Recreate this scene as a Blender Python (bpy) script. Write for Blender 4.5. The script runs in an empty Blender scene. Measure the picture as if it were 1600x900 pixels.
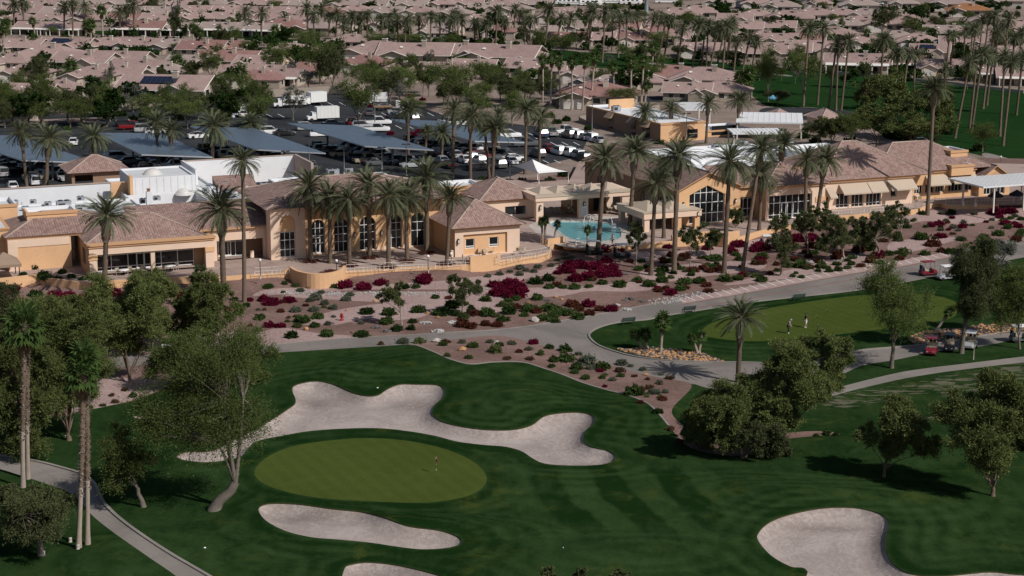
import bpy, bmesh, math, random
import numpy as np
from mathutils import Vector, Matrix
from mathutils.geometry import tessellate_polygon, delaunay_2d_cdt
random.seed(7); RS = np.random.RandomState(7)
SC = bpy.context.scene; COL = SC.collection
R = math.radians
# ---------------------------------------------------------------- camera
F = 2900.0; PITCH = math.atan(643/2900); CAMH = 52.0
cam_d = bpy.data.cameras.new('camera'); cam = bpy.data.objects.new('camera', cam_d); COL.objects.link(cam)
cam.location = (0, 0, CAMH); cam.rotation_euler = (math.pi/2 - PITCH, 0, 0)
cam_d.sensor_width = 36; cam_d.lens = 36*F/1600; cam_d.clip_start = 1; cam_d.clip_end = 9000
SC.camera = cam
SC.render.resolution_x = 1024; SC.render.resolution_y = 576
# ---------------------------------------------------------------- light
SUN_EL = R(42.5); SUN_AZ = math.atan2(.86, -.67)          # clockwise from +Y
w = bpy.data.worlds.new('World'); SC.world = w; w.use_nodes = True
nt = w.node_tree; bg = nt.nodes['Background']
sky = nt.nodes.new('ShaderNodeTexSky'); sky.sky_type = 'NISHITA'; sky.sun_disc = False
sky.sun_elevation = SUN_EL; sky.sun_rotation = SUN_AZ; sky.air_density = 1.0; sky.dust_density = 1.5
nt.links.new(sky.outputs[0], bg.inputs[0]); bg.inputs[1].default_value = 0.05
sd = bpy.data.lights.new('sun', 'SUN'); sd.energy = 3.2; sd.angle = R(.53); sd.color = (1, .955, .90)
so = bpy.data.objects.new('sun', sd); COL.objects.link(so)
sunv = Vector((math.sin(SUN_AZ)*math.cos(SUN_EL), math.cos(SUN_AZ)*math.cos(SUN_EL), math.sin(SUN_EL)))
so.rotation_euler = sunv.to_track_quat('Z', 'Y').to_euler(); so.location = (100, -50, 150)
vs = SC.view_settings; vs.view_transform = 'Standard'; vs.look = 'None'; vs.exposure = 0.15; vs.gamma = 1
SC.render.engine = 'CYCLES'
try:
    SC.cycles.max_bounces = 5; SC.cycles.diffuse_bounces = 2; SC.cycles.glossy_bounces = 2
    SC.cycles.transmission_bounces = 3; SC.cycles.transparent_max_bounces = 4
except Exception: pass
# ---------------------------------------------------------------- projection helpers (photograph pixels, 1600x900)
CP, SP = math.cos(PITCH), math.sin(PITCH)
def G0(px, py, z=0.0):
    a = (px-800)/F; b = -(py-450)/F
    d = Vector((a, CP + b*SP, -SP + b*CP))
    t = (z-CAMH)/d.z
    return Vector((d.x*t, d.y*t, z))
def proj(p):
    x, y, z = p[0], p[1], p[2]-CAMH
    dep = y*CP - z*SP; up = y*SP + z*CP
    return 800 + F*x/dep, 450 - F*up/dep
MOUNDS = []
for (px, py, A, sx, sy) in [(815,632,.9,6,7),(665,575,.7,8,9),(560,585,.5,6,5),(1000,655,.9,7,7),(540,650,.5,9,5),
        (700,830,.5,8,3),(560,830,.6,8,3),(1290,785,.6,10,4),(950,760,.35,14,5),(1190,790,.5,6,8),(330,720,.5,8,8),(200,880,.6,8,7),(1000,870,.6,9,5),
        (1450,800,.5,9,7),(600,720,.45,13,11),(800,560,.4,8,6),(1420,700,.4,10,9),(480,800,.4,6,5)]:
    c = G0(px, py); MOUNDS.append((c.x, c.y, A, sx, sy))
FRONT = [(-120,470),(-40,462),(36,454),(62,450),(150,460),(176,456),(240,452),(300,450),(340,448),(400,443),(440,441),(453,440),(462,446),(480,450.5),(500,451.5),(522,449),(536,444),(541,438),(600,435),(640,432),(700,430),(727,428),(735,428),(776,423.5),(782,421),(815,417),(842,413),(858,408),(862,402),(856,396),(882,391),(887,396),(960,400),(1000,395),(1050,390),(1108,384),(1130,388),(1155,384),(1195,372),(1300,352),(1360,347),(1420,342),(1440,338),(1462,330),(1478,333),(1500,334),(1560,333),(1600,332),(1720,326)]
FW = sorted((lambda q: (q.x, q.y, np.interp(p[0], [-120,140,178,395,450,457,537,546,724,733,780,800,860,890,1000,1105,1135,1200,1700], [.5,.5,.5,.75,.7,.0,.0,.8,.8,.1,.1,.4,.4,.6,.6,.1,.1,.6,.8])))(G0(*p)) for p in FRONT)
FX, FY, FA = [np.array(c) for c in zip(*FW)]
def terr_np(x, y):
    x = np.asarray(x, float); y = np.asarray(y, float)
    z = np.zeros_like(x)
    for cx, cy, A, sx, sy in MOUNDS:
        z += A*np.exp(-((x-cx)/sx)**2 - ((y-cy)/sy)**2)
    d = np.interp(x, FX, FY) - y; a = np.interp(x, FX, FA); up = np.clip(1-d/7, 0, 1); dn = np.clip((d+30)/8, 0, 1)
    return z + a*up*up*(3-2*up)*dn
def terr(x, y): return float(terr_np(x, y))
def G(px, py):
    """point on the terrain seen at a photograph pixel"""
    z = 0.0
    for _ in range(6):
        p = G0(px, py, z); z = .5*z + .5*terr(p.x, p.y)
    return G0(px, py, z)
def ZT(p, py):
    """height above point p (its ground) at which the vertical line through p crosses image row py"""
    lo, hi = p[2]-1, p[2]+60
    for _ in range(40):
        m = .5*(lo+hi)
        if proj((p[0], p[1], m))[1] > py: lo = m
        else: hi = m
    return .5*(lo+hi)-p[2]
# ---------------------------------------------------------------- materials
MATS = {}
class NB:
    def __init__(s, name):
        s.m = bpy.data.materials.new(name); s.m.use_nodes = True; s.t = s.m.node_tree
        s.n = s.t.nodes; s.b = s.n['Principled BSDF']; MATS[name] = s.m
    def new(s, typ, **kw):
        nd = s.n.new(typ)
        for k, v in kw.items(): setattr(nd, k, v)
        return nd
    def l(s, a, b): s.t.links.new(a, b)
    def math(s, op, a, b=None, c=None, clamp=False):
        nd = s.new('ShaderNodeMath', operation=op, use_clamp=clamp)
        for i, v in enumerate((a, b, c)):
            if v is None: continue
            if isinstance(v, (int, float)): nd.inputs[i].default_value = v
            else: s.l(v, nd.inputs[i])
        return nd.outputs[0]
    def noise(s, scale, detail=3, rough=.55, vec=None, dist=0):
        nd = s.new('ShaderNodeTexNoise'); nd.inputs['Scale'].default_value = scale
        nd.inputs['Detail'].default_value = detail; nd.inputs['Roughness'].default_value = rough
        nd.inputs['Distortion'].default_value = dist
        if vec is not None: s.l(vec, nd.inputs['Vector'])
        return nd.outputs['Fac']
    def ramp(s, fac, pts, interp='LINEAR'):
        nd = s.new('ShaderNodeValToRGB'); nd.color_ramp.interpolation = interp
        e = nd.color_ramp.elements
        while len(e) > 1: e.remove(e[-1])
        e[0].position = pts[0][0]; e[0].color = tuple(pts[0][1])+(1,) if len(pts[0][1]) == 3 else pts[0][1]
        for p, c in pts[1:]:
            q = e.new(p); q.color = tuple(c)+(1,)
        s.l(fac, nd.inputs[0]); return nd.outputs[0]
    def mix(s, fac, a, b, typ='MIX'):
        nd = s.new('ShaderNodeMix', data_type='RGBA', blend_type=typ)
        if isinstance(fac, (int, float)): nd.inputs[0].default_value = fac
        else: s.l(fac, nd.inputs[0])
        for i, v in ((6, a), (7, b)):
            if isinstance(v, (tuple, list)): nd.inputs[i].default_value = tuple(v)+(1,) if len(v) == 3 else v
            else: s.l(v, nd.inputs[i])
        return nd.outputs[2]
    def maprange(s, v, a, b, c=0, d=1):
        nd = s.new('ShaderNodeMapRange'); nd.interpolation_type = 'SMOOTHSTEP'
        s.l(v, nd.inputs[0])
        for i, x in enumerate((a, b, c, d)): nd.inputs[i+1].default_value = x
        return nd.outputs[0]
    def pos(s): return s.new('ShaderNodeNewGeometry').outputs['Position']
    def obj(s): return s.new('ShaderNodeTexCoord').outputs['Object']
    def uv(s): return s.new('ShaderNodeTexCoord').outputs['UV']
    def sep(s, v):
        nd = s.new('ShaderNodeSeparateXYZ'); s.l(v, nd.inputs[0]); return nd.outputs
    def comb(s, x, y, z=0):
        nd = s.new('ShaderNodeCombineXYZ')
        for i, v in enumerate((x, y, z)):
            if isinstance(v, (int, float)): nd.inputs[i].default_value = v
            else: s.l(v, nd.inputs[i])
        return nd.outputs[0]
    def rnd(s): return s.new('ShaderNodeObjectInfo').outputs['Random']
    def attr(s, name): 
        nd = s.new('ShaderNodeAttribute'); nd.attribute_name = name; return nd.outputs['Fac']
    def scale(s, col, f):
        """multiply a colour by a scalar socket"""
        nd = s.new('ShaderNodeVectorMath', operation='SCALE'); s.l(col, nd.inputs[0])
        if isinstance(f, (int, float)): nd.inputs['Scale'].default_value = f
        else: s.l(f, nd.inputs['Scale'])
        return nd.outputs[0]
    def fin(s, col, rough=.9, bump=None, bs=.3, bd=.1, spec=.2, metal=0):
        if isinstance(col, (tuple, list)): s.b.inputs['Base Color'].default_value = tuple(col)+(1,)
        else: s.l(col, s.b.inputs['Base Color'])
        if isinstance(rough, (int, float)): s.b.inputs['Roughness'].default_value = rough
        else: s.l(rough, s.b.inputs['Roughness'])
        s.b.inputs['Specular IOR Level'].default_value = spec; s.b.inputs['Metallic'].default_value = metal
        if bump is not None:
            bn = s.new('ShaderNodeBump'); bn.inputs['Strength'].default_value = bs; bn.inputs['Distance'].default_value = bd
            s.l(bump, bn.inputs['Height']); s.l(bn.outputs[0], s.b.inputs['Normal'])
        return s.m
def noisy(name, c, var=.25, sc=1.0, rough=.85, bump=0, spec=.2, rv=0, metal=0, coord='obj'):
    n = NB(name); v = n.pos() if coord == 'pos' else n.obj()
    f = n.noise(sc, 4, .6, v); f2 = n.noise(sc*9, 3, .6, v)
    k = n.math('ADD', n.math('MULTIPLY', n.math('SUBTRACT', f, .5), 2*var), n.math('MULTIPLY', n.math('SUBTRACT', f2, .5), var))
    k = n.math('ADD', k, 1.0)
    if rv: k = n.math('ADD', k, n.math('MULTIPLY', n.math('SUBTRACT', n.rnd(), .5), rv))
    rgb = n.new('ShaderNodeRGB'); rgb.outputs[0].default_value = tuple(c)+(1,)
    return n.fin(n.scale(rgb.outputs[0], k), rough, f2 if bump else None, bump or .1, .05, spec, metal)
def leafmat(name, c1, c2, rv=.35, trans=.25):
    n = NB(name); g = n.new('ShaderNodeNewGeometry')
    isl = g.outputs['Random Per Island']
    f = n.noise(.9, 2, .5, n.obj())
    col = n.mix(n.math('ADD', n.math('MULTIPLY', isl, .55), n.math('MULTIPLY', f, .45)), c1, c2)
    col = n.scale(col, n.math('ADD', 1-rv/2, n.math('MULTIPLY', n.rnd(), rv)))
    n.t.nodes.remove(n.b)
    d = n.new('ShaderNodeBsdfDiffuse'); t = n.new('ShaderNodeBsdfTranslucent'); mx = n.new('ShaderNodeMixShader')
    mx.inputs[0].default_value = trans
    n.l(col, d.inputs[0]); n.l(col, t.inputs[0]); n.l(d.outputs[0], mx.inputs[1]); n.l(t.outputs[0], mx.inputs[2])
    n.l(mx.outputs[0], n.n['Material Output'].inputs[0]); return n.m
def plain(name, c, rough=.5, spec=.4, metal=0):
    n = NB(name); return n.fin(c, rough, None, spec=spec, metal=metal)

def mat_lawn(name, dark, light, yel, stripes=True):
    n = NB(name); p = n.pos()
    big = n.noise(.06, 4, .6, p, .5); mid = n.noise(.35, 4, .65, p, 1.2); fine = n.noise(2.6, 5, .75, p); vf = n.noise(16, 3, .7, p)
    f = n.math('MULTIPLY', n.math('SUBTRACT', big, .5), 1.5)
    f = n.math('ADD', f, n.math('MULTIPLY', n.math('SUBTRACT', mid, .5), .9))
    f = n.math('ADD', f, n.math('MULTIPLY', n.math('SUBTRACT', fine, .5), .9))
    if stripes:
        bd = n.attr('bd'); st = n.attr('st'); x, y, z = n.sep(p)
        wob = n.math('MULTIPLY', n.noise(.12, 2, .5, p), 3.0)
        gate = n.maprange(n.noise(.09, 3, .6, p), .38, .6)
        band = n.math('SINE', n.math('MULTIPLY', n.math('ADD', bd, n.math('MULTIPLY', wob, .5)), 3.4))
        f = n.math('ADD', f, n.math('MULTIPLY', n.math('MULTIPLY', n.math('MULTIPLY', band, n.maprange(bd, 1.0, 13, 1, 0)), gate), .26))
        # mowing rings follow the mounds' contours
        ring = n.math('SINE', n.math('MULTIPLY', n.math('ADD', z, n.math('MULTIPLY', mid, .12)), 38))
        f = n.math('ADD', f, n.math('MULTIPLY', n.math('MULTIPLY', ring, n.maprange(z, .08, .3)), .15))
        yy = n.math('MULTIPLY', n.math('SUBTRACT', y, 150), .08)
        ph = n.math('ADD', n.math('ADD', x, n.math('MULTIPLY', n.math('MULTIPLY', yy, yy), -1.6)), n.math('MULTIPLY', y, .25))
        s1 = n.math('SINE', n.math('MULTIPLY', n.math('ADD', ph, n.math('ADD', wob, n.math('MULTIPLY', fine, .35))), 1.13))
        s1 = n.maprange(s1, -.42, .42, -1, 1)
        f = n.math('ADD', f, n.math('MULTIPLY', n.math('MULTIPLY', s1, st), .40))
        s2 = n.math('SINE', n.math('MULTIPLY', n.math('ADD', n.math('MULTIPLY', x, .5), n.math('ADD', n.math('MULTIPLY', y, .8), wob)), 1.5))
        f = n.math('ADD', f, n.math('MULTIPLY', n.maprange(s2, -.6, .6, -1, 1), .045))
    if stripes:
        # wandering mower passes a metre or two wide
        q = n.new('ShaderNodeVectorMath', operation='MULTIPLY'); n.l(p, q.inputs[0]); q.inputs[1].default_value = (.9, .22, 1); fl = n.noise(1.0, 3, .6, q.outputs[0], .8)
        f = n.math('ADD', f, n.math('MULTIPLY', n.math('SUBTRACT', fl, .5), .75))
        col_r = n.maprange(n.math('ABSOLUTE', n.math('SUBTRACT', bd, 1.0)), .25, 1.2, -.28, 0)
        f = n.math('ADD', f, col_r)
    else:
        x, y, z = n.sep(p); g = n.math('SINE', n.math('MULTIPLY', n.math('ADD', n.math('MULTIPLY', x, .9), n.math('MULTIPLY', y, .45)), 4.2)); f = n.math('ADD', f, n.math('MULTIPLY', n.maprange(g, -.4, .4, -1, 1), .10))
    f = n.math('ADD', f, .46, clamp=True)
    col = n.mix(f, dark, light)
    yp = n.math('MULTIPLY', n.maprange(n.noise(.21, 4, .65, p, .4), .52, .72), n.maprange(mid, .35, .65))
    col = n.mix(n.math('MULTIPLY', yp, .6), col, yel)
    if stripes:
        sp = n.new('ShaderNodeVectorMath', operation='MULTIPLY'); n.l(p, sp.inputs[0]); sp.inputs[1].default_value = (.55, 1.6, 1)
        thin = n.noise(.9, 5, .7, sp.outputs[0], .6)
        dr = n.math('MULTIPLY', n.maprange(n.math('ADD', thin, n.math('MULTIPLY', n.attr('dry'), .22)), .70, .78), n.attr('dry'))
        col = n.mix(n.math('MULTIPLY', dr, .8), col, (.17, .155, .115))
        col = n.mix(n.math('MULTIPLY', n.math('MULTIPLY', n.attr('dry'), n.maprange(mid, .4, .6)), .25), col, (.06, .075, .02))
    col = n.scale(col, n.math('ADD', .66, n.math('MULTIPLY', vf, .68)))
    return n.fin(col, .95, n.math('ADD', fine, vf), .6, .06, 0)
def mat_gravel(name, a, b, c=None):
    n = NB(name); p = n.pos()
    big = n.noise(.12, 3, .5, p, .5); st = n.noise(9, 4, .8, p); md = n.noise(1.3, 4, .65, p)
    vo = n.new('ShaderNodeTexVoronoi'); vo.inputs['Scale'].default_value = 5.5; n.l(p, vo.inputs['Vector'])
    vb = n.sep(vo.outputs['Color'])[0]
    col = n.mix(n.maprange(n.math('ADD', n.math('MULTIPLY', big, .7), n.math('MULTIPLY', md, .3)), .38, .62), a, b)
    k = n.math('ADD', .62, n.math('ADD', n.math('MULTIPLY', st, .42), n.math('MULTIPLY', vb, .32)))
    return n.fin(n.scale(col, k), .95, n.math('ADD', st, vb), .6, .08, 0)
def mat_sand(name):
    n = NB(name); p = n.pos(); bd = n.attr('bd')
    big = n.noise(.22, 4, .6, p, .8); fine = n.noise(7, 4, .75, p); md = n.noise(1.1, 5, .7, p, 1.5); sm = n.noise(2.6, 4, .7, p, .6)
    rk = n.math('SINE', n.math('MULTIPLY', n.math('ADD', bd, n.math('MULTIPLY', n.noise(.25, 2, .5, p), 2.5)), 11))
    col = n.mix(n.maprange(n.math('ADD', n.math('MULTIPLY', big, .5), n.math('MULTIPLY', md, .5)), .36, .62), (.325, .272, .250), (.420, .362, .335))
    # damp, foot-worn hollows with pale scuffs
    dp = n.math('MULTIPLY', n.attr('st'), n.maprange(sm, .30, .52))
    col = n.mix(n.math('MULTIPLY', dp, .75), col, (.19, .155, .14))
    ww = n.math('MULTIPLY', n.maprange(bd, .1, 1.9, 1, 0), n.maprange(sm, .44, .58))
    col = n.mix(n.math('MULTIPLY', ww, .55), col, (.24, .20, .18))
    col = n.mix(n.math('MULTIPLY', n.maprange(n.noise(.5, 4, .7, p, 2.2), .60, .70), .45), col, (.50, .44, .42))
    rf = n.maprange(n.noise(.13, 2, .5, p), .4, .6)
    k = n.math('ADD', .93, n.math('ADD', n.math('MULTIPLY', fine, .15), n.math('MULTIPLY', n.math('MULTIPLY', rk, rf), .018)))
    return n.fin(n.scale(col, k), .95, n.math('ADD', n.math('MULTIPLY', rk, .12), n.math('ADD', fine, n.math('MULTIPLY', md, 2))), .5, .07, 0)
def mat_paving(name, a, b, joint=None, js=3.0, crack=True, ang=.25):
    n = NB(name); p = n.pos()
    big = n.noise(.11, 4, .6, p, .8); f = n.noise(3.2, 5, .7, p); vf = n.noise(25, 2, .6, p)
    st = n.maprange(n.noise(.4, 3, .6, p, 1.2), .55, .75)
    col = n.mix(n.maprange(big, .35, .65), a, b)
    k = n.math('ADD', .80, n.math('ADD', n.math('MULTIPLY', f, .25), n.math('MULTIPLY', vf, .15)))
    k = n.math('SUBTRACT', k, n.math('MULTIPLY', st, .12))
    if joint:
        x, y, z = n.sep(p)
        ca, sa = math.cos(ang), math.sin(ang)
        for (cx, cy) in ((ca, sa), (-sa, ca)):
            u = n.math('ADD', n.math('MULTIPLY', x, cx), n.math('MULTIPLY', y, cy))
            fr = n.math('FRACT', n.math('DIVIDE', u, js))
            ln = n.math('LESS_THAN', fr, .09/js)
            k = n.math('SUBTRACT', k, n.math('MULTIPLY', ln, joint))
    return n.fin(n.scale(col, k), .9, f, .2, .03, .2)
def mat_tile(name, a, b, c, tw=.33, th=.42, rv=.2, amp=.6):
    """clay barrel tile: courses up the slope, a hue for each tile, from metric UVs"""
    n = NB(name); uv = n.uv(); u, v, _ = n.sep(uv)
    ui = n.math('FLOOR', n.math('DIVIDE', u, tw)); vi = n.math('FLOOR', n.math('DIVIDE', v, th))
    wn = n.new('ShaderNodeTexWhiteNoise', noise_dimensions='2D'); n.l(n.comb(ui, vi), wn.inputs['Vector'])
    col = n.ramp(wn.outputs['Value'], [(0, a), (.45, b), (1, c)])
    big = n.noise(.35, 4, .6, uv)
    fu = n.math('FRACT', n.math('DIVIDE', u, tw)); fv = n.math('FRACT', n.math('DIVIDE', v, th))
    barrel = n.math('SINE', n.math('MULTIPLY', fu, math.pi))
    gap = n.math('LESS_THAN', fu, .16)
    k = n.math('ADD', .80, n.math('MULTIPLY', n.math('SUBTRACT', big, .5), .35))
    k = n.math('ADD', k, n.math('MULTIPLY', n.rnd(), rv))
    k = n.math('SUBTRACT', k, n.math('MULTIPLY', gap, .22))
    h = n.math('ADD', n.math('MULTIPLY', barrel, .8), n.math('MULTIPLY', fv, -.5))
    return n.fin(n.scale(col, k), .85, h, amp, .07, .15)
mat_lawn('lawn', (.0090, .0262, .0068), (.0325, .0630, .0205), (.062, .076, .016))
mat_lawn('lawn_far', (0.0105, 0.0350, 0.0105), (0.0180, 0.0500, 0.0140), (0.0360, 0.0504, 0.0180))
mat_lawn('putting', (.053, .074, .0165), (.075, .100, .0225), (.085, .100, .028), False)
mat_sand('sand')
mat_gravel('gravel', (.180, .114, .097), (.255, .165, .143))
mat_gravel('gravel_light', (.355, .25, .232), (.42, .305, .282))
mat_gravel('ground', (0.2340, 0.1794, 0.1482), (0.2964, 0.2340, 0.2028))
mat_paving('road', (0.1794, 0.1599, 0.1443), (0.2340, 0.2067, 0.1872), .16, 4.5, ang=.2)
mat_paving('path', (0.2106, 0.1872, 0.1677), (0.2652, 0.2340, 0.2106), .10, 2.2, ang=.6)
mat_paving('asphalt', (.022, .024, .028), (.040, .042, .046))
mat_paving('terrace_pave', (.34, .25, .215), (.43, .33, .285), .30, 3.4, ang=.62)
mat_paving('pool_deck', (.44, .39, .35), (.55, .49, .44), .08, 3)
mat_paving('kerb', (0.2340, 0.2106, 0.1911), (0.2964, 0.2691, 0.2418))
mat_tile('clay_tile', (.25, .165, .14), (.315, .205, .178), (.37, .26, .225))
mat_tile('house_tile', (.375, .258, .235), (.41, .285, .262), (.45, .325, .295), .35, .4, .12, .35)
mat_tile('house_tile_tan', (.36, .275, .25), (.40, .31, .28), (.44, .35, .32), .35, .4, .12, .35)
mat_tile('house_tile_red', (.29, .155, .135), (.33, .185, .165), (.37, .22, .20), .35, .4, .12, .35)
noisy('stucco', (.70, .435, .245), .17, .3, .9, .15)
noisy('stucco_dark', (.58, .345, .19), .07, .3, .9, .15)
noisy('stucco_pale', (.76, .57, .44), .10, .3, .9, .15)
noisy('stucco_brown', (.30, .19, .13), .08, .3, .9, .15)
noisy('house_wall', (.42, .36, .30), .08, .3, .9, rv=.5)
noisy('trim', (.74, .70, .64), .06, .6, .8)
noisy('tan_canvas', (.50, .41, .32), .06, .7, .8)
noisy('white_roof', (.74, .75, .77), .10, .35, .8)
noisy('roof_floor', (.60, .61, .62), .14, .4, .85)
noisy('white_paint', (.80, .80, .79), .05, .5, .5, spec=.4)
noisy('unit_metal', (.36, .39, .42), .18, 2, .5, spec=.4)
noisy('dark_metal', (.03, .03, .032), .2, 2, .5, spec=.4)
noisy('steel', (.17, .18, .19), .12, 1, .5, spec=.4)
noisy('concrete', (.40, .37, .34), .12, 1, .9)
noisy('bark', (.155, .115, .085), .4, 3, .95, .6, rv=.3)
noisy('bark_pale', (.34, .28, .23), .35, 2.5, .95, .5, rv=.2)
noisy('bark_grey', (.17, .145, .12), .35, 2.5, .95, .5, rv=.2)
noisy('rust_rock', (.36, .20, .095), .45, 2.2, .9, .3, rv=.7)
noisy('pale_rock', (.46, .42, .38), .35, 2.2, .9, .3, rv=.3)
noisy('dark_rock', (.13, .115, .11), .35, 2.2, .9, .3, rv=.3)
noisy('grey_rock', (.42, .42, .41), .5, 6, .9, .3, rv=.3)
noisy('wood', (.30, .19, .11), .2, 2, .8)
noisy('pot', (.33, .17, .09), .2, 2, .8)
noisy('skin', (.45, .27, .19), .05, 5, .6)
for nm, c in dict(cloth_navy=(.02, .025, .045), cloth_white=(.7, .7, .7), cloth_grey=(.33, .35, .38), cloth_blue=(.10, .22, .40), cloth_red=(.35, .02, .04), hair=(.05, .035, .025), cloth_orange=(.5, .17, .1)).items():
    noisy(nm, c, .08, 6, .9)
for nm, c in dict(car_white=(.78, .78, .78), car_silver=(.38, .39, .40), car_black=(.012, .012, .015), car_red=(.20, .012, .015), car_blue=(.03, .05, .10), car_grey=(.10, .105, .11), car_tan=(.33, .28, .20), cart_red=(.20, .015, .028)).items():
    plain(nm, c, .28, .5)
plain('tyre', (.018, .018, .018), .8); plain('rim', (.45, .45, .46), .35, .5, .6)
plain('headlight', (.75, .76, .78), .15, .6); plain('taillight', (.35, .01, .01), .3, .5)
def mat_glass():
    n = NB('glass'); f = n.noise(.7, 3, .6, n.obj())
    return n.fin(n.mix(f, (.006, .008, .010), (.022, .026, .030)), .12, f, .03, .05, .5)
mat_glass()
def mat_solar():
    n = NB('solar'); uv = n.uv(); u, v, _ = n.sep(uv)
    a = n.math('LESS_THAN', n.math('FRACT', n.math('DIVIDE', u, 1.0)), .05)
    b = n.math('LESS_THAN', n.math('FRACT', n.math('DIVIDE', v, 1.65)), .04)
    g = n.math('MAXIMUM', a, b)
    wn = n.new('ShaderNodeTexWhiteNoise', noise_dimensions='2D')
    n.l(n.comb(n.math('FLOOR', u), n.math('FLOOR', n.math('DIVIDE', v, 1.65))), wn.inputs['Vector'])
    cell = n.mix(wn.outputs['Value'], (.085, .115, .155), (.105, .138, .180))
    return n.fin(n.mix(g, cell, (.20, .23, .26)), .35, None, spec=.5)
mat_solar()
def mat_roofsolar():
    n = NB('roof_solar'); uv = n.uv(); u, v, _ = n.sep(uv)
    a = n.math('LESS_THAN', n.math('FRACT', n.math('DIVIDE', u, 1.0)), .06)
    return n.fin(n.mix(a, (.012, .016, .035), (.05, .06, .08)), .2, None, spec=.5)
mat_roofsolar()
def mat_water():
    n = NB('pool_water'); p = n.pos(); f = n.noise(1.6, 3, .6, p, 1.0)
    return n.fin(n.mix(f, (.12, .36, .40), (.18, .44, .47)), .12, f, .12, .08, .5)
mat_water()
leafmat('lf_date', (0.0711, 0.0888, 0.0501), (0.1494, 0.1655, 0.1009), .25, .2)
leafmat('lf_fan', (0.0425, 0.0782, 0.0221), (0.0892, 0.1360, 0.0408), .35, .25)
leafmat('lf_fan_dead', (0.1360, 0.0978, 0.0595), (0.2125, 0.1615, 0.1020), .2, .1)
leafmat('lf_pine', (0.0565, 0.0812, 0.0256), (0.1731, 0.1944, 0.0691), .3, .12)
leafmat('lf_mesquite', (0.0594, 0.0860, 0.0267), (0.1454, 0.1810, 0.0594), .4, .25)
leafmat('lf_olive', (0.0595, 0.0745, 0.0312), (0.1183, 0.1312, 0.0595), .3, .2)
leafmat('lf_silver', (0.1020, 0.1105, 0.0892), (0.1955, 0.2040, 0.1700), .3, .2)
leafmat('lf_dense', (0.0123, 0.0299, 0.0078), (0.0370, 0.0686, 0.0176), .5, .12)
leafmat('lf_green', (0.0344, 0.0630, 0.0184), (0.0861, 0.1262, 0.0390), .5, .2)
leafmat('lf_light', (0.0683, 0.0976, 0.0293), (0.1463, 0.1755, 0.0683), .4, .25)
leafmat('lf_garden', (0.0600, 0.0792, 0.0288), (0.1380, 0.1536, 0.0696), .3, .25)
leafmat('lf_dark', (0.0161, 0.0344, 0.0115), (0.0413, 0.0688, 0.0207), .4, .15)
leafmat('lf_sage', (0.0850, 0.1020, 0.0680), (0.1615, 0.1785, 0.1275), .35, .2)
leafmat('lf_boug', (0.0894, 0.0065, 0.0217), (0.1842, 0.0162, 0.0461), .35, .25)
leafmat('lf_maroon', (0.0723, 0.0238, 0.0170), (0.1487, 0.0553, 0.0357), .4, .2)
leafmat('lf_brown', (0.0595, 0.0467, 0.0255), (0.1445, 0.0808, 0.0467), .4, .2)
leafmat('lf_flowerbed', (0.0510, 0.0510, 0.0255), (0.2550, 0.0680, 0.0680), .3, .2)

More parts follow.
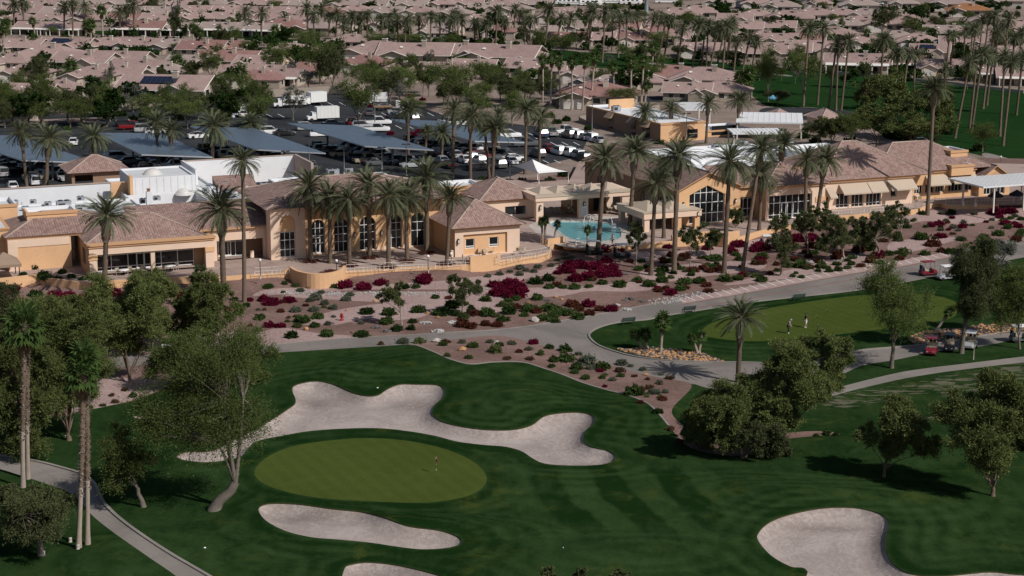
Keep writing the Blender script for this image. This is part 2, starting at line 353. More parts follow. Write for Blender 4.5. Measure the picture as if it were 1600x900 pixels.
# ---------------------------------------------------------------- object helpers
REG = []
def link(o): COL.objects.link(o); return o
def thing(name, cat, loc, rz=0.0, label=None, desc=None, group=None):
    o = bpy.data.objects.new(name, None); link(o); o.empty_display_size = .5
    o.location = loc; o.rotation_euler = (0, 0, rz); reg(o, cat, label, desc, group); return o
def reg(o, cat, label=None, desc=None, group=None):
    o['category'] = cat
    if group: o['group'] = group
    REG.append((o, label, desc)); return o
def setp(me, mats):
    for m in mats: me.materials.append(MATS[m])
class MB:
    """collects faces (with metric UVs) and links them as ONE mesh"""
    def __init__(s): s.v = []; s.f = []; s.m = []; s.uvs = []; s.mats = []; s.smooth = []
    def mi(s, name):
        if name not in s.mats: s.mats.append(name)
        return s.mats.index(name)
    def face(s, pts, mat, uv=None, smooth=False):
        b = len(s.v); s.v += [tuple(p) for p in pts]; s.f.append(tuple(range(b, b+len(pts)))); s.m.append(s.mi(mat)); s.smooth.append(smooth)
        if uv is None:
            a = [Vector(p) for p in pts]; n = Vector((0, 0, 0))
            for i in range(len(a)):
                c, d = a[i], a[(i+1) % len(a)]
                n += Vector(((c.y-d.y)*(c.z+d.z), (c.z-d.z)*(c.x+d.x), (c.x-d.x)*(c.y+d.y)))
            if n.length < 1e-9: n = Vector((0, 0, 1))
            n.normalize()
            h = Vector((0, 0, 1)).cross(n)
            if h.length < .05: h = Vector((1, 0, 0))
            h.normalize(); up = n.cross(h)
            uv = [(p.dot(h), p.dot(up)) for p in a]
        s.uvs += uv
    def box(s, x0, x1, y0, y1, z0, z1, mat, M=None, top=None, bottom=True):
        c = [(x0,y0,z0),(x1,y0,z0),(x1,y1,z0),(x0,y1,z0),(x0,y0,z1),(x1,y0,z1),(x1,y1,z1),(x0,y1,z1)]
        if M is not None: c = [tuple(M @ Vector(p)) for p in c]
        for k, q in enumerate(((4,5,6,7),(0,1,5,4),(1,2,6,5),(2,3,7,6),(3,0,4,7),(3,2,1,0))):
            if k == 5 and not bottom: continue
            s.face([c[i] for i in q], top if (k == 0 and top) else mat)
    def prism(s, poly, z0, z1, mat, top=None, M=None, side=True):
        """poly: counter-clockwise list of (x, y)"""
        a = [(p[0], p[1], z0) for p in poly]; b = [(p[0], p[1], z1) for p in poly]
        if M is not None: a = [tuple(M @ Vector(p)) for p in a]; b = [tuple(M @ Vector(p)) for p in b]
        s.face(b, top or mat)
        if side:
            n = len(a)
            for i in range(n): j = (i+1) % n; s.face([a[i], a[j], b[j], b[i]], mat)
    def tube(s, pts, rad, mat, n=6, cap=True):
        pts = [Vector(p) for p in pts]; rings = []
        for i, p in enumerate(pts):
            d = (pts[min(i+1, len(pts)-1)] - pts[max(i-1, 0)])
            if d.length < 1e-6: d = Vector((0, 0, 1))
            d.normalize(); a = d.cross(Vector((0, 1, 0)) if abs(d.y) < .9 else Vector((1, 0, 0))).normalized(); b = d.cross(a)
            r = rad[i] if isinstance(rad, (list, tuple)) else rad
            rings.append([p + r*(math.cos(t)*a + math.sin(t)*b) for t in [2*math.pi*k/n for k in range(n)]])
        base = len(s.v)
        for rg in rings: s.v += [tuple(q) for q in rg]
        m = s.mi(mat)
        for i in range(len(pts)-1):
            for k in range(n):
                k2 = (k+1) % n; s.f.append((base+i*n+k, base+(i+1)*n+k, base+(i+1)*n+k2, base+i*n+k2)); s.m.append(m); s.smooth.append(True)
                s.uvs += [(k/n, i), (k/n, i+1), ((k+1)/n, i+1), ((k+1)/n, i)]
        if cap:
            for i in (0, len(pts)-1):
                s.f.append(tuple(base+i*n+k for k in (range(n) if i else reversed(range(n))))); s.m.append(m); s.smooth.append(False); s.uvs += [(0, 0)]*n
    def lathe(s, c, prof, mat, n=10, axis='z'):
        c = Vector(c); base = len(s.v); m = s.mi(mat)
        for r, h in prof:
            for k in range(n):
                t = 2*math.pi*k/n; q = (r*math.cos(t), r*math.sin(t), h)
                if axis == 'y': q = (q[0], q[2], q[1])
                if axis == 'x': q = (q[2], q[0], q[1])
                s.v.append((c.x+q[0], c.y+q[1], c.z+q[2]))
        for i in range(len(prof)-1):
            for k in range(n):
                k2 = (k+1) % n; s.f.append((base+i*n+k, base+i*n+k2, base+(i+1)*n+k2, base+(i+1)*n+k)); s.m.append(m); s.smooth.append(True); s.uvs += [(0, 0)]*4
        for i in (0, len(prof)-1):
            if prof[i][0] > 1e-4: s.f.append(tuple(base+i*n+k for k in range(n))); s.m.append(m); s.smooth.append(False); s.uvs += [(0, 0)]*n
    def mesh(s, name):
        me = bpy.data.meshes.new(name); me.from_pydata(s.v, [], s.f)
        if s.f:
            me.polygons.foreach_set('material_index', s.m); me.polygons.foreach_set('use_smooth', s.smooth)
            ul = me.uv_layers.new(name='UVMap'); ul.data.foreach_set('uv', [x for p in s.uvs for x in p])
        setp(me, s.mats); me.validate(); me.update(); return me
    def build(s, name, parent=None):
        o = bpy.data.objects.new(name, s.mesh(name)); link(o)
        if parent is not None: o.parent = parent
        return o
def structure(o): o['kind'] = 'structure'; return o
def copy_tree(root, loc, rz=None, scale=None):
    c = root.copy(); link(c); c.location = loc
    if rz is not None: c.rotation_euler = (0, 0, rz)
    if scale is not None: c.scale = (scale,)*3 if isinstance(scale, (int, float)) else scale
    for ch in root.children:
        d = ch.copy(); link(d); d.parent = c
        for g in ch.children:
            e = g.copy(); link(e); e.parent = d
    return c
class Stamp:
    """first use places the original, later uses copies it"""
    def __init__(s, root): s.root = root; s.used = False; s.kids = list(root.children)
    def put(s, loc, rz=0.0, scale=1.0, label=None, desc=None, group=None, cat=None):
        sc = (scale,)*3 if isinstance(scale, (int, float)) else scale
        if not s.used:
            s.used = True; o = s.root; o.location = loc; o.rotation_euler = (0, 0, rz); o.scale = sc
        else: o = copy_tree(s.root, loc, rz, sc)
        for k in ('label', 'group'):
            if k in o: del o[k]
        reg(o, cat or o['category'], label, desc, group); return o
def raw_root(name, cat):
    o = bpy.data.objects.new(name, None); link(o); o['category'] = cat; return o
# ================================================================ GROUND: one conforming sheet cut into its surfaces
def spline(pts, n=6, closed=True):
    out = []; N = len(pts)
    rng = range(N) if closed else range(N-1)
    for i in rng:
        g = (lambda k: pts[k % N]) if closed else (lambda k: pts[max(0, min(N-1, k))])
        p0, p1, p2, p3 = g(i-1), g(i), g(i+1), g(i+2)
        for k in range(n):
            t = k/n
            out.append(tuple(.5*((2*p1[a]) + (-p0[a]+p2[a])*t + (2*p0[a]-5*p1[a]+4*p2[a]-p3[a])*t*t + (-p0[a]+3*p1[a]-3*p2[a]+p3[a])*t**3) for a in (0, 1)))
    if not closed: out.append(tuple(pts[-1]))
    return out
def world_poly(px, curve=True, n=6):
    if curve: px = spline(px, n)
    return [(lambda q: (q.x, q.y))(G(*p)) for p in px]
B_TRI = [(425,655),(448,640),(462,628),(457,610),(462,601),(492,595),(520,600),(548,612),(570,618),(590,617),(606,607),(625,600),(650,600),(682,601),(694,608),(693,620),(680,632),(676,646),(690,658),(720,666),(760,671),(800,671),(830,664),(850,650),(875,645),(905,644),(926,649),(928,661),(915,673),(912,688),(925,698),(950,704),(962,713),(952,723),(925,727),(880,727),(850,724),(832,716),(815,705),(790,698),(755,695),(715,690),(680,681),(640,674),(590,669),(530,670),(480,674),(440,681),(400,690),(385,705),(372,715),(330,722),(295,720),(276,714),(290,706),(330,704),(360,690),(395,672)]
B_SMALL = [(208,651),(222,649),(262,653),(296,660),(300,668),(286,671),(262,664),(235,659)]
B_LONG = [(404,797),(410,789),(430,786),(470,788),(520,795),(565,800),(605,811),(640,822),(685,828),(712,837),(721,845),(715,852),(690,857),(655,858),(620,854),(580,848),(530,843),(485,839),(445,829),(415,813)]
B_BOT = [(538,888),(550,881),(575,878),(610,881),(650,889),(690,900),(730,915),(730,940),(600,940),(540,915)]
B_RIGHT = [(1184,843),(1188,828),(1205,814),(1235,803),(1280,794),(1320,792),(1350,795),(1378,804),(1388,815),(1386,830),(1383,845),(1385,862),(1395,880),(1420,895),(1460,900),(1500,897),(1545,893),(1580,896),(1640,905),(1640,950),(1270,950),(1262,893),(1235,885),(1205,868)]
GREEN = [(398,742),(403,727),(425,710),(460,697),(510,689),(560,685),(610,686),(660,693),(705,705),(740,722),(759,741),(758,757),(742,770),(715,779),(670,785),(620,785),(560,782),(500,778),(450,769),(415,757)]
PRACT = [(1098,517),(1110,506),(1150,493),(1200,482),(1260,472),(1330,463),(1400,458),(1460,462),(1497,474),(1495,492),(1460,503),(1400,512),(1320,521),(1250,529),(1180,533),(1130,530),(1104,525)]
ISLAND = [(921,527),(925,518),(945,509),(975,503),(1010,500),(1050,492),(1100,484),(1160,474),(1230,466),(1330,455),(1400,444),(1470,430),(1540,415),(1600,402),(1680,390),(1680,500),(1600,515),(1540,524),(1470,536),(1400,543),(1345,548),(1290,560),(1220,568),(1170,567),(1110,566),(1050,564),(1000,559),(965,551),(935,540)]
ROAD = [(-80,578),(0,573),(150,560),(300,549),(400,541),(480,533),(560,527),(640,523),(700,519),(760,516),(810,511),(850,505),(900,497),(950,488),(1000,478),(1100,459),(1200,441),(1270,428),(1340,415),(1420,404),(1500,388),(1600,370),(1700,352),(1700,392),(1680,396),
        (1690,510),(1600,527),(1540,540),(1460,550),(1400,562),(1345,572),(1300,592),(1240,605),(1200,614),(1150,612),(1105,606),(1075,597),(1030,590),(985,580),(940,566),(895,553),(850,542),(800,531),(760,525),(700,532),(640,538),(560,543),(480,548),(400,553),(300,563),(150,577),(0,590),(-80,596)]
BED_FRONT = [(760,525),(800,527),(850,541),(895,553),(940,566),(985,580),(1030,590),(1068,596),(1080,606),(1050,640),(1062,660),(1080,668),(1150,690),(1235,676),(1290,674),(1312,679),(1280,681),(1220,688),(1160,712),(1080,700),(1045,665),(1018,635),(985,619),(950,610),(910,598),(880,586),(850,576),(815,566),(770,566),(735,569),(705,562),(680,551),(655,541),(640,538),(700,531)]
BED_MAIN = [(-120,440),(-120,340),(0,330),(300,300),(700,290),(900,270),(1200,240),(1700,250),(1720,352),(1600,371),(1420,404),(1340,415),(1200,441),(1000,478),(850,505),(810,511),(760,516),(640,523),(480,533),(400,541),(300,549),(150,560),(0,573),(-120,580)]
BED_LEFT = [(-120,590),(0,590),(150,577),(260,567),(322,563),(316,575),(285,592),(262,600),(240,612),(224,620),(200,628),(170,634),(140,640),(122,643),(105,650),(80,651),(55,655),(0,668),(-120,680)]
LIGHTS = [[(470,505),(520,486),(600,474),(640,480),(620,492),(560,500),(520,508)],[(1000,425),(1080,412),(1180,408),(1190,420),(1100,432),(1030,440)],[(400,520),(440,512),(500,521),(580,526),(560,527),(480,533),(400,541),(330,545),(335,520)],
          [(440,462),(560,456),(700,455),(800,450),(900,448),(1000,440),(1040,445),(1000,455),(920,455),(880,462),(800,468),(810,480),(740,492),(690,485),(650,497),(590,500),(560,485),(600,474),(520,468)],
          [(395,462),(420,452),(480,449),(600,444),(700,438),(745,432),(830,425),(870,415),(880,425),(820,436),(780,450),(700,452),(560,453),(440,460)],
          [(1130,445),(1240,420),(1300,405),(1360,400),(1380,410),(1300,422),(1210,438)],
          [(1390,380),(1440,372),(1500,372),(1430,392),(1395,398)],
          [(1360,340),(1440,330),(1600,322),(1600,345),(1560,345),(1500,350),(1450,345),(1400,352)],
          [(120,600),(200,590),(262,600),(224,620),(170,634),(125,642),(105,640)],
          [(970,395),(1080,390),(1200,372),(1240,380),(1130,400),(1060,408),(990,405)]]
PATH_L = [(-60,700),(0,711),(60,722),(95,731),(130,742),(148,757),(156,775),(168,793),(200,821),(260,862),(325,900),(400,945),(330,945),(275,900),(230,869),(180,834),(145,806),(128,786),(105,768),(70,755),(30,742),(0,733),(-60,720)]
PATH_R = [(1293,611),(1330,600),(1400,583),(1450,575),(1500,569),(1600,557),(1700,546),(1700,556),(1600,566),(1500,578),(1450,585),(1400,594),(1340,608),(1296,619)]
LAWN = [(-150,680),(0,668),(55,655),(80,651),(105,650),(122,643),(140,640),(170,634),(200,628),(224,620),(262,600),(322,563),(400,553),(480,548),(560,543),(640,538),(800,540),(1080,600),(1110,602),(1200,612),(1300,590),(1345,570),(1460,548),(1600,525),(1720,505),(1800,960),(-250,960)]
LOT = [(-300,285),(-260,190),(0,196),(150,190),(230,172),(330,160),(420,148),(560,146),(650,165),(700,182),(860,200),(925,205),(905,245),(830,262),(800,275),(700,292),(560,300),(300,310),(0,315)]
FAR1 = [(860,84),(930,82),(1050,90),(1200,104),(1300,112),(1400,122),(1500,134),(1600,146),(1750,160),(1780,300),(1600,262),(1540,245),(1480,232),(1390,215),(1330,180),(1270,168),(1200,166),(1160,140),(1090,122),(1030,116),(960,108),(880,100)]
FARPATH = [(1018,98),(1080,104),(1160,110),(1230,117),(1230,119),(1160,112.5),(1080,106.5),(1018,100.5)]
FARPATH2 = [(1543,239),(1600,254),(1680,272),(1680,282),(1600,263),(1540,246)]
FAR2 = [(-100,46),(150,48),(300,52),(420,58),(420,62),(300,57),(150,53),(-100,51)]
FAR3 = [(420,60),(560,66),(760,74),(900,80),(900,92),(760,80),(560,72),(420,66)]
STREETS = [[(560,75),(700,66),(735,60),(742,66),(700,75),(600,84)], [(860,140),(960,148),(1060,152),(1060,160),(960,157),(850,150)], [(1100,4),(1200,0),(1400,2),(1400,6),(1200,8),(1140,14)], [(-40,188),(170,182),(300,163),(420,150),(420,145),(290,158),(160,176),(-40,182)], [(1200,168),(1320,172),(1340,183),(1310,190),(1200,182)]]
REG_ORDER = [('far', FAR1, 'far_fairway', 'lawn_far', 1), ('far', FAR2, 'far_fairway', 'lawn_far', 1), ('far', FAR3, 'far_fairway', 'lawn_far', 1),
    ('farpath', FARPATH, 'far_path', 'path', 1), ('farpath', FARPATH2, 'far_path', 'path', 1), ('lot', LOT, 'parking_lot', 'asphalt', 0)]
REG_ORDER += [('street', s, 'street', 'asphalt', 1) for s in STREETS]
REG_ORDER += [('lawn', LAWN, 'lawn', 'lawn', 0), ('bed', BED_MAIN, 'gravel_bed', 'gravel', 0), ('bed', BED_LEFT, 'gravel_bed', 'gravel', 1), ]
REG_ORDER += [('road', ROAD, 'road', 'road', 1), ('bed', BED_FRONT, 'gravel_bed', 'gravel', 1)]
REG_ORDER += [('light', s, 'pale_gravel', 'gravel_light', 1) for s in LIGHTS]
REG_ORDER += [('lawn', ISLAND, 'lawn', 'lawn', 1), ('pract', PRACT, 'practice_green', 'putting', 1), ('green', GREEN, 'putting_green', 'putting', 1),
    ('path', PATH_L, 'path', 'path', 1), ('path', PATH_R, 'path', 'path', 1)]
REG_ORDER += [('sand', s, 'bunker', 'sand', 1) for s in (B_TRI, B_SMALL, B_LONG, B_BOT, B_RIGHT)]
def inpoly(P, poly):
    x, y = P[:, 0], P[:, 1]; ins = np.zeros(len(P), bool); q = np.array(poly); n = len(q)
    j = n-1
    for i in range(n):
        xi, yi = q[i]; xj, yj = q[j]
        if yi != yj:
            c = ((yi > y) != (yj > y)) & (x < (xj-xi)*(y-yi)/(yj-yi)+xi); ins ^= c
        j = i
    return ins
def pdist(P, poly):
    q = np.array(poly); d = np.full(len(P), 1e9)
    for i in range(len(q)):
        a = q[i-1]; b = q[i]; ab = b-a; L = (ab**2).sum()
        if L < 1e-12: continue
        t = np.clip(((P-a) @ ab)/L, 0, 1); d = np.minimum(d, np.hypot(*(P - (a + t[:, None]*ab)).T))
    return d
WP = [(k, world_poly(p, bool(c), 5), nm, mt) for k, p, nm, mt, c in REG_ORDER]
SANDS = [wp for k, wp, _, _ in WP if k == 'sand']; GREENW = [wp for k, wp, _, _ in WP if k in ('green', 'pract')]
def build_ground():
    pts = []; edges = []
    for k, wp, nm, mt in WP:
        b = len(pts); pts += wp; edges += [(b+i, b+(i+1) % len(wp)) for i in range(len(wp))]
    rs = np.random.RandomState(3)
    def grid(x0, x1, y0, y1, s, excl=None):
        gx, gy = np.meshgrid(np.arange(x0, x1, s), np.arange(y0, y1, s*.87)); gx = gx + (np.arange(gx.shape[0]) % 2)[:, None]*s/2
        q = np.c_[gx.ravel(), gy.ravel()] + rs.uniform(-.12*s, .12*s, (gx.size, 2))
        if excl: q = q[~((q[:, 0] > excl[0]) & (q[:, 0] < excl[1]) & (q[:, 1] > excl[2]) & (q[:, 1] < excl[3]))]
        return q
    near = grid(-62, 66, 118, 205, .85); mid = grid(-110, 130, 100, 330, 2.6, (-62, 66, 118, 205)); far = grid(-400, 400, 60, 1000, 26, (-110, 130, 100, 330))
    outer = np.array([(x, y) for x in (-4500, -1500, 1500, 4500) for y in (-600, 0, 1500, 3000, 6000)], float)
    sandpts = [q for wp in SANDS for q in [grid(min(p[0] for p in wp), max(p[0] for p in wp), min(p[1] for p in wp), max(p[1] for p in wp), .33)]]
    sp = []
    for wp, q in zip(SANDS, sandpts):
        q = q[inpoly(q, wp)]; d = pdist(q, wp); sp.append(q[(d > .12) & (d < 2.6)])
    allp = np.vstack([near, mid, far, outer]+sp)
    P = [Vector(p) for p in pts] + [Vector((float(a), float(b))) for a, b in allp]
    vo, eo, fo, _, _, _ = delaunay_2d_cdt(P, edges, [], 0, 1e-5)
    V = np.array([(v.x, v.y) for v in vo]); Fc = np.array([f for f in fo if len(f) == 3])
    a, b, c = V[Fc[:, 0]], V[Fc[:, 1]], V[Fc[:, 2]]
    ar = (b[:, 0]-a[:, 0])*(c[:, 1]-a[:, 1]) - (b[:, 1]-a[:, 1])*(c[:, 0]-a[:, 0])
    Fc[ar < 0] = Fc[ar < 0][:, ::-1]; Fc = Fc[np.abs(ar) > 1e-7]
    C = V[Fc].mean(1); lab = np.full(len(Fc), -1)
    for i, (k, wp, nm, mt) in enumerate(WP): lab[inpoly(C, wp)] = i
    inbox = (V[:, 1] < 320)
    bd = np.full(len(V), 60.0)
    for wp in SANDS + GREENW: bd[inbox] = np.minimum(bd[inbox], pdist(V[inbox], wp))
    cst = G(985, 775); st = np.exp(-(((V[:, 0]-cst.x)/8.5)**4) - ((V[:, 1]-cst.y)/9)**4)
    Z = terr_np(V[:, 0], V[:, 1]); dry = np.zeros(len(V)); damp = np.zeros(len(V))
    for (x0, y0), (x1, y1), wd in [((1310,628),(1620,572),4.0), ((1480,610),(1640,590),4.0), ((1455,655),(1530,660),2.2), ((1470,560),(1600,548),.01)]:
        a_, b_ = G(x0, y0), G(x1, y1); sg = [(a_.x, a_.y), (b_.x, b_.y)]; q = np.array(sg); ab = q[1]-q[0]; t = np.clip(((V-q[0]) @ ab)/(ab**2).sum(), 0, 1); d = np.hypot(*(V-(q[0]+t[:, None]*ab)).T); dry = np.maximum(dry, np.exp(-(d/wd)**2))
    for px_, py_, wx, wy in [(492,620,2.6,2.4), (655,622,2.6,2.4), (905,715,2.4,.7), (915,660,1.5,1.5), (480,797,4,1.0), (1300,812,4.5,.8), (1378,838,1.0,4), (570,607,1.5,1.5), (590,890,3,1)]:
        c_ = G(px_, py_); damp = np.maximum(damp, np.exp(-(((V[:, 0]-c_.x)/wx)**2+((V[:, 1]-c_.y)/wy)**2)))
    keys = {}
    for i in range(-1, len(WP)):
        m = lab == i
        if not m.any(): continue
        if i < 0: key = ('ground', 'ground', 'g')
        else:
            k = WP[i][0]; key = (WP[i][2], WP[i][3], k if k != 'sand' else 'sand%d' % i)
        keys.setdefault(key, []).append(Fc[m])
    for (nm, mt, k), fl in keys.items():
        f = np.vstack(fl); used, inv = np.unique(f.ravel(), return_inverse=True); f = inv.reshape(-1, 3)
        v = V[used]; z = Z[used].copy(); b = bd[used]
        if k.startswith('sand'):
            wp = WP[int(k[4:])][1]; d = pdist(v, wp); b = d
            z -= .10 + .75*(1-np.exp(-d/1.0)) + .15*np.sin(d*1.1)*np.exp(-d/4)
        if k in ('green', 'pract'): z += 0
        me = bpy.data.meshes.new(nm); me.from_pydata([tuple(q) for q in np.c_[v, z]], [], [tuple(q) for q in f.tolist()])
        at = me.attributes.new('bd', 'FLOAT', 'POINT'); at.data.foreach_set('value', b.astype(np.float32))
        at = me.attributes.new('st', 'FLOAT', 'POINT'); at.data.foreach_set('value', (damp if k.startswith('sand') else st)[used].astype(np.float32)); at = me.attributes.new('dry', 'FLOAT', 'POINT'); at.data.foreach_set('value', dry[used].astype(np.float32))
        setp(me, [mt]); me.polygons.foreach_set('use_smooth', [True]*len(me.polygons)); me.update()
        o = bpy.data.objects.new(nm, me); link(o); structure(o)
        if k.startswith('sand'):
            # raw soil lip between turf and sand, with ragged turf on top
            wpn = WP[int(k[4:])][1]; mb = MB(); n = len(wpn)
            ccx = sum(p[0] for p in wpn)/n
            ar2 = sum(wpn[i][0]*wpn[(i+1) % n][1]-wpn[(i+1) % n][0]*wpn[i][1] for i in range(n))
            sgn = 1 if ar2 > 0 else -1
            for i in range(n):
                p, q = wpn[i], wpn[(i+1) % n]
                mb.face([(p[0], p[1], terr(*p)+.003), (q[0], q[1], terr(*q)+.003), (q[0], q[1], terr(*q)-.16), (p[0], p[1], terr(*p)-.16)], 'lip')
            o2 = mb.build('bunker_lip'); structure(o2)
noisy('lip', (.065, .055, .025), .3, 2, .95, coord='pos')
build_ground()
# kerbs: real steps along the path and the island
def kerb(px, wd=.16, h=.12, closed=False, name='kerb', n=5):
    wp = [G(*p) for p in spline(px, n, closed)]; mb = MB(); L = []
    N = len(wp)
    for i, p in enumerate(wp):
        a = wp[(i-1) % N] if closed else wp[max(i-1, 0)]; b = wp[(i+1) % N] if closed else wp[min(i+1, N-1)]
        d = (b-a); d.z = 0; d.normalize(); nn = Vector((-d.y, d.x, 0)); L.append((p, nn))
    for i in range(N if closed else N-1):
        (p, a), (q, b) = L[i], L[(i+1) % N]
        A0 = p-a*wd/2; A1 = p+a*wd/2; B0 = q-b*wd/2; B1 = q+b*wd/2; u = Vector((0, 0, h)); dn = Vector((0, 0, -.1))
        mb.face([A0+u, B0+u, B1+u, A1+u][::-1], 'kerb'); mb.face([A0+dn, B0+dn, B0+u, A0+u][::-1], 'kerb'); mb.face([A1+dn, B1+dn, B1+u, A1+u], 'kerb')
    return structure(mb.build(name))
kerb([(-60,700),(0,711),(60,722),(95,731),(130,742),(148,757),(156,775),(168,793),(200,821),(260,862),(325,900),(400,945)], .28)
kerb(ISLAND[-12:]+ISLAND[:8], .22, .13)
kerb([(1600,515),(1540,524),(1470,536),(1400,543),(1345,548)], .25)
kerb([(1160,474),(1230,466),(1330,455),(1400,444)], .22)
kerb([(640,538),(655,541),(680,551),(705,562),(735,569),(770,566),(815,566),(850,576),(880,586),(910,598),(950,610),(985,619),(1018,635),(1045,665)], .22, .05)
kerb([(400,541.5),(480,533.5),(560,527.5),(640,523.5),(700,519.5),(760,516.5),(810,511.5),(850,505.5),(900,497.5),(950,488.5),(1000,478.5),(1060,467)], .16, .06)
# painted stalls along the road edge
def stall_lines():
    mb = MB(); u = Vector((0, 0, .005))
    def ln(a, b, wd=.12, m='white_paint', z=.005):
        d = (b-a).normalized(); n = Vector((-d.y, d.x, 0))*wd/2; k = Vector((0, 0, z)); mb.face([a-n+k, b-n+k, b+n+k, a+n+k], m)
    for i in range(30):
        t = i/29; x = 1066 + t*(1475-1066)
        yt = np.interp(x, [1060,1200,1340,1420,1500], [463.5,438.5,412,401.5,386]); a = G(x-9, yt+3); b = G(x+6, yt+9.5)
        ln(a, b)
    return structure(mb.build('road_marking'))
stall_lines()
def red_strip():
    mb = MB()
    xs = [1060,1100,1150,1200,1260,1340,1400,1480]; ys = [465,458.5,450,441,429.5,415.5,407,392]
    up = [G(x, y+1.5) for x, y in zip(xs, ys)]; lo = [G(x+7, y+9) for x, y in zip(xs, ys)]
    for i in range(len(xs)-1):
        mb.face([tuple(q+Vector((0,0,.003))) for q in (lo[i], lo[i+1], up[i+1], up[i])], 'stall_pave')
    for off in (0, 1):
        l = [G(x+7+off*2, y+10.5+off*8) for x, y in zip(xs, ys)]
        for i in range(len(xs)-1):
            a, b = l[i], l[i+1]; k = Vector((0, 0, .004)); n = Vector((0, .12, 0)); mb.face([a-n+k, b-n+k, b+n+k, a+n+k], 'red_line')
    return structure(mb.build('parking_strip'))
mat_paving('stall_pave', (.36, .25, .225), (.44, .32, .29)); noisy('red_line', (.26, .11, .09), .2, 1)
red_strip()
def lot_lines():
    mb = MB()
    for y0, xa, xb in [(160,440,640),(176,560,700),(196,600,700),(208,700,860),(228,620,700),(238,700,800),(250,740,880),(222,860,900),(178,380,440),(212,740,860)]:
        for x in range(xa, xb, 18):
            a = G0(x, y0, .006); b = G0(x+10, y0+5, .006); d = (b-a).normalized(); n = Vector((-d.y, d.x, 0))*.09
            mb.face([a-n, b-n, b+n, a+n], 'white_paint')
    structure(mb.build('lot_marking'))
lot_lines()
# ================================================================ BUILDINGS
TZ = 1.2; ANG = R(22)
class Fr:
    """local frame (u along the front, v going back, z up) anchored at a world point"""
    def __init__(s, P, ang=ANG):
        s.P = Vector(P); s.ang = ang; s.M = Matrix.Translation(s.P) @ Matrix.Rotation(ang, 4, 'Z')
    def w(s, u, v, z): return s.M @ Vector((u, v, z))
    def upx(s, px, v=0, z=0):
        lo, hi = -80, 120
        for _ in range(50):
            m = (lo+hi)/2
            if proj(s.w(m, v, z))[0] < px: lo = m
            else: hi = m
        return m
    def zpy(s, py, u=0, v=0):
        lo, hi = -2, 60
        for _ in range(50):
            m = (lo+hi)/2
            if proj(s.w(u, v, m))[1] > py: lo = m
            else: hi = m
        return m
    def off(s, u, v, z=0): return Fr(s.w(u, v, z), s.ang)
def sub(mb, name, root, parent=None):
    """part built in world coordinates, hung under root (an unrotated Empty)"""
    o = mb.build(name); p = parent or root; o.parent = p
    if parent is None: o.location = -root.location
    return o
def arch_poly(u0, u1, za, zb, arch, n=10):
    if not arch: return [(u0, za), (u1, za), (u1, zb), (u0, zb)]
    r = (u1-u0)/2; c = (u0+u1)/2
    return [(u0, za), (u1, za)] + [(c + r*math.cos(t), zb + r*math.sin(t)) for t in [math.pi*k/n for k in range(n+1)]]
def wall(mb, M, outer, holes, mat, t=.35, reveal=None):
    loops = [[Vector((p[0], p[1], 0)) for p in outer]] + [[Vector((p[0], p[1], 0)) for p in h] for h in holes]
    flat = [p for l in loops for p in l]
    for tri in tessellate_polygon(loops):
        a, b, c = [flat[i] for i in tri]
        if (b.x-a.x)*(c.y-a.y)-(b.y-a.y)*(c.x-a.x) < 0: b, c = c, b
        mb.face([M @ Vector((p.x, 0, p.y)) for p in (a, b, c)], mat)
    for h in holes:
        for i in range(len(h)):
            p, q = h[i], h[(i+1) % len(h)]
            mb.face([M @ Vector((p[0], 0, p[1])), M @ Vector((p[0], t, p[1])), M @ Vector((q[0], t, q[1])), M @ Vector((q[0], 0, q[1]))], reveal or mat)
def window(root, M, poly, nx, zbars, v=.28, bar=.07, door=None, frame='white_paint', name='window'):
    """frame (part) with its pane (sub-part)"""
    mb = MB(); us = [p[0] for p in poly]; zs = [p[1] for p in poly]; u0, u1, z0, z1 = min(us), max(us), min(zs), max(zs)
    def top(u):
        best = z0
        for i in range(len(poly)):
            p, q = poly[i], poly[(i+1) % len(poly)]
            if p[0] != q[0] and min(p[0], q[0])-1e-6 <= u <= max(p[0], q[0])+1e-6:
                best = max(best, p[1]+(q[1]-p[1])*(u-p[0])/(q[0]-p[0]))
        return best
    for i in range(nx+1):
        u = u0+(u1-u0)*i/nx; uu = min(max(u, u0+bar/2), u1-bar/2)
        mb.box(uu-bar/2, uu+bar/2, v-.05, v+.03, z0, max(top(uu)-.01, z0+.1), frame, M)
    for z in [z0+bar/2]+list(zbars):
        mb.box(u0, u1, v-.065, v+.02, z-bar/2, z+bar/2, frame, M)
    for i in range(len(poly)):
        p, q = poly[i], poly[(i+1) % len(poly)]
        if p[1] <= z0+.01 and q[1] <= z0+.01 or abs(p[0]-q[0]) < 1e-6: continue
        d = .06
        mb.face([M @ Vector(c) for c in ((p[0], v-.055, p[1]), (q[0], v-.055, q[1]), (q[0], v-.055, q[1]-d), (p[0], v-.055, p[1]-d))], frame)
    if door:
        a, b, zt = door
        for u in (a, (a+b)/2, b): mb.box(u-.07, u+.07, v-.09, v+.02, z0, zt, frame, M)
        mb.box(a, b, v-.085, v+.02, zt-.08, zt+.06, frame, M); mb.box(a, b, v-.085, v+.02, z0, z0+.22, frame, M)
    o = sub(mb, name, root)
    g = MB(); g.face([M @ Vector((p[0], v, p[1])) for p in poly], 'glass'); sub(g, 'pane', root, o)
    return o
def cornice(mb, fr, L, D, z, mat='stucco_dark', h=.35, ov=.22, sides='flb'):
    """moulded band: two steps"""
    mb.box(-ov*.5, L+ov*.5, -ov*.5, D+ov*.5, z-h, z-h*.45, mat, fr.M); mb.box(-ov, L+ov, -ov, D+ov, z-h*.45, z, mat, fr.M)
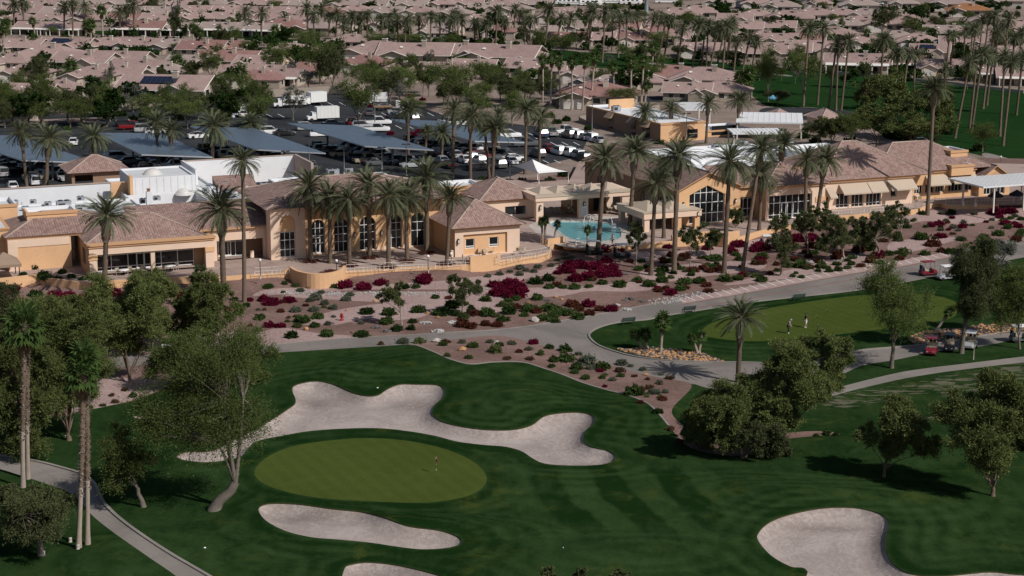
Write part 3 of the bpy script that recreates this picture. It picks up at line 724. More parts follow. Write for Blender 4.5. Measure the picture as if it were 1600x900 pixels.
def hip(mb, fr, L, D, z, rise, ov=.6, mat='clay_tile', ridge='trim_tile', cut=None):
    a, b, c, d = (-ov, -ov), (L+ov, -ov), (L+ov, D+ov), (-ov, D+ov); W = D+2*ov; LL = L+2*ov
    w = fr.w
    if LL >= W:
        r0 = (-ov+W/2, -ov+W/2); r1 = (L+ov-W/2, -ov+W/2)
    else:
        r0 = (L/2, -ov+LL/2); r1 = (L/2, D+ov-LL/2)
    A, B, C_, D_ = [w(p[0], p[1], z) for p in (a, b, c, d)]; P0 = w(r0[0], r0[1], z+rise); P1 = w(r1[0], r1[1], z+rise)
    if LL >= W:
        mb.face([A, B, P1, P0], mat); mb.face([B, C_, P1], mat); mb.face([C_, D_, P0, P1], mat); mb.face([D_, A, P0], mat)
        hips = [(A, P0), (D_, P0), (B, P1), (C_, P1), (P0, P1)]
    else:
        mb.face([A, B, P0], mat); mb.face([B, C_, P1, P0], mat); mb.face([C_, D_, P1], mat); mb.face([D_, A, P0, P1], mat)
        hips = [(A, P0), (B, P0), (C_, P1), (D_, P1), (P0, P1)]
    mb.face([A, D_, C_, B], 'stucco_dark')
    for p, q in hips:
        if (p-q).length > .2: mb.tube([p, q], .12, ridge, 5)
def gable_v(mb, fr, L, D, z, rise, ov=.5, mat='clay_tile', ridge='trim_tile', up=0.5):
    """gable roof, ridge going back; up = ridge position along u"""
    w = fr.w; th = .14
    U = L*up
    A, B, C_, D_ = w(-ov, -ov, z-ov*rise/U), w(L+ov, -ov, z-ov*rise/(L-U)), w(L+ov, D, z-ov*rise/(L-U)), w(-ov, D, z-ov*rise/U)
    P0, P1 = w(U, -ov, z+rise), w(U, D, z+rise); k = Vector((0, 0, th))
    mb.face([A+k, P0+k, P1+k, D_+k][::-1], mat); mb.face([P0+k, B+k, C_+k, P1+k][::-1], mat)
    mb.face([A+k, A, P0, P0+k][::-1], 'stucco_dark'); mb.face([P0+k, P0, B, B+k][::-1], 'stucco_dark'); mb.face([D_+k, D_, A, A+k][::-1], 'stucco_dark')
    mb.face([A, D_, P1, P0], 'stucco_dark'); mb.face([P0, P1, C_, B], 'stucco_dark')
    mb.tube([P0+k, P1+k], .12, ridge, 5)
def shed(mb, fr, L, D, z, rise, ov=.5, mat='clay_tile'):
    w = fr.w; s = rise/D
    mb.face([w(-.1, -ov, z-ov*s), w(L+.1, -ov, z-ov*s), w(L+.1, D, z+rise), w(-.1, D, z+rise)], mat)
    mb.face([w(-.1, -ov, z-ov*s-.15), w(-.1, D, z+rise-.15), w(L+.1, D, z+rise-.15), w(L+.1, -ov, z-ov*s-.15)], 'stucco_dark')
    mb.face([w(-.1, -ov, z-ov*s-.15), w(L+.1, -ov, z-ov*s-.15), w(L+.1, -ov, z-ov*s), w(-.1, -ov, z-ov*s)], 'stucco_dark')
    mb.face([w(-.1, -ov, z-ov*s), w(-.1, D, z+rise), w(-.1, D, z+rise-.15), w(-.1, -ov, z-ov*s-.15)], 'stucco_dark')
noisy('trim_tile', (.42, .33, .28), .2, 2, .9)
def flat(root, fr, L, D, z1, par=.7, wallmat='white_roof', z0=0, floor='roof_floor', band=None, t=.3, name='roof_parapet', inner='white_roof'):
    """flat roof sunk behind a parapet that is real thickness"""
    mb = MB(); M = fr.M
    mb.box(0, L, 0, t, z0, z1, wallmat, M); mb.box(0, L, D-t, D, z0, z1, inner, M)
    mb.box(0, t, t, D-t, z0, z1, wallmat, M); mb.box(L-t, L, t, D-t, z0, z1, inner, M)
    if band: mb.box(-.12, L+.12, -.12, t+.1, z1-.35, z1+.02, band, M)
    sub(mb, name, root)
    f = MB(); f.box(t, L-t, t, D-t, z1-par-.3, z1-par, floor, M); sub(f, 'flat_roof', root)
def body(root, fr, L, D, z1, mat='stucco', z0=0, openings=(), wins=True, t=.35, frontv=0, band=None, name='wall', left=(), side='stucco', outer=None, backbox=True):
    """walls with real openings in front (and left side), windows set back in them"""
    mb = MB(); holes = []
    for op in openings: holes.append(arch_poly(*op['r'], op.get('arch')) if 'r' in op else op['poly'])
    wall(mb, fr.M, outer or [(0, z0), (L, z0), (L, z1), (0, z1)], holes, mat, t)
    Ml = fr.M @ Matrix.Translation((0, D, 0)) @ Matrix.Rotation(R(-90), 4, 'Z')
    lh = [arch_poly(*op['r'], op.get('arch')) for op in left]
    wall(mb, Ml, [(0, z0), (D, z0), (D, z1), (0, z1)], lh, side, t)
    w = fr.w
    mb.face([w(L, 0, z0), w(L, D, z0), w(L, D, z1), w(L, 0, z1)], side); mb.face([w(L, D, z0), w(0, D, z0), w(0, D, z1), w(L, D, z1)], side)
    o = sub(mb, name, root)
    for op, h in zip(openings, holes):
        if op.get('open'): continue
        window(root, fr.M, h, op.get('nx', 2), op.get('zb', ()), op.get('v', t-.05), op.get('bar', .07), op.get('door'), op.get('frame', 'white_paint'))
    for op, h in zip(left, lh):
        window(root, Ml, h, op.get('nx', 2), op.get('zb', ()), t-.05)
    return o
def rooftop_unit(root, p, s=1.0, rz=ANG, kind=0):
    """air handler: cabinet, fan ring, duct"""
    mb = MB(); M = Matrix.Translation(p) @ Matrix.Rotation(rz, 4, 'Z') @ Matrix.Scale(s, 4)
    mb.box(-1, 1, -.7, .7, .12, 1.15, 'unit_metal', M); mb.box(-1.05, 1.05, -.75, .75, 1.15, 1.22, 'unit_metal', M)
    mb.box(-.9, -.75, -.6, .6, 0, .12, 'dark_metal', M); mb.box(.75, .9, -.6, .6, 0, .12, 'dark_metal', M)
    mb.box(-.85, .1, -.72, -.70, .3, 1.0, 'dark_metal', M)
    if kind: mb.box(1, 1.9, -.35, .35, .1, .75, 'white_roof', M); mb.box(1.5, 1.9, -.35, 1.4, .1, .7, 'white_roof', M)
    for c in ((-.45, 0), (.45, 0)):
        q = M @ Vector((c[0], c[1], 1.22)); mb.lathe(q, [(.36*s, 0), (.36*s, .14*s), (.28*s, .14*s), (.26*s, .02*s), (0, .02*s)], 'dark_metal', 10)
    return sub(mb, 'rooftop_unit', root)
def dome(root, p, r=1.0, sy=1.0):
    mb = MB(); mb.lathe(p, [(r*1.08, 0), (r*1.08, .2), (r, .22), (r*.93, .42), (r*.75, .66), (r*.5, .84), (r*.22, .94), (0, .97)], 'skylight', 16)
    return sub(mb, 'skylight', root)
noisy('skylight', (.62, .60, .57), .05, 2, .35, spec=.5)
def lantern(root, p, ang=ANG):
    mb = MB(); M = Matrix.Translation(p) @ Matrix.Rotation(ang, 4, 'Z')
    mb.box(-.08, .08, -.3, 0, .3, .36, 'dark_metal', M); mb.box(-.14, .14, -.34, -.08, -.3, .28, 'dark_metal', M); mb.box(-.1, .1, -.35, -.07, -.22, .2, 'trim', M); mb.box(-.07, .07, -.05, 0, -.25, .35, 'dark_metal', M)
    return sub(mb, 'wall_lamp', root)

# ---- the west clubhouse
P_A = G0(141, 432, TZ)
CL = thing('clubhouse', 'building', P_A, 0, 'ochre stucco clubhouse with clay tile roofs and five tall arched windows')
fa = Fr(P_A); LA = fa.upx(335); hA = fa.zpy(384.5)
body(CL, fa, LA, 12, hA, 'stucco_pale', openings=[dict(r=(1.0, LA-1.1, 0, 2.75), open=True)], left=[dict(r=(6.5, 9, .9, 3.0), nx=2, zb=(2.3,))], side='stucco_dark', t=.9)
mb = MB(); w_ = fa.w
mb.box(.9, LA-.4, 2.6, 2.7, 0, 3.0, 'stucco', fa.M); mb.box(.9, LA-.9, .9, 2.6, 2.75, 2.85, 'stucco_pale', fa.M); sub(mb, 'porch_wall', CL)
window(CL, fa.off(0, 2.3).M, arch_poly(1.0, LA-2.2, .05, 2.7, False), 6, (.55, 2.15), .1, .09, (LA*.40, LA*.40+1.9, 2.15))
mb = MB(); mb.box(LA*.49, LA*.49+.55, .25, .8, 0, 2.75, 'stucco_pale', fa.M); sub(mb, 'column', CL); mb = MB(); mb.box(-.15, 1.0, -.12, .95, 0, .45, 'stucco_pale', fa.M); sub(mb, 'column_base', CL)
mb = MB(); mb.box(-.12, 1.05, -.1, .95, 2.1, 2.75, 'stucco', fa.M); sub(mb, 'column_capital', CL); mb = MB(); mb.box(LA-1.15, LA+.1, -.1, .95, 2.1, 2.75, 'stucco', fa.M); sub(mb, 'column_capital', CL)
mb = MB(); cornice(mb, fa, LA, 1.8, hA+.15, h=.5, ov=.3); sub(mb, 'cornice', CL)
mb = MB(); hip(mb, fa.off(.3, 1.3), LA-1.4, 11.5, hA+.1, 2.55, .5); sub(mb, 'roof', CL)
# B1 west end
P_B = G0(15, 424, TZ); fb = Fr(P_B); LB = fb.upx(113); hB = fb.zpy(372)
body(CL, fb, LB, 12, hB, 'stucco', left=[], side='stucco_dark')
mb = MB(); mb.box(-.05, 1.2, -.12, .1, 0, hB-.5, 'stucco_pale', fb.M); mb.box(-.05, LB-.2, -.08, .1, hB-1.35, hB-.25, 'stucco_pale', fb.M); cornice(mb, fb, LB+1.5, 3, hB+.1, h=.35); sub(mb, 'cornice', CL)
mb = MB(); hip(mb, fb.off(0, .1), LB+7, 11, hB+.1, 2.2, .45); sub(mb, 'roof', CL)
for pxa, pya, pxb, d, ht in [(43, 354, 121, 4.5, 1.9), (-40, 344, 28, 7, 2.2)]:
    f = Fr(G0(pxa, pya, 6.3)); f.P.z = 0; f = Fr((f.P.x, f.P.y, 0)); L = f.upx(pxb, 0, 6.3); zt = f.zpy(pya-21)
    flat(CL, f, L, d, zt, .6, 'stucco', 5.2, band='stucco_dark')
f = Fr(G0(-60, 424, TZ)); L = f.upx(16)
body(CL, f, L, 8, f.zpy(358, L), 'stucco', side='stucco_dark'); mb = MB(); cornice(mb, f, L, 8, f.zpy(357, L)+.1); sub(mb, 'cornice', CL)
mb = MB(); mb.box(.3, L-.3, .3, 7.7, 5, f.zpy(357, L)+.12, 'roof_floor', f.M); sub(mb, 'flat_roof', CL)
# wing B between the lounge and the hall
P_W = G0(334, 408, TZ); fw = Fr(P_W).off(0, 0); uL = fw.upx(215); uR = fw.upx(424); hW = fw.zpy(357)
fw2 = fw.off(uL, 0); LW = uR-uL
body(CL, fw2, LW, 10, hW, 'stucco_pale', openings=[dict(r=(-uL+.5, LW-1.0, 0, 2.7), open=True)], t=.7)
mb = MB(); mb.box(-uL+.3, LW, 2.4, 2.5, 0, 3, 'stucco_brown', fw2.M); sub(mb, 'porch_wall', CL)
window(CL, fw2.off(0, 2.2).M, arch_poly(-uL+.5, LW-3.4, .05, 2.6, False), 4, (2.1,), .1, .08, (-uL+1.2, -uL+2.9, 2.2))
mb = MB(); mb.box(0, LW, -.25, .2, hW-.35, hW+.02, 'stucco_dark', fw2.M); sub(mb, 'cornice', CL)
mb = MB(); shed(mb, fw2, LW, 8.5, hW+.03, 2.3, .45); sub(mb, 'roof', CL)
# hall C with arcade
P_C = G0(424, 407, TZ); fc = Fr(P_C); LC = fc.upx(694); hC = fc.zpy(327)
arches = []
uB = fc.upx(478, 0)
a0, a1 = fc.upx(438.5), fc.upx(463)
body(CL, fc, uB, 2.2, hC, 'stucco_pale', openings=[dict(r=(a0, a1, .25, fc.zpy(349, (a0+a1)/2)), arch=True, open=True)], side='stucco_pale', t=.45)
mbq = MB(); zt = fc.zpy(364, a0); mbq.box(a0-.05, a1+.05, .46, .5, 0, hC-1, 'stucco', fc.M); sub(mbq, 'niche_wall', CL)
window(CL, fc.M, arch_poly(a0, a1, .25, zt, False), 3, (1.3, 2.6), .42, .08)
fd = fc.off(uB, 1.6); LD = LC-uB; ops = []
for xa, xb, yb in [(487, 508, 397), (522, 545, 396), (562, 587, 392.5), (604, 628, 389.5), (642, 664, 387.5)]:
    u0, u1 = fd.upx(xa, .2), fd.upx(xb, .2); r = (u1-u0)/2
    ops.append(dict(r=(u0, u1, .05, 4.85-r), arch=True, nx=3 if xa != 642 else 2, zb=(1.5, 2.55, 3.6) if xa != 642 else (2.3, 3.5), v=.45, door=(u0+.15, u0+1.25, 2.3) if xa == 487 else None))
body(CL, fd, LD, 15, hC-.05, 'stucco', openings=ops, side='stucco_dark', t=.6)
mb = MB()
for op in ops:
    for u in (op['r'][0]-.55, op['r'][1]+.08): mb.box(u, u+.45, -.08, .02, 0, .5, 'stucco_pale', fd.M)
mb.box(-.1, LD+.1, -.3, .2, hC-.5, hC-.06, 'stucco_dark', fd.M); sub(mb, 'cornice', CL)
for i in (2, 3, 4): lantern(CL, fd.w((ops[i-1]['r'][1]+ops[i]['r'][0])/2, 0, 2.4))
mb = MB(); hip(mb, fc.off(-.1, .2), LC+.6, 16.5, hC, 2.7, .6); sub(mb, 'roof', CL)
# D pavilion with two windows
P_D = G0(711, 402, TZ); fD = Fr(P_D); L_D = fD.upx(812); hD = fD.zpy(356.5)
w1 = [(fD.upx(728.5), fD.upx(743)), (fD.upx(765.5), fD.upx(780))]
u_a, u_b = fD.upx(725), fD.upx(790)
body(CL, fD, L_D, 12.5, hD, 'stucco_pale', openings=[dict(r=(w1[0][0]-.4, w1[1][1]+1.2, .15, hD-1.05), open=True)], t=.3, side='stucco')
body(CL, fD.off(.4, .3), L_D-.8, .2, hD-.2, 'stucco', openings=[dict(r=(a-.4, b-.4, 1.0, 2.35), nx=1, zb=(1.3,), v=.15, bar=.1) for a, b in w1], t=.25, name='recessed_wall')
mb = MB(); cornice(mb, fD, L_D, 12.5, hD+.02, h=.3, ov=.3); sub(mb, 'cornice', CL)
mb = MB(); hip(mb, fD, L_D, 12.5, hD+.03, 2.9, .7); sub(mb, 'roof', CL)
fl = fD.off(0, 0)
lantern(CL, fD.w(.45, -.02, 2.2)); 
# E rear pavilion
fE = Fr(G0(752, 345, TZ)); LE = fE.upx(840); hE = fE.zpy(314)
body(CL, fE, LE, 10, hE, 'stucco_pale', openings=[dict(r=(LE*.42, LE*.8, .5, 1.9), nx=2, zb=())], side='stucco')
mb = MB(); cornice(mb, fE, LE, 10, hE+.02, h=.3, ov=.3); sub(mb, 'cornice', CL)
mb = MB(); hip(mb, fE, LE, 10, hE+.03, 2.6, .6); sub(mb, 'roof', CL)
f = Fr(G0(690, 300, 4.6)); f = Fr((f.P.x, f.P.y, TZ)); L = f.upx(757, 0, 3); flat(CL, f, L, 6, f.zpy(293), .5, 'stucco', 0, band='stucco_dark')
# flat white roofs behind
def fblock(px, py, pxr, zr, D, par, wm='white_roof', z0=0, band=None, inner='white_roof', floor='roof_floor'):
    """a flat roof whose front parapet top-left corner is seen at (px, py) at height zr"""
    q = G0(px, py, zr); f = Fr((q.x, q.y, 0)); L = f.upx(pxr, 0, zr); flat(CL, f, L, D, zr, par, wm, z0, floor, band, inner=inner); return f, L
f1, L1 = fblock(-90, 352, 232, 5.7, 12.5, .25)
q = G0(-95, 322, 5.5); f = Fr((q.x, q.y, 0)); mb = MB(); L = f.upx(172, 0, 7.6); mb.box(0, L, 0, .4, 3, f.zpy(302), 'white_roof', f.M); mb.box(-.1, L+.1, -.1, .5, f.zpy(302), f.zpy(302)+.12, 'trim_tile', f.M); sub(mb, 'parapet', CL)
for (x, y, s, k) in [(100, 327, 1.0, 1), (127, 331, .7, 0), (8, 325, .8, 0), (52, 318, .45, 0), (126, 313, .5, 0), (22, 321, .6, 1), (75, 322, .5, 0), (148, 326, .6, 0), (40, 329, .5, 0), (165, 320, .5, 1)]: rooftop_unit(CL, G0(x, y, 5.45), s, ANG, k)
f2, L2 = fblock(196, 306, 345, 6.2, 17, .35)          # mid flat roof with three domes
fT, LT = fblock(206, 279, 305, 8.6, 10, .25, z0=3)       # tower
mb = MB(); mb.box(-.35, .1, -.2, 1.8, 4, 8.9, 'stucco', fT.M); mb.box(-2.6, 0, 3, 3.3, 4, 7.7, 'stucco', fT.M); sub(mb, 'tower_end_wall', CL)
dome(CL, fT.w(LT*.42, 4.6, 8.3), 1.35); 
mb = MB()
for k in range(9): mb.box(k*LT/9+.5, k*LT/9+.56, -.04, 0, 6.3, 8.5, 'roof_floor', fT.M)
sub(mb, 'panel_joint', CL)
for x, y, r in [(262, 290, 1.25), (270, 298, 1.25), (287, 304, 1.2)]: dome(CL, G0(x, y, 5.9), r)
f3, L3 = fblock(272, 334, 336, 6.3, 4, .5, 'stucco', band='stucco_dark')
fblock(222, 335, 262, 5.9, 3, .4)
mb = MB(); q = G0(233, 322, 5.9); mb.box(-.35, .35, -.35, .35, 4.5, 8.0, 'white_roof', Matrix.Translation((q.x, q.y, 0)) @ Matrix.Rotation(ANG, 4, 'Z')); mb.lathe((q.x, q.y, 8), [(.2, 0), (.2, .3), (.28, .3), (.28, .45), (0, .5)], 'pot', 8); sub(mb, 'flue', CL)
f4, L4 = fblock(335, 320, 425, 6.2, 16, .5)
q = G0(306, 285, 6.2); f = Fr((q.x, q.y, 0)); mb = MB(); L = f.upx(488, 0, 7.5); mb.box(0, L, 10, 10.35, 4, 8.0, 'white_roof', f.M); mb.box(L-.2, L+.2, 0, 10, 4, 8.2, 'trim_tile', f.M); mb.box(0, .35, 0, 10, 4, 8.2, 'white_roof', f.M)
mb.box(-.1, L+.1, 9.95, 10.4, 8.0, 8.12, 'trim_tile', f.M); sub(mb, 'parapet', CL)
for (x, y, s, k) in [(417, 297, .9, 0), (464, 283, .8, 1), (520, 275, .9, 0), (545, 270, .6, 0), (322, 300, .5, 0), (245, 313, .5, 0), (225, 318, .6, 1), (300, 322, .5, 0), (360, 306, .7, 1), (395, 300, .5, 0), (440, 292, .6, 0), (350, 292, .6, 0)]: rooftop_unit(CL, G0(x, y, 6.0), s, ANG, k)
f5, L5 = fblock(455, 300, 640, 7.4, 13, .5)
f = Fr(G0(345, 303, 5.5)); f = Fr((f.P.x, f.P.y, 0)); L = f.upx(405, 0, 6); mb = MB(); shed(mb, f, L, 5, 5.6, 1.9); mb.face([f.w(-.1, 5, 3), f.w(L, 5, 3), f.w(L, 5, 7.4), f.w(-.1, 5, 7.4)], 'white_roof'); sub(mb, 'roof', CL)
f = Fr(G0(113, 296, TZ)); L = f.upx(198); h = f.zpy(270)      # rear porch with hip roof
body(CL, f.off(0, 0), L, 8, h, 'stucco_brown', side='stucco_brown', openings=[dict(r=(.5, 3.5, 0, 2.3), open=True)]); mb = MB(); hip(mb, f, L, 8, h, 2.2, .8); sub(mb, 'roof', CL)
mb = MB(); q = Fr(G0(-10, 440, TZ)); Lq = q.upx(31); zq = q.zpy(412, Lq)   # brown canvas canopy over the counter
for u, v in ((0, 0), (Lq, 0), (Lq, 4), (0, 4)): mb.box(u-.06, u+.06, v-.06, v+.06, 0, zq, 'dark_metal', q.M)
sub(mb, 'canopy_post', CL)
mb = MB(); w_ = q.w; A_ = [w_(-.3, -.3, zq), w_(Lq+.3, -.3, zq), w_(Lq+.3, 4.3, zq), w_(-.3, 4.3, zq)]; T_ = w_(Lq/2, 2, zq+1.3)
for i in range(4): mb.face([A_[i], A_[(i+1) % 4], T_], 'canvas_brown'); mb.face([A_[i]-Vector((0, 0, .35)), A_[(i+1) % 4]-Vector((0, 0, .35)), A_[(i+1) % 4], A_[i]], 'canvas_brown')
noisy('canvas_brown', (.30, .22, .16), .08, 1, .9); sub(mb, 'canopy', CL)

# ---- pool loggia (F)
fF = Fr(G0(838, 347, TZ)); LF = fF.upx(984); hF = fF.zpy(306)
PG = thing('pool_loggia', 'pergola', fF.P, 0, 'open sided loggia with pointed tan canvas peaks behind the swimming pool')
mb = MB()
for xa, xb in ((838, 849), (905, 919), (972, 984)):
    a, b = fF.upx(xa), fF.upx(xb); mb.box(a, b, 0, .8, 0, hF-.9, 'stucco_pale', fF.M); mb.box(a, b, 6.2, 7, 0, hF-.9, 'stucco_pale', fF.M)
    sub(mb, 'column', PG); mb = MB()
mb.box(-.2, LF+.2, -.2, .9, hF-.9, hF, 'stucco_pale', fF.M); mb.box(-.2, LF+.2, 6.1, 7.2, hF-.9, hF, 'stucco_pale', fF.M); mb.box(-.2, .8, .9, 6.1, hF-.9, hF, 'stucco_pale', fF.M); mb.box(LF-.8, LF+.2, .9, 6.1, hF-.9, hF, 'stucco_pale', fF.M)
mb.box(-.3, LF+.3, -.3, .95, hF-.3, hF+.03, 'tan_canvas', fF.M); mb.box(.8, LF-.8, .9, 6.1, hF-.3, hF-.15, 'tan_canvas', fF.M); sub(mb, 'roof_beam', PG)
for k in range(5):
    u0 = .8+(LF-1.6)*k/5; u1 = .8+(LF-1.6)*(k+1)/5; mb = MB(); c = [fF.w(u0, .9, hF-.12), fF.w(u1, .9, hF-.12), fF.w(u1, 6.1, hF-.12), fF.w(u0, 6.1, hF-.12)]; t = fF.w((u0+u1)/2, 3.5, hF+.85)
    for i in range(4): mb.face([c[i], c[(i+1) % 4], t], 'tan_canvas')
    sub(mb, 'canvas_peak', PG)
mb = MB(); a, b = fF.upx(919), fF.upx(972); mb.box(a, b, 5.9, 6.1, 0, 2.9, 'stucco_brown', fF.M); sub(mb, 'shade_backing', PG)  # added dark brown sheet, paints the shade inside the open loggia
window(PG, fF.off(0, 5.5).M, arch_poly(a+3.5, b-.6, 0.1, 2.5, False), 4, (2.0,), .2, .06, frame='dark_metal')
lantern(PG, fF.w((fF.upx(905)+fF.upx(919))/2, -.02, 2.3)); lantern(PG, fF.w(.6, -.02, 2.2))
mb = MB(); mb.box(fF.upx(908.5), fF.upx(917), -.06, -.01, .3, 1.9, 'white_paint', fF.M); 
for r in range(7): mb.box(fF.upx(909.5), fF.upx(916)-.05*(r % 3), -.075, -.055, .5+r*.17, .55+r*.17, 'unit_metal', fF.M)
sub(mb, 'rule_board', PG)
# ---- canopy (H)
fH = Fr(G0(1007, 363, TZ)); LH = fH.upx(1093); hH = fH.zpy(333.5); DH = 9
PH = thing('patio_pergola', 'pergola', fH.P, 0, 'square tan canopy with two canvas peaks right of the swimming pool')
for u, v, a in ((0, 0, .8), (LH-.8, 0, .8), (0, DH-.8, .8), (LH-.8, DH-.8, .8), (LH-4.2, 0, 1.2)):
    mb = MB(); mb.box(u, u+a, v, v+.8, 0, hH-.8, 'stucco' if u else 'stucco_pale', fH.M); sub(mb, 'column', PH)
mb = MB(); mb.box(-.2, LH+.2, -.2, .9, hH-.9, hH, 'stucco_pale', fH.M); mb.box(-.2, LH+.2, DH-.9, DH+.2, hH-.9, hH, 'stucco_pale', fH.M); mb.box(-.2, .8, .9, DH-.9, hH-.9, hH, 'stucco_pale', fH.M); mb.box(LH-.8, LH+.2, .9, DH-.9, hH-.9, hH, 'stucco_pale', fH.M)
mb.box(.8, LH-.8, .9, DH-.9, hH-.4, hH-.25, 'tan_canvas', fH.M); mb.box(-.3, LH+.3, -.3, DH+.3, hH-.02, hH+.06, 'tan_canvas', fH.M); sub(mb, 'roof_beam', PH)
for k in range(2):
    u0 = .8+(LH-1.6)*k/2; u1 = .8+(LH-1.6)*(k+1)/2; mb = MB(); c = [fH.w(u0, .9, hH+.07), fH.w(u1, .9, hH+.07), fH.w(u1, DH-.9, hH+.07), fH.w(u0, DH-.9, hH+.07)]; t = fH.w((u0+u1)/2, DH/2, hH+1.1)
    for i in range(4): mb.face([c[i], c[(i+1) % 4], t], 'tan_canvas')
    sub(mb, 'canvas_peak', PH)
lantern(PH, fH.w(LH-.4, -.02, 2.2))

# ---- the east building (gym gable + dining wing)
fG = Fr(G0(1060, 353, TZ)); LG = fG.upx(1156)
EB = thing('recreation_building', 'building', fG.P, 0, 'ochre building with tall gabled window wall and tiled roof right of the pool')
hG = fG.zpy(297); rise = fG.zpy(270, LG*.47)-hG
win = [(fG.upx(1076.5), .1), (fG.upx(1131.5), .1), (fG.upx(1131.5), fG.zpy(303, LG*.7)), (fG.upx(1105), fG.zpy(289.5, LG*.47)), (fG.upx(1076.5), fG.zpy(305, LG*.2))]
body(EB, fG, LG, 34, hG, 'stucco', openings=[dict(poly=win, nx=6, zb=(1.6, 3.2, 4.7), bar=.09)], outer=[(0, 0), (LG, 0), (LG, hG), (LG*.47, hG+rise-.05), (0, hG)], side='stucco_brown', t=.4,  # brown sides: the left wall's shade is put into the stucco colour
     left=[dict(r=(21, 24.5, 1.4, 3.4), nx=3), dict(r=(25.8, 28.2, 1.4, 3.4), nx=2), dict(r=(5, 9, 1.8, 3.2), nx=2)])
mb = MB(); gable_v(mb, fG, LG, 34, hG, rise, .55, up=.47); sub(mb, 'roof', EB)
lantern(EB, fG.w(LG-.9, -.02, 3.2)); lantern(EB, fG.w(.7, -.02, 3.2))
fG2 = fG.off(LG-1.5, 2.2); L2 = fG2.upx(1196); h2 = fG2.zpy(287, L2)
body(EB, fG2, L2, 12, h2, 'stucco', openings=[dict(r=(fG2.upx(1154.5), fG2.upx(1190), .15, fG2.zpy(307.5, L2*.6)), nx=5, zb=(1.4, 3.0), bar=.08)], side='stucco')
mb = MB(); mb.box(0, L2+.1, -.2, .2, h2-.4, h2, 'stucco_dark', fG2.M); sub(mb, 'cornice', EB); mb = MB(); shed(mb, fG2, L2, 7, h2, 2.2); sub(mb, 'roof', EB)
fI = Fr(G0(1196, 345, TZ)); LI = fI.upx(1288); hI = fI.zpy(291)
body(EB, fI, LI, 11, hI, 'stucco_pale', openings=[dict(r=(fI.upx(1201), fI.upx(1268), .05, fI.zpy(305, LI*.3)), nx=7, zb=(.7, 2.5, ), bar=.09, v=.5, door=(fI.upx(1223), fI.upx(1241), 2.5))], side='stucco', t=.6)
mb = MB(); mb.box(-.15, LI+.2, -.3, .2, hI-.4, hI, 'stucco_dark', fI.M); mb.box(LI-1.7, LI+.05, -.1, 0, 2.3, 3.1, 'stucco', fI.M); sub(mb, 'cornice', EB)
mb = MB(); hip(mb, fI, LI, 12, hI, 2.7, .6); sub(mb, 'roof', EB)
# long wing
fJ = Fr(G0(1288, 328, TZ)); LJ = fJ.upx(1425); hJ = fJ.zpy(282)
def o_(a, b, z0, z1, nx=2, **k): return dict(r=(fJ.upx(a), fJ.upx(b), z0, z1), nx=nx, **k)
body(EB, fJ, LJ, 18, hJ, 'stucco_pale', openings=[o_(1287.5+3, 1295, .1, 2.3, 1), o_(1306, 1326, .1, 2.4, 3, zb=(.6,)), o_(1330, 1349, .1, 2.4, 3, zb=(.6,)), o_(1353, 1376, .1, 2.4, 4, zb=(.6,)), o_(1391, 1400, 1.3, 2.3, 1)], side='stucco')
mb = MB(); mb.box(-.2, LJ+.2, -.3, .2, hJ-.4, hJ, 'stucco_dark', fJ.M); sub(mb, 'cornice', EB)
def awning(root, fr, pa, pb, z, out=1.7, dn=1.3):
    u0, u1 = fr.upx(pa), fr.upx(pb); mb = MB(); w_ = fr.w
    a, b, c, d = w_(u0, -out, z-dn), w_(u1, -out, z-dn), w_(u1, -.05, z), w_(u0, -.05, z); k = Vector((0, 0, .05))
    mb.face([a+k, b+k, c+k, d+k], 'tan_canvas'); mb.face([a, d, c, b], 'tan_canvas'); mb.face([a-k*3, b-k*3, b+k, a+k], 'tan_canvas')
    mb.face([a, d, w_(u0, -.05, z-dn)], 'tan_canvas'); mb.face([b, w_(u1, -.05, z-dn), c], 'tan_canvas')
    sub(mb, 'awning', root)
awning(EB, fJ, 1309, 1352, hJ-.8); awning(EB, fJ, 1353, 1379, hJ-.8); awning(EB, fJ, 1384, 1424, hJ-.7); awning(EB, fJ, 1288.5, 1300, hJ-1.2)
lantern(EB, fJ.w(fJ.upx(1301), -.02, 2.2))
fK = fJ.off(LJ, 2.6); LK = fK.upx(1522); hK = hJ
def o2(a, b, z0, z1, nx=2, **k): return dict(r=(fK.upx(a), fK.upx(b), z0, z1), nx=nx, **k)
body(EB, fK, LK, 15, hK, 'stucco', openings=[o2(1428, 1441, .9, 2.3, 3), o2(1445, 1459, .9, 2.4, 1, door=None), o2(1461, 1474, .9, 2.3, 3), o2(1481, 1519, .9, 2.3, 7)], side='stucco')
awning(EB, fK, 1444, 1476, hK-.9); awning(EB, fK, 1481, 1520, hK-.8)
mb = MB(); mb.box(-.2, LK+.1, -.3, .2, hK-.4, hK, 'stucco_dark', fK.M); sub(mb, 'cornice', EB)
mb = MB(); hip(mb, fJ.off(-.5, 0), LJ+3.5, 17, hJ, 4.6, .6); sub(mb, 'roof', EB); mb = MB(); hip(mb, fJ.off(LJ-5, 2.6), LK+8, 15, hJ+.02, 3.6, .6); sub(mb, 'roof', EB)
f = Fr(fK.w(fK.upx(1479), -1.0, 0)); L = f.upx(1519); flat(EB, f, L, 6, hK+.7, .3, 'stucco', hK-1.0, band='stucco_dark')
fL = fK.off(LK, -1.2); LL = fL.upx(1577); hL = fL.zpy(280)
body(EB, fL, LL, 13, hL, 'stucco', outer=[(0, 0), (LL, 0), (LL, hL), (LL/2, hL+2.0), (0, hL)], openings=[dict(r=(1, LL-1, .2, 2.3), nx=6)], side='stucco')
mb = MB(); gable_v(mb, fL, LL, 14, hL, 2.0, .5); sub(mb, 'roof', EB)
mb = MB(); x = fL.w
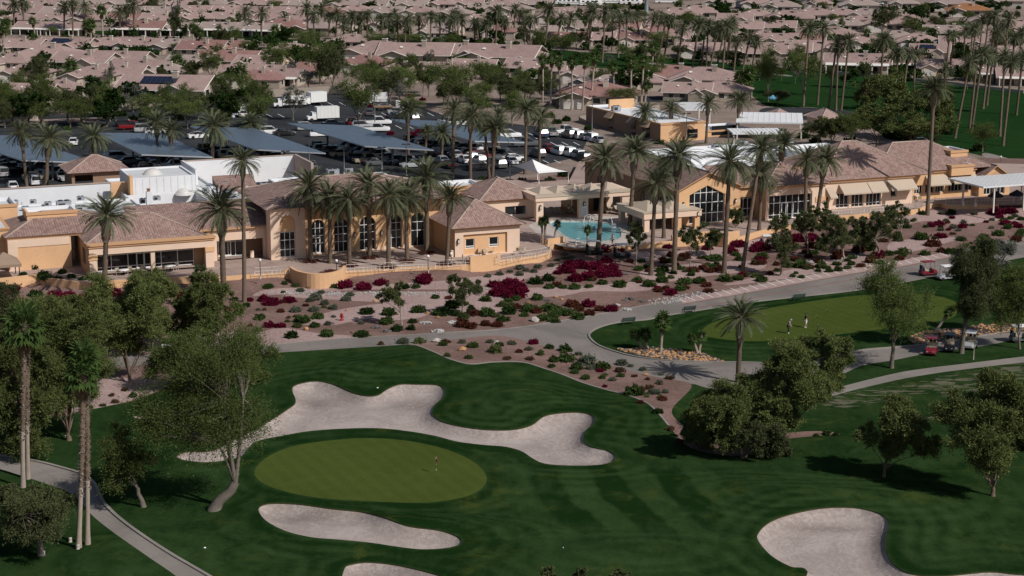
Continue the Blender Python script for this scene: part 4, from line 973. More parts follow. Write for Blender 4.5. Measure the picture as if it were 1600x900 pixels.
mb.face([fL.w(LL/2-1.9, -.06, hL+.2), fL.w(LL/2+1.9, -.06, hL+.2), fL.w(LL/2, -.06, hL+1.15)], 'stucco_dark'); sub(mb, 'gable_moulding', EB)
# flat roofs behind the east building
def fb2(px, py, pxr, zr, D, par, wm='white_roof', z0=0, band=None):
    q = G0(px, py, zr); f = Fr((q.x, q.y, 0)); L = f.upx(pxr, 0, zr); flat(EB, f, L, D, zr, par, wm, z0, 'white_roof', band); return f, L
fb2(1110, 268, 1310, 6.2, 26, .5); fb2(1235, 262, 1310, 6.9, 8, .5, 'stucco', 4, 'stucco_dark'); fb2(1270, 243, 1350, 7.6, 12, .6)
fb2(1486, 236, 1512, 8.3, 5, .6, 'stucco', 4, 'stucco_dark'); fb2(1080, 245, 1240, 6.9, 8, .5)
for (x, y, s) in [(1145, 245, .9), (1180, 240, .8), (1215, 246, .9), (1120, 234, .8), (1250, 238, .8), (1160, 228, .8), (1195, 228, .7), (1230, 226, .9)]: rooftop_unit(EB, G0(x, y, 6.1), s, ANG, 0)
# patio cover
fP = Fr(G0(1545, 333, TZ)); LP = fP.upx(1680); hP = fP.zpy(293)
PC = thing('patio_cover', 'patio cover', fP.P, 0, 'white roofed patio cover on slim posts at the far right of the terrace')
mb = MB(); mb.box(-1.5, LP, -.3, 9, hP, hP+.22, 'white_roof', fP.M)
for k in range(24): mb.box(-1.4+k*(LP+1)/24, -1.3+k*(LP+1)/24, -.28, 8.9, hP+.22, hP+.27, 'trim', fP.M)
sub(mb, 'roof', PC)
for k in range(3):
    for v in (0, 8): mb = MB(); u = k*fP.upx(1592)+.8; mb.box(u-.1, u+.1, v-.1, v+.1, 0, hP, 'trim', fP.M); sub(mb, 'post', PC)

# ---- spa building and carports further back
q = G0(1032, 222, .1); fS = Fr((q.x, q.y, 0), R(24.5)); LS = fS.upx(1101); hS = fS.zpy(193)
SB = thing('flat_roofed_building', 'building', fS.P, 0, 'tan flat roofed building with white roof beyond the parked cars')
flat(SB, fS, LS, 33, hS, .35, 'stucco', 0, 'white_roof', 'stucco_dark')
mb = MB(); mb.box(-.06, 0, 0, 33, .0, hS-.3, 'stucco_brown', fS.M); sub(mb, 'side_wall', SB)
for v in (4, 10, 20):
    mb = MB(); w_ = fS.w; mb.face([w_(-1.3, v, 2.6), w_(-1.3, v+2.6, 2.6), w_(-.05, v+2.6, 3.7), w_(-.05, v, 3.7)][::-1], 'canvas_brown'); mb.face([w_(-1.3, v, 2.6), w_(-.05, v, 3.7), w_(-.05, v, 2.6)], 'canvas_brown'); mb.box(-.1, -.05, v+.3, v+2.3, .3, 2.4, 'glass', fS.M); sub(mb, 'awning', SB)
mb = MB(); a = LS*.6; mb.box(a, a+2.4, -.06, .0, .5, 2.3, 'glass', fS.M); mb.box(a-.1, a+2.5, -.9, -.8, 1.5, 1.6, 'tan_canvas', fS.M); sub(mb, 'window', SB)
rooftop_unit(SB, fS.w(2.5, 24, hS-.35), .9, fS.ang); mb = MB(); mb.box(3, 9, 28, 28.5, hS-.4, hS+1.6, 'stucco', fS.M); sub(mb, 'roof_screen', SB)
f = fS.off(LS+.3, 3); LX = f.upx(1172); hX = f.zpy(205)
EX = thing('annex_building', 'building', f.P, 0, 'low ochre annex joined to the right of the flat roofed building')
flat(EX, f, LX, 9, hX, .3, 'stucco', 0, 'white_roof', 'stucco_dark'); mb = MB(); mb.box(LX*.25, LX*.75, -.05, .0, .3, 2.2, 'glass', f.M); mb.box(1, LX*.2, -.06, 0, 1, 2.2, 'tan_canvas', f.M); sub(mb, 'window', EX)
def slab_roof(px, py, pxr, z, D, desc, ang=ANG):
    q = G0(px, py, z); f = Fr((q.x, q.y, 0), ang); L = f.upx(pxr, 0, z)
    t = thing('carport', 'carport', f.P, 0, desc); mb = MB(); mb.box(0, L, 0, D, z-.3, z, 'white_roof', f.M)
    for k in range(12): mb.box(k*L/12, k*L/12+.1, .02, D-.02, z, z+.05, 'trim', f.M)
    sub(mb, 'roof', t)
    for u in (.3, L-.3):
        for v in (.4, D-.4): mb = MB(); mb.box(u-.12, u+.12, v-.12, v+.12, 0, z-.3, 'trim', f.M); sub(mb, 'post', t)
slab_roof(1070, 171, 1112, 3.6, 13, 'small white roofed carport behind the annex', R(5))
slab_roof(1150, 190, 1255, 3.6, 16, 'large white flat roofed carport right of the annex', R(-8))
slab_roof(1145, 208, 1225, 3.4, 7, 'low white roof strip in front of the large carport', R(3))
def hut(px, py, pxr, eave, D, label, mat='stucco_pale', rise=1.8, ang=ANG):
    q = G0(px, py, .1); f = Fr((q.x, q.y, 0), ang); L = f.upx(pxr); h = f.zpy(eave); t = thing('pavilion', 'small building', f.P, 0, label)
    body(t, f, L, D, h, mat, side=mat, openings=[dict(r=(L*.35, L*.65, .2, 2.0), nx=2)] if L > 3 else []); mb = MB(); hip(mb, f, L, D, h, rise, .6, 'house_tile'); sub(mb, 'roof', t)
hut(1210, 193, 1243, 186, 6, 'left of the two small tiled pavilions by the far fairway'); hut(1284, 199, 1314, 186, 6, 'right of the two small tiled pavilions by the far fairway')

# ---- white shade tent
q = G0(846, 285, .1); tt = thing('shade_tent', 'tent', q, 0, 'white peaked shade tent beside the parking lot')
mb = MB(); c = [G0(*p, 3.0) for p in ((797, 258), (842, 271), (888, 268), (840, 256))]; tp = G0(832, 249, 5.0); tp2 = G0(850, 251, 4.6)
n = 8
for i in range(4):
    a, b = c[i], c[(i+1) % 4]
    for j in range(n):
        for k in range(4):
            def pt(s, t):
                p = a.lerp(b, s); p = Vector(p); p.z -= 0; sag = .35*math.sin(math.pi*s)*(1-t)
                e = p.lerp(tp, t); e.z = 3.0 + (tp.z-3.0)*t**1.5; m = (a+b)/2; e = e.lerp(Vector((tp.x, tp.y, e.z)), sag*.35); return e
            mb.face([pt(j/n, k/4), pt((j+1)/n, k/4), pt((j+1)/n, (k+1)/4), pt(j/n, (k+1)/4)], 'white_paint')
o = mb.build('canopy'); o.parent = tt; o.location = -tt.location
for p in c:
    mb = MB(); mb.tube([(p.x, p.y, 0), (p.x, p.y, 3.02)], .09, 'trim', 6); sub(mb, 'post', tt)

# ================================================================ TERRACE, POOL, RETAINING WALLS
BACK = [(1720,270),(1430,262),(1200,262),(905,262),(890,292),(740,292),(640,296),(400,300),(-120,320)]
def G1(px, py): return G0(px, py, 0)
wf = [G1(*p) for p in FRONT]; wb = [G1(*p) for p in BACK]
POOLP = [(858,350),(868,347),(900,346),(930,347),(960,351),(985,358),(972,364),(968,371),(955,377),(935,381),(905,379),(885,372),(872,362)]
POOLP = [(860,347),(900,345.5),(935,347),(962,352),(970,362),(968,372),(950,376),(930,377),(905,376),(888,371),(876,363)]
pool = [G0(x, y, TZ) for x, y in spline(POOLP, 4)]
DECK = [(826,352),(850,341),(910,338),(975,338),(1010,345),(1008,366),(1002,384),(960,386),(930,388),(900,388),(885,386),(862,380),(845,372)]
deck = [G0(x, y, TZ) for x, y in DECK]
outer = [(p.x, p.y) for p in wf+wb]
def terrace():
    P = [Vector(p) for p in outer]; E = [(i, (i+1) % len(P)) for i in range(len(P))]
    for lp in (deck, pool):
        b = len(P); P += [Vector((p.x, p.y)) for p in lp]; E += [(b+i, b+(i+1) % len(lp)) for i in range(len(lp))]
    vo, eo, fo, _, _, _ = delaunay_2d_cdt(P, E, [], 0, 1e-5); V = np.array([(v.x, v.y) for v in vo]); F3 = np.array([f for f in fo if len(f) == 3]); C = V[F3].mean(1)
    io = inpoly(C, outer); idk = inpoly(C, [(p.x, p.y) for p in deck]); ip = inpoly(C, [(p.x, p.y) for p in pool])
    for nm, mk, mt, z in (('terrace', io & ~idk & ~ip, 'terrace_pave', TZ), ('pool_deck', idk & ~ip, 'pool_deck', TZ)):
        mb = MB()
        for f in F3[mk]:
            a, b, c = V[f]
            if (b[0]-a[0])*(c[1]-a[1])-(b[1]-a[1])*(c[0]-a[0]) < 0: b, c = c, b
            mb.face([(a[0], a[1], z), (b[0], b[1], z), (c[0], c[1], z)], mt)
        structure(mb.build(nm))
    mb = MB()
    for f in F3[ip]:
        a, b, c = V[f]
        if (b[0]-a[0])*(c[1]-a[1])-(b[1]-a[1])*(c[0]-a[0]) < 0: b, c = c, b
        mb.face([(a[0], a[1], TZ-.12), (b[0], b[1], TZ-.12), (c[0], c[1], TZ-.12)], 'pool_water')
    structure(mb.build('pool_water'))
    mb = MB(); n = len(pool); cx = sum((p for p in pool), Vector())/n
    for i in range(n):
        p, q = pool[i], pool[(i+1) % n]; pp = p+(p-cx).normalized()*.3; qq = q+(q-cx).normalized()*.3; k = Vector((0, 0, .03)); d = Vector((0, 0, .2))
        mb.face([p+k, q+k, qq+k, pp+k], 'pool_deck'); mb.face([p-d, q-d, q+k, p+k], 'trim')
    structure(mb.build('pool_coping'))
terrace()
def ret_wall(i0, i1, h0, h1, label, mat='stucco', t=.35, cap='stucco'):
    """retaining wall along the terrace edge, h above the gravel"""
    pts = [Vector((p.x, p.y, 0)) for p in wf[i0:i1+1]]
    if len(pts) > 3: q = spline([(p.x, p.y) for p in pts], 3, False); pts = [Vector((a, b, 0)) for a, b in q]
    mb = MB(); N = len(pts); nn = []
    for i in range(N):
        d = (pts[min(i+1, N-1)]-pts[max(i-1, 0)]).normalized(); nn.append(Vector((-d.y, d.x, 0)))
    L = [(pts[i]-nn[i]*.02, pts[i]+nn[i]*t) for i in range(N)]
    u = lambda z: Vector((0, 0, z))
    for i in range(N-1):
        (a, b), (c, d) = L[i], L[i+1]; za = h0+(h1-h0)*i/(N-1); zb = h0+(h1-h0)*(i+1)/(N-1)
        mb.face([a-u(.1), c-u(.1), c+u(zb), a+u(za)], mat); mb.face([a+u(za), c+u(zb), d+u(zb), b+u(za)], cap); mb.face([d-u(.1), b-u(.1), b+u(za), d+u(zb)], mat)
    for i in (0, N-1):
        a, b = L[i]; z = h0 if i == 0 else h1; q = [a-u(.1), b-u(.1), b+u(z), a+u(z)]; mb.face(q if i else q[::-1], mat)
    o = mb.build('retaining_wall'); reg(o, 'wall', label); return o
ret_wall(0, 3, 1.9, 1.9, 'tan garden wall by the brown canopy at the far left')
ret_wall(3, 8, 1.45, 1.45, 'low tan planter wall below the left lounge windows')
ret_wall(8, 10, 1.25, 1.25, 'short low tan wall left of the curved bastion wall')
ret_wall(10, 11, 1.25, 2.0, 'short sloping wall piece where the curved bastion begins')
ret_wall(11, 17, 2.0, 2.0, 'curved tan bastion wall bulging toward the gravel below the arches')
ret_wall(17, 22, 1.25, 1.25, 'long low tan wall under the terrace railing')
ret_wall(22, 24, 2.3, 2.3, 'tall tan corner wall below the two-window pavilion')
ret_wall(24, 29, 1.3, 1.3, 'rounded low tan wall of the small dining terrace')
ret_wall(29, 30, 2.0, 2.0, 'tan planter wall beside the clump of small pool palms')
ret_wall(34, 36, 2.1, 2.1, 'tan wall below the canopy right of the pool')
ret_wall(36, 37, 2.2, 2.2, 'tan wall among bougainvilleas right of the gabled window front')
ret_wall(39, 46, 1.35, 1.35, 'long low tan wall edging the right end terrace')
ret_wall(30, 34, 1.25, 1.25, 'low wall along the front of the pool deck')
ret_wall(37, 39, 1.25, 1.25, 'low tan wall screened by garden trees at the right terrace')
def railing(pts, label, z=TZ, h=1.05, mat='trim', sp=.55, thin=.025):
    """metal railing: rails plus posts"""
    P = [G0(x, y, z) for x, y in pts]; t = thing('railing', 'railing', P[0], 0, label); mb = MB()
    for i in range(len(P)-1):
        for hh in (h, h*.55, .12): mb.tube([P[i]+Vector((0, 0, hh)), P[i+1]+Vector((0, 0, hh))], thin, mat, 4)
    sub(mb, 'rail', t); mb = MB()
    for i in range(len(P)-1):
        n = max(1, int((P[i+1]-P[i]).length/sp))
        for k in range(n+1):
            q = P[i].lerp(P[i+1], k/n); r = thin*1.5 if k % 4 == 0 else thin*.6; mb.tube([q, q+Vector((0, 0, h))], r, mat, 4)
    sub(mb, 'baluster', t)
railing([(398,431),(452,428)], 'white railing left of the curved bastion wall')
railing([(541,426),(600,423),(700,418),(727,416)], 'long white railing on the terrace edge before the arcade palms')
railing([(776,411),(815,405),(842,401),(858,397),(861,391)], 'white railing curving round the small dining terrace')
railing([(1290,336),(1360,331),(1440,326),(1462,318)], 'white railing before the awning windows on the right terrace')
railing([(1478,321),(1560,319),(1600,318),(1690,313)], 'white railing in front of the patio cover')
railing([(883,383),(900,384),(960,386)], 'white pool fence behind the parked golf carts')
railing([(812,372),(845,380),(856,384)], 'tan stair railing left of the pool', mat='stucco')
# ================================================================ VEGETATION
ANCH = {}
def place(o, px, py): ANCH[o.name] = (px, py)
def quads(name, C, U, Vv, mats, midx=None):
    """N rhombic leaves: centre C, half axes U, Vv"""
    N = len(C); co = np.empty((N, 4, 3), np.float32); co[:, 0] = C-U; co[:, 1] = C+Vv; co[:, 2] = C+U; co[:, 3] = C-Vv
    return co.reshape(-1, 3), N
def leaf_mesh(name, parts, mats, extra=None):
    """parts: list of (C, U, V, matindex) leaf sets; extra: an MB with solid geometry"""
    cos = []; mi = []
    for C, U, V, m in parts:
        co, N = quads(name, C, U, V, mats); cos.append(co); mi += [m]*N
    co = np.vstack(cos); NQ = len(mi)
    me = bpy.data.meshes.new(name)
    ev = extra.v if extra else []; ef = extra.f if extra else []
    off = len(co); allco = np.vstack([co, np.array(ev, np.float32).reshape(-1, 3)]) if ev else co
    loops = list(range(NQ*4)); starts = list(range(0, NQ*4, 4)); tot = [4]*NQ
    for f in ef: starts.append(len(loops)); tot.append(len(f)); loops += [i+off for i in f]
    me.vertices.add(len(allco)); me.vertices.foreach_set('co', allco.ravel())
    me.loops.add(len(loops)); me.loops.foreach_set('vertex_index', np.array(loops, np.int32))
    me.polygons.add(len(starts)); me.polygons.foreach_set('loop_start', np.array(starts, np.int32))
    try: me.polygons.foreach_set('loop_total', np.array(tot, np.int32))
    except Exception: pass
    ml = list(mats)
    if extra:
        for k in extra.m:
            n = extra.mats[k]
            if n not in ml: ml.append(n)
            mi.append(ml.index(n))
    me.polygons.foreach_set('material_index', np.array(mi, np.int32)); setp(me, ml); me.update(calc_edges=True); me.validate(); return me
def rdir(rs, n):
    v = rs.normal(size=(n, 3)); return v/np.linalg.norm(v, axis=1)[:, None]
def orient(rs, n, s, asp=.6, up=0.0):
    a = rdir(rs, n); 
    if up: a[:, 2] *= (1-up); a /= np.linalg.norm(a, axis=1)[:, None]
    b = np.cross(a, rdir(rs, n)); b /= np.linalg.norm(b, axis=1)[:, None]
    k = rs.uniform(.6, 1.25, (n, 1))*s; return a*k, b*k*asp
def sprays(rs, centres, rad, nsp, nleaf, size, droop=.3, asp=.5, upb=.2, jit=.12, mult=1.0):
    """wispy twigs leaving each clump centre outward, leaves strung along them"""
    Cs = []; Ds = []
    for (c, o), r in zip(centres, rad):
        d = rdir(rs, nsp); d += .55*o; d[:, 2] += upb; d /= np.linalg.norm(d, axis=1)[:, None]
        t = rs.uniform(.12, 1, (nsp, nleaf, 1))**.8; L = r*rs.uniform(.55, 1.25, (nsp, 1, 1))
        p = c + d[:, None, :]*t*L; p[..., 2] -= droop*r*(t[..., 0]**2); p += rs.normal(0, jit*r, p.shape)
        Cs.append(p.reshape(-1, 3)); Ds.append(np.repeat(d, nleaf, 0))
    C = np.vstack(Cs); n = len(C); U, V = orient(rs, n, size, asp); D = np.vstack(Ds); U = U*.5 + D*size*.6
    return C, U, V
def limb(mb, a, b, r0, r1, mat, rs, sag=.15, n=5):
    a = Vector(a); b = Vector(b); L = (b-a).length; m = a.lerp(b, .5) + Vector((rs.uniform(-1, 1)*.12*L, rs.uniform(-1, 1)*.12*L, sag*L)); pts = []; rr = []
    for i in range(n+1):
        t = i/n; pts.append(a*(1-t)**2 + m*2*t*(1-t) + b*t*t); rr.append(r0+(r1-r0)*t)
    mb.tube(pts, rr, mat, 5, cap=False); return pts
TK = dict(
    pine=dict(leaf='lf_pine', bark='bark', K=150, nsp=48, nl=13, size=.128, droop=.0, upb=.55, asp=.36, clr=.24, lobes=13, shell=.25, jit=.11, lean=.1),
    mesq=dict(leaf='lf_mesquite', bark='bark_grey', K=104, nsp=27, nl=16, size=.108, droop=.12, upb=.65, asp=.38, clr=.50, lobes=10, shell=.35, jit=.09, lean=.4),
    olive=dict(leaf='lf_olive', bark='bark_grey', K=115, nsp=46, nl=14, size=.122, droop=.55, upb=.0, asp=.36, clr=.30, lobes=10, shell=.5, jit=.10, lean=.3),
    silver=dict(leaf='lf_silver', bark='bark_grey', K=60, nsp=26, nl=11, size=.15, droop=.3, upb=.2, asp=.4, clr=.27, shell=.4, jit=.12, lean=.3),
    dense=dict(leaf='lf_dense', bark='bark_grey', K=80, nsp=40, nl=10, size=.21, droop=.1, upb=.1, asp=.6, clr=.27, shell=.75, jit=.10, lean=.1),
    airy=dict(leaf='lf_garden', bark='bark_pale', K=90, nsp=30, nl=11, size=.115, droop=.15, upb=.3, asp=.5, clr=.24, shell=.35, jit=.12, lean=.3),
)
def tree_meshes(kind, W, H, D, cz, ox, th, seed, lod=1.0, tr=.22, clear=None, fx=None):
    """W/H/D crown diameters, cz crown centre height, ox sideways offset, th fork height"""
    k = TK[kind]; rs = np.random.RandomState(seed); K = max(6, int(k['K']*(.55+.45*min(lod, 1))*min(2.0, max(.62, (W*H*D)**.5/22))))
    cen = []; rad = []; base = .5*(W+H)*.5; NL = k.get('lobes', 9); lobes = []
    for i in range(NL):
        d = rdir(rs, 1)[0]; d[2] = d[2]*.9+.1; q = rs.uniform(.45, .72); a_ = i*2.4+seed
        d[0] = .6*d[0]+.4*math.cos(a_); d[1] = .6*d[1]+.4*math.sin(a_); lobes.append((d*q, rs.uniform(.24, .42)))
    lobes.append((np.array([0, 0, .1]), .4))
    while len(cen) < K:
        c_, lr = lobes[len(cen) % len(lobes)]; d = rdir(rs, 1)[0]
        if d[2] < -.3: d[2] *= .4
        q = c_ + d*lr*rs.uniform(k['shell'], 1)
        p = np.array([q[0]*W/2+ox, q[1]*D/2, cz+q[2]*H/2]); o_ = q/(np.linalg.norm(q)+1e-6); rr = k['clr']*base*rs.uniform(.5, 1.15)*.72
        cen.append((p, (o_+d)/2)); rad.append(rr)
    nl = max(3, int(k['nl']*lod**.5)); nsp = max(5, int(k['nsp']*lod**.5)); size = k['size']*(1/lod)**.33 if lod < 1 else k['size']
    C, U, V = sprays(rs, cen, rad, nsp, nl, size, k['droop'], k['asp'], k['upb'], k['jit'])
    me = leaf_mesh('crown', [(C, U, V, 0)], [k['leaf']])
    mb = MB(); fork = Vector((ox*k['lean']*rs.uniform(.4, 1) if fx is None else fx, 0, th)); b = k['bark']
    mb.tube([(0, 0, -.3), (0, 0, .05), (fork.x*.3, .05*tr, th*.35), (fork.x*.75+rs.uniform(-1, 1)*tr*.6, 0, th*.7), tuple(fork)], [tr*1.5, tr*1.25, tr, tr*.9, tr*.85], b, 8, False)
    nm = min(K, 5 if lod < .5 or fx is not None else 9); mains = []
    for i in range(nm):
        p = cen[int(i*K/nm)][0]; q = fork.lerp(Vector(p), .6); mains.append(q); limb(mb, fork-Vector((0, 0, tr*.3)), q, tr*.5, tr*.16, b, rs)
    if lod > .3:
        for p, d in cen:
            q = min(mains, key=lambda m: (m-Vector(p)).length); limb(mb, q, p, tr*.13, tr*.04, b, rs, .05, 3)
    return mb.mesh('trunk'), me
def make_tree(name, kind, bx, by, cx, cy, w, h, label=None, desc=None, group=None, fork=None, lod=1.0, seed=None, tr=None, cat='tree', depth=.9, fx=None):
    B = G(bx, by); s = F*CAMH/(CAMH*B.y/1.0)*1.0; s = F/((B-Vector((0, 0, CAMH))).length)   # px per metre
    zt = ZT(B, cy-h/2); W = w/s; H = h/s*1.04; cz = zt-H/2; ox = (cx-bx)/s
    th = ZT(B, fork) if fork else max(.8, cz-H*.42); seed = seed or int(bx*7+by)
    tr = (tr*.8) if tr else max(.07, W*.018)
    tm, cm = tree_meshes(kind, W*1.0, H*1.0, W*depth, cz, ox, th, seed, lod, tr, None, fx)
    r = thing(name, cat, B, 0, label, desc, group); place(r, cx, cy)
    for nm, me in (('trunk', tm), ('crown', cm)):
        o = bpy.data.objects.new(nm, me); link(o); o.parent = r
    return r
# ---------------------------------------------------------------- palms
def frond_set(rs, n, L, emin, emax, steps, ll, lw, droop, bare=.12):
    C = []; U = []; V = []; stems = []
    for i in range(n):
        az = i*2.39996+rs.uniform(-.25, .25); f = i/(n-1); e = R(emax+(emin-emax)*f**.85+rs.uniform(-7, 7)); l = L*rs.uniform(.85, 1.08)*(.78 if f < .12 else 1)
        h = np.array([math.cos(az), math.sin(az), 0.]); up = np.array([0, 0, 1.]); side = np.array([-math.sin(az), math.cos(az), 0.])
        t = np.linspace(0, 1, steps); ang = e - droop*(t**1.3)*R(95)*(.55+.45*math.cos(e)); ds = l/(steps-1)
        px = np.concatenate([[0], np.cumsum(np.cos(ang[:-1])*ds)]); pz = np.concatenate([[0], np.cumsum(np.sin(ang[:-1])*ds)])
        P = px[:, None]*h + pz[:, None]*up; T = np.cos(ang)[:, None]*h + np.sin(ang)[:, None]*up; Nn = np.cross(T, side); Nn = -Nn if Nn[0, 2] < 0 else Nn
        tw = rs.uniform(-.5, .5)
        m = t > bare; prof = np.sin(np.clip((t[m]-bare)/(1-bare)*.86+.14, 0, 1)*math.pi)**.55*.85+.15
        for sg in (-1, 1):
            sd = sg*side*math.cos(.35+tw*sg) + Nn[m]*math.sin(.35+tw*sg)
            d = T[m]*.75 + sd*.75; d /= np.linalg.norm(d, axis=1)[:, None]; le = (ll*prof*rs.uniform(.85, 1.15, m.sum()))[:, None]
            d2 = d.copy(); d2[:, 2] -= .15; hl = le/2
            C.append(P[m]+d2*hl); U.append(d2*hl); wv = np.cross(d2, Nn[m]*1.0); wv /= np.linalg.norm(wv, axis=1)[:, None]+1e-9; V.append((T[m]*.75+wv*.35)*lw)
        stems.append(P)
    return np.vstack(C), np.vstack(U), np.vstack(V), stems
def date_crown(seed, n=84, L=4.2, steps=28, lw=.07, rmin=-22):
    rs = np.random.RandomState(seed); C, U, V, st = frond_set(rs, n, L, rmin, 80, steps, .72, lw, .55)
    mb = MB()
    for P in st[::1]:
        q = [tuple(P[k]) for k in (0, steps//4, steps//2, 3*steps//4, steps-1)]; mb.tube(q, [.055, .04, .03, .02, .01], 'frond_stem', 3, False)
    # bulging old leaf bases under the crown
    prof = [(.36, -3.3), (.50, -2.9), (.60, -2.3), (.58, -1.7), (.66, -1.1), (.60, -.5), (.42, .05), (.12, .25)]; mb.lathe((0, 0, 0), prof, 'bark', 12)
    for k in range(110):
        a = k*2.39996; z = -3.0+3.0*k/110; r = .54+.1*math.sin((z+3)/3*math.pi); d = Vector((math.cos(a), math.sin(a), 0)); p = d*r+Vector((0, 0, z)); q = p+d*.16+Vector((0, 0, .2)); s = Vector((-d.y, d.x, 0))*.1
        mb.face([p-s, p+s, q], 'bark_pale')
    return leaf_mesh('crown', [(C, U, V, 0)], ['lf_date'], mb)
noisy('frond_stem', (.17, .165, .085), .15, 3, .8)
def fan_crown(seed, n=34, r=1.0, pet=.9, skirt=True, seg=11):
    rs = np.random.RandomState(seed); C = []; U = []; V = []; mi = []; sets = [[], []]
    mb = MB(); tot = n+(16 if skirt else 0)
    for i in range(tot):
        dead = i >= n; f = i/(n-1) if not dead else 1
        az = i*2.39996+rs.uniform(-.2, .2); e = R(82-112*f**.9+rs.uniform(-8, 8)) if not dead else R(rs.uniform(-85, -60)); l = pet*rs.uniform(.8, 1.15)*(.5 if dead else 1)
        h = np.array([math.cos(az), math.sin(az), 0.]); side = np.array([-math.sin(az), math.cos(az), 0.]); T = math.cos(e)*h+np.array([0, 0, math.sin(e)]); N_ = np.cross(side, T)
        z0 = np.array([0, 0, -.1-(rs.uniform(0, .9) if dead else .25*f)]); P = z0+T*l
        if not dead: mb.tube([tuple(z0), tuple(z0+T*l*.5), tuple(P)], .022, 'frond_stem', 3, False)
        for k in range(seg):
            a = (k/(seg-1)-.5)*R(250 if not dead else 100); d = math.cos(a)*T+math.sin(a)*side; d[2] -= .45*abs(math.sin(a))+.15+.35*f; d /= np.linalg.norm(d)
            le = r*rs.uniform(.85, 1.1)*(1-.18*abs(a)/2); wv = np.cross(d, N_); sets[dead].append((P+d*le*.5, d*le*.5, wv/np.linalg.norm(wv)*.062*r*1.5))
    parts = []
    for k, s in enumerate(sets):
        if s: parts.append((np.array([a[0] for a in s]), np.array([a[1] for a in s]), np.array([a[2] for a in s]), k))
    return leaf_mesh('crown', parts, ['lf_fan', 'lf_fan_dead'], mb)
def palm_trunk(seed, r=.27, mat='bark', rough=.06, H=10, flare=1.35, taper=.85):
    rs = np.random.RandomState(seed); mb = MB(); n = 34; pts = []; rr = []
    bend = rs.uniform(-.14, .14)
    for i in range(n+1):
        t = i/n; pts.append((bend*math.sin(t*math.pi)*r*4, 0, t*H - (.4 if i == 0 else 0))); rr.append(r*(1+(flare-1)*math.exp(-t*14))*(1-(1-taper)*t)*(1+rough*rs.uniform(-1, 1)))
    mb.tube(pts, rr, mat, 9, False); return mb.mesh('trunk')
def far_crown(seed, kind='date'):
    if kind == 'date': return date_crown(seed, 56, 4.2, 12, .25, -38)
    return fan_crown(seed, 30, 1.15, .9, True, 9)
def shag_trunk(seed):
    rs = np.random.RandomState(seed); mb = MB(); pts = []; rr = []; n = 60
    for i in range(n+1):
        t = i/n; sh = min(1, max(0, (t-.32)/.1)); pts.append((.12*math.sin(t*2.6+seed), .08*math.sin(t*3.1), t*10-(.4 if i == 0 else 0))); rr.append((.16+.08*math.exp(-t*16)) + sh*(.02+.04*rs.uniform(-1, 1)))
    mb.tube(pts[:22], rr[:22], 'bark_pale', 10, False); mb.tube(pts[21:], rr[21:], 'bark', 10, False)
    for k in range(520):
        t = .30+.70*rs.uniform(); a = rs.uniform(0, 6.28); i = t*n; P = Vector(pts[int(min(i, n-1))]); d = Vector((math.cos(a), math.sin(a), 0)); p = P+d*.17; s_ = Vector((-d.y, d.x, 0))*rs.uniform(.04, .08); q = p+d*rs.uniform(.06, .18)+Vector((0, 0, rs.uniform(-.05, .16)))
        mb.face([p-s_, p+s_, q], 'bark_pale' if rs.uniform() < .6 else 'bark')
    return mb.mesh('trunk')
SHAG = [shag_trunk(1), shag_trunk(2)]
PM = dict(date=[date_crown(11), date_crown(12, 70, 4.3, 28, .07, -34), date_crown(13, 92, 4.0, 28, .07, -12), date_crown(14, 78, 4.4, 28, .075, -42), date_crown(15, 60, 4.1, 28, .08, -18)], fan=[fan_crown(s) for s in (21, 22, 23)], fdate=[far_crown(s) for s in (31, 32, 33)], ffan=[far_crown(s, 'fan') for s in (41, 42)])
PT = dict(date=[palm_trunk(s, .36, 'bark', .10) for s in (1, 2)], fan=[palm_trunk(s, .23, 'bark_pale', .10) for s in (3, 4)])
def palm(kind, cx, cy, bx, by, w, label=None, group=None, far=False, flat_z=0, name=None, rough=False, extra=''):
    B = G(bx, by) if flat_z == 0 else G0(bx, by, flat_z); s = F/((B-Vector((0, 0, CAMH))).length)
    h = ZT(B, cy)
    if flat_z: h = ZT(B, cy)
    ref = 8.3 if kind == 'date' else 3.9; k = (w/s)/ref; k = min(max(k, .45), 1.5)
    dx = (cx-bx)/s; lean = math.atan2(dx, h)
    from mathutils import Quaternion
    q = Quaternion((0, 1, 0), lean) @ Quaternion((0, 0, 1), (bx*1.7+by) % 6.28)
    nm = name or ('date_palm' if kind == 'date' else 'fan_palm')
    d = ('slim ' if kind == 'fan' else '') + ('leaning ' if abs(lean) > R(4.5) else '') + ('tall ' if h > 13.5 else 'short ' if h < 5.5 else '') + ('date palm' if kind == 'date' else 'fan palm')
    r = thing(nm, 'palm tree', B, 0, label, d.strip(), group); r.rotation_euler = q.to_euler(); place(r, cx, cy)
    i = int(bx*3+by*5); H = math.hypot(dx, h)
    t = bpy.data.objects.new('trunk', SHAG[i % 2] if 'fg' in extra else PT[kind][i % 2]); link(t); t.parent = r; kt = min(1.25, max(.75, k)) if 'fg' not in extra else 1.15; t.scale = (kt, kt, H/10)
    c = bpy.data.objects.new('crown', PM[('f' if far else '')+kind][i % len(PM[('f' if far else '')+kind])]); link(c); c.parent = r; c.location = (0, 0, H); c.scale = (k,)*3
    if kind == 'date' : c.scale = (k, k, k)
    return r
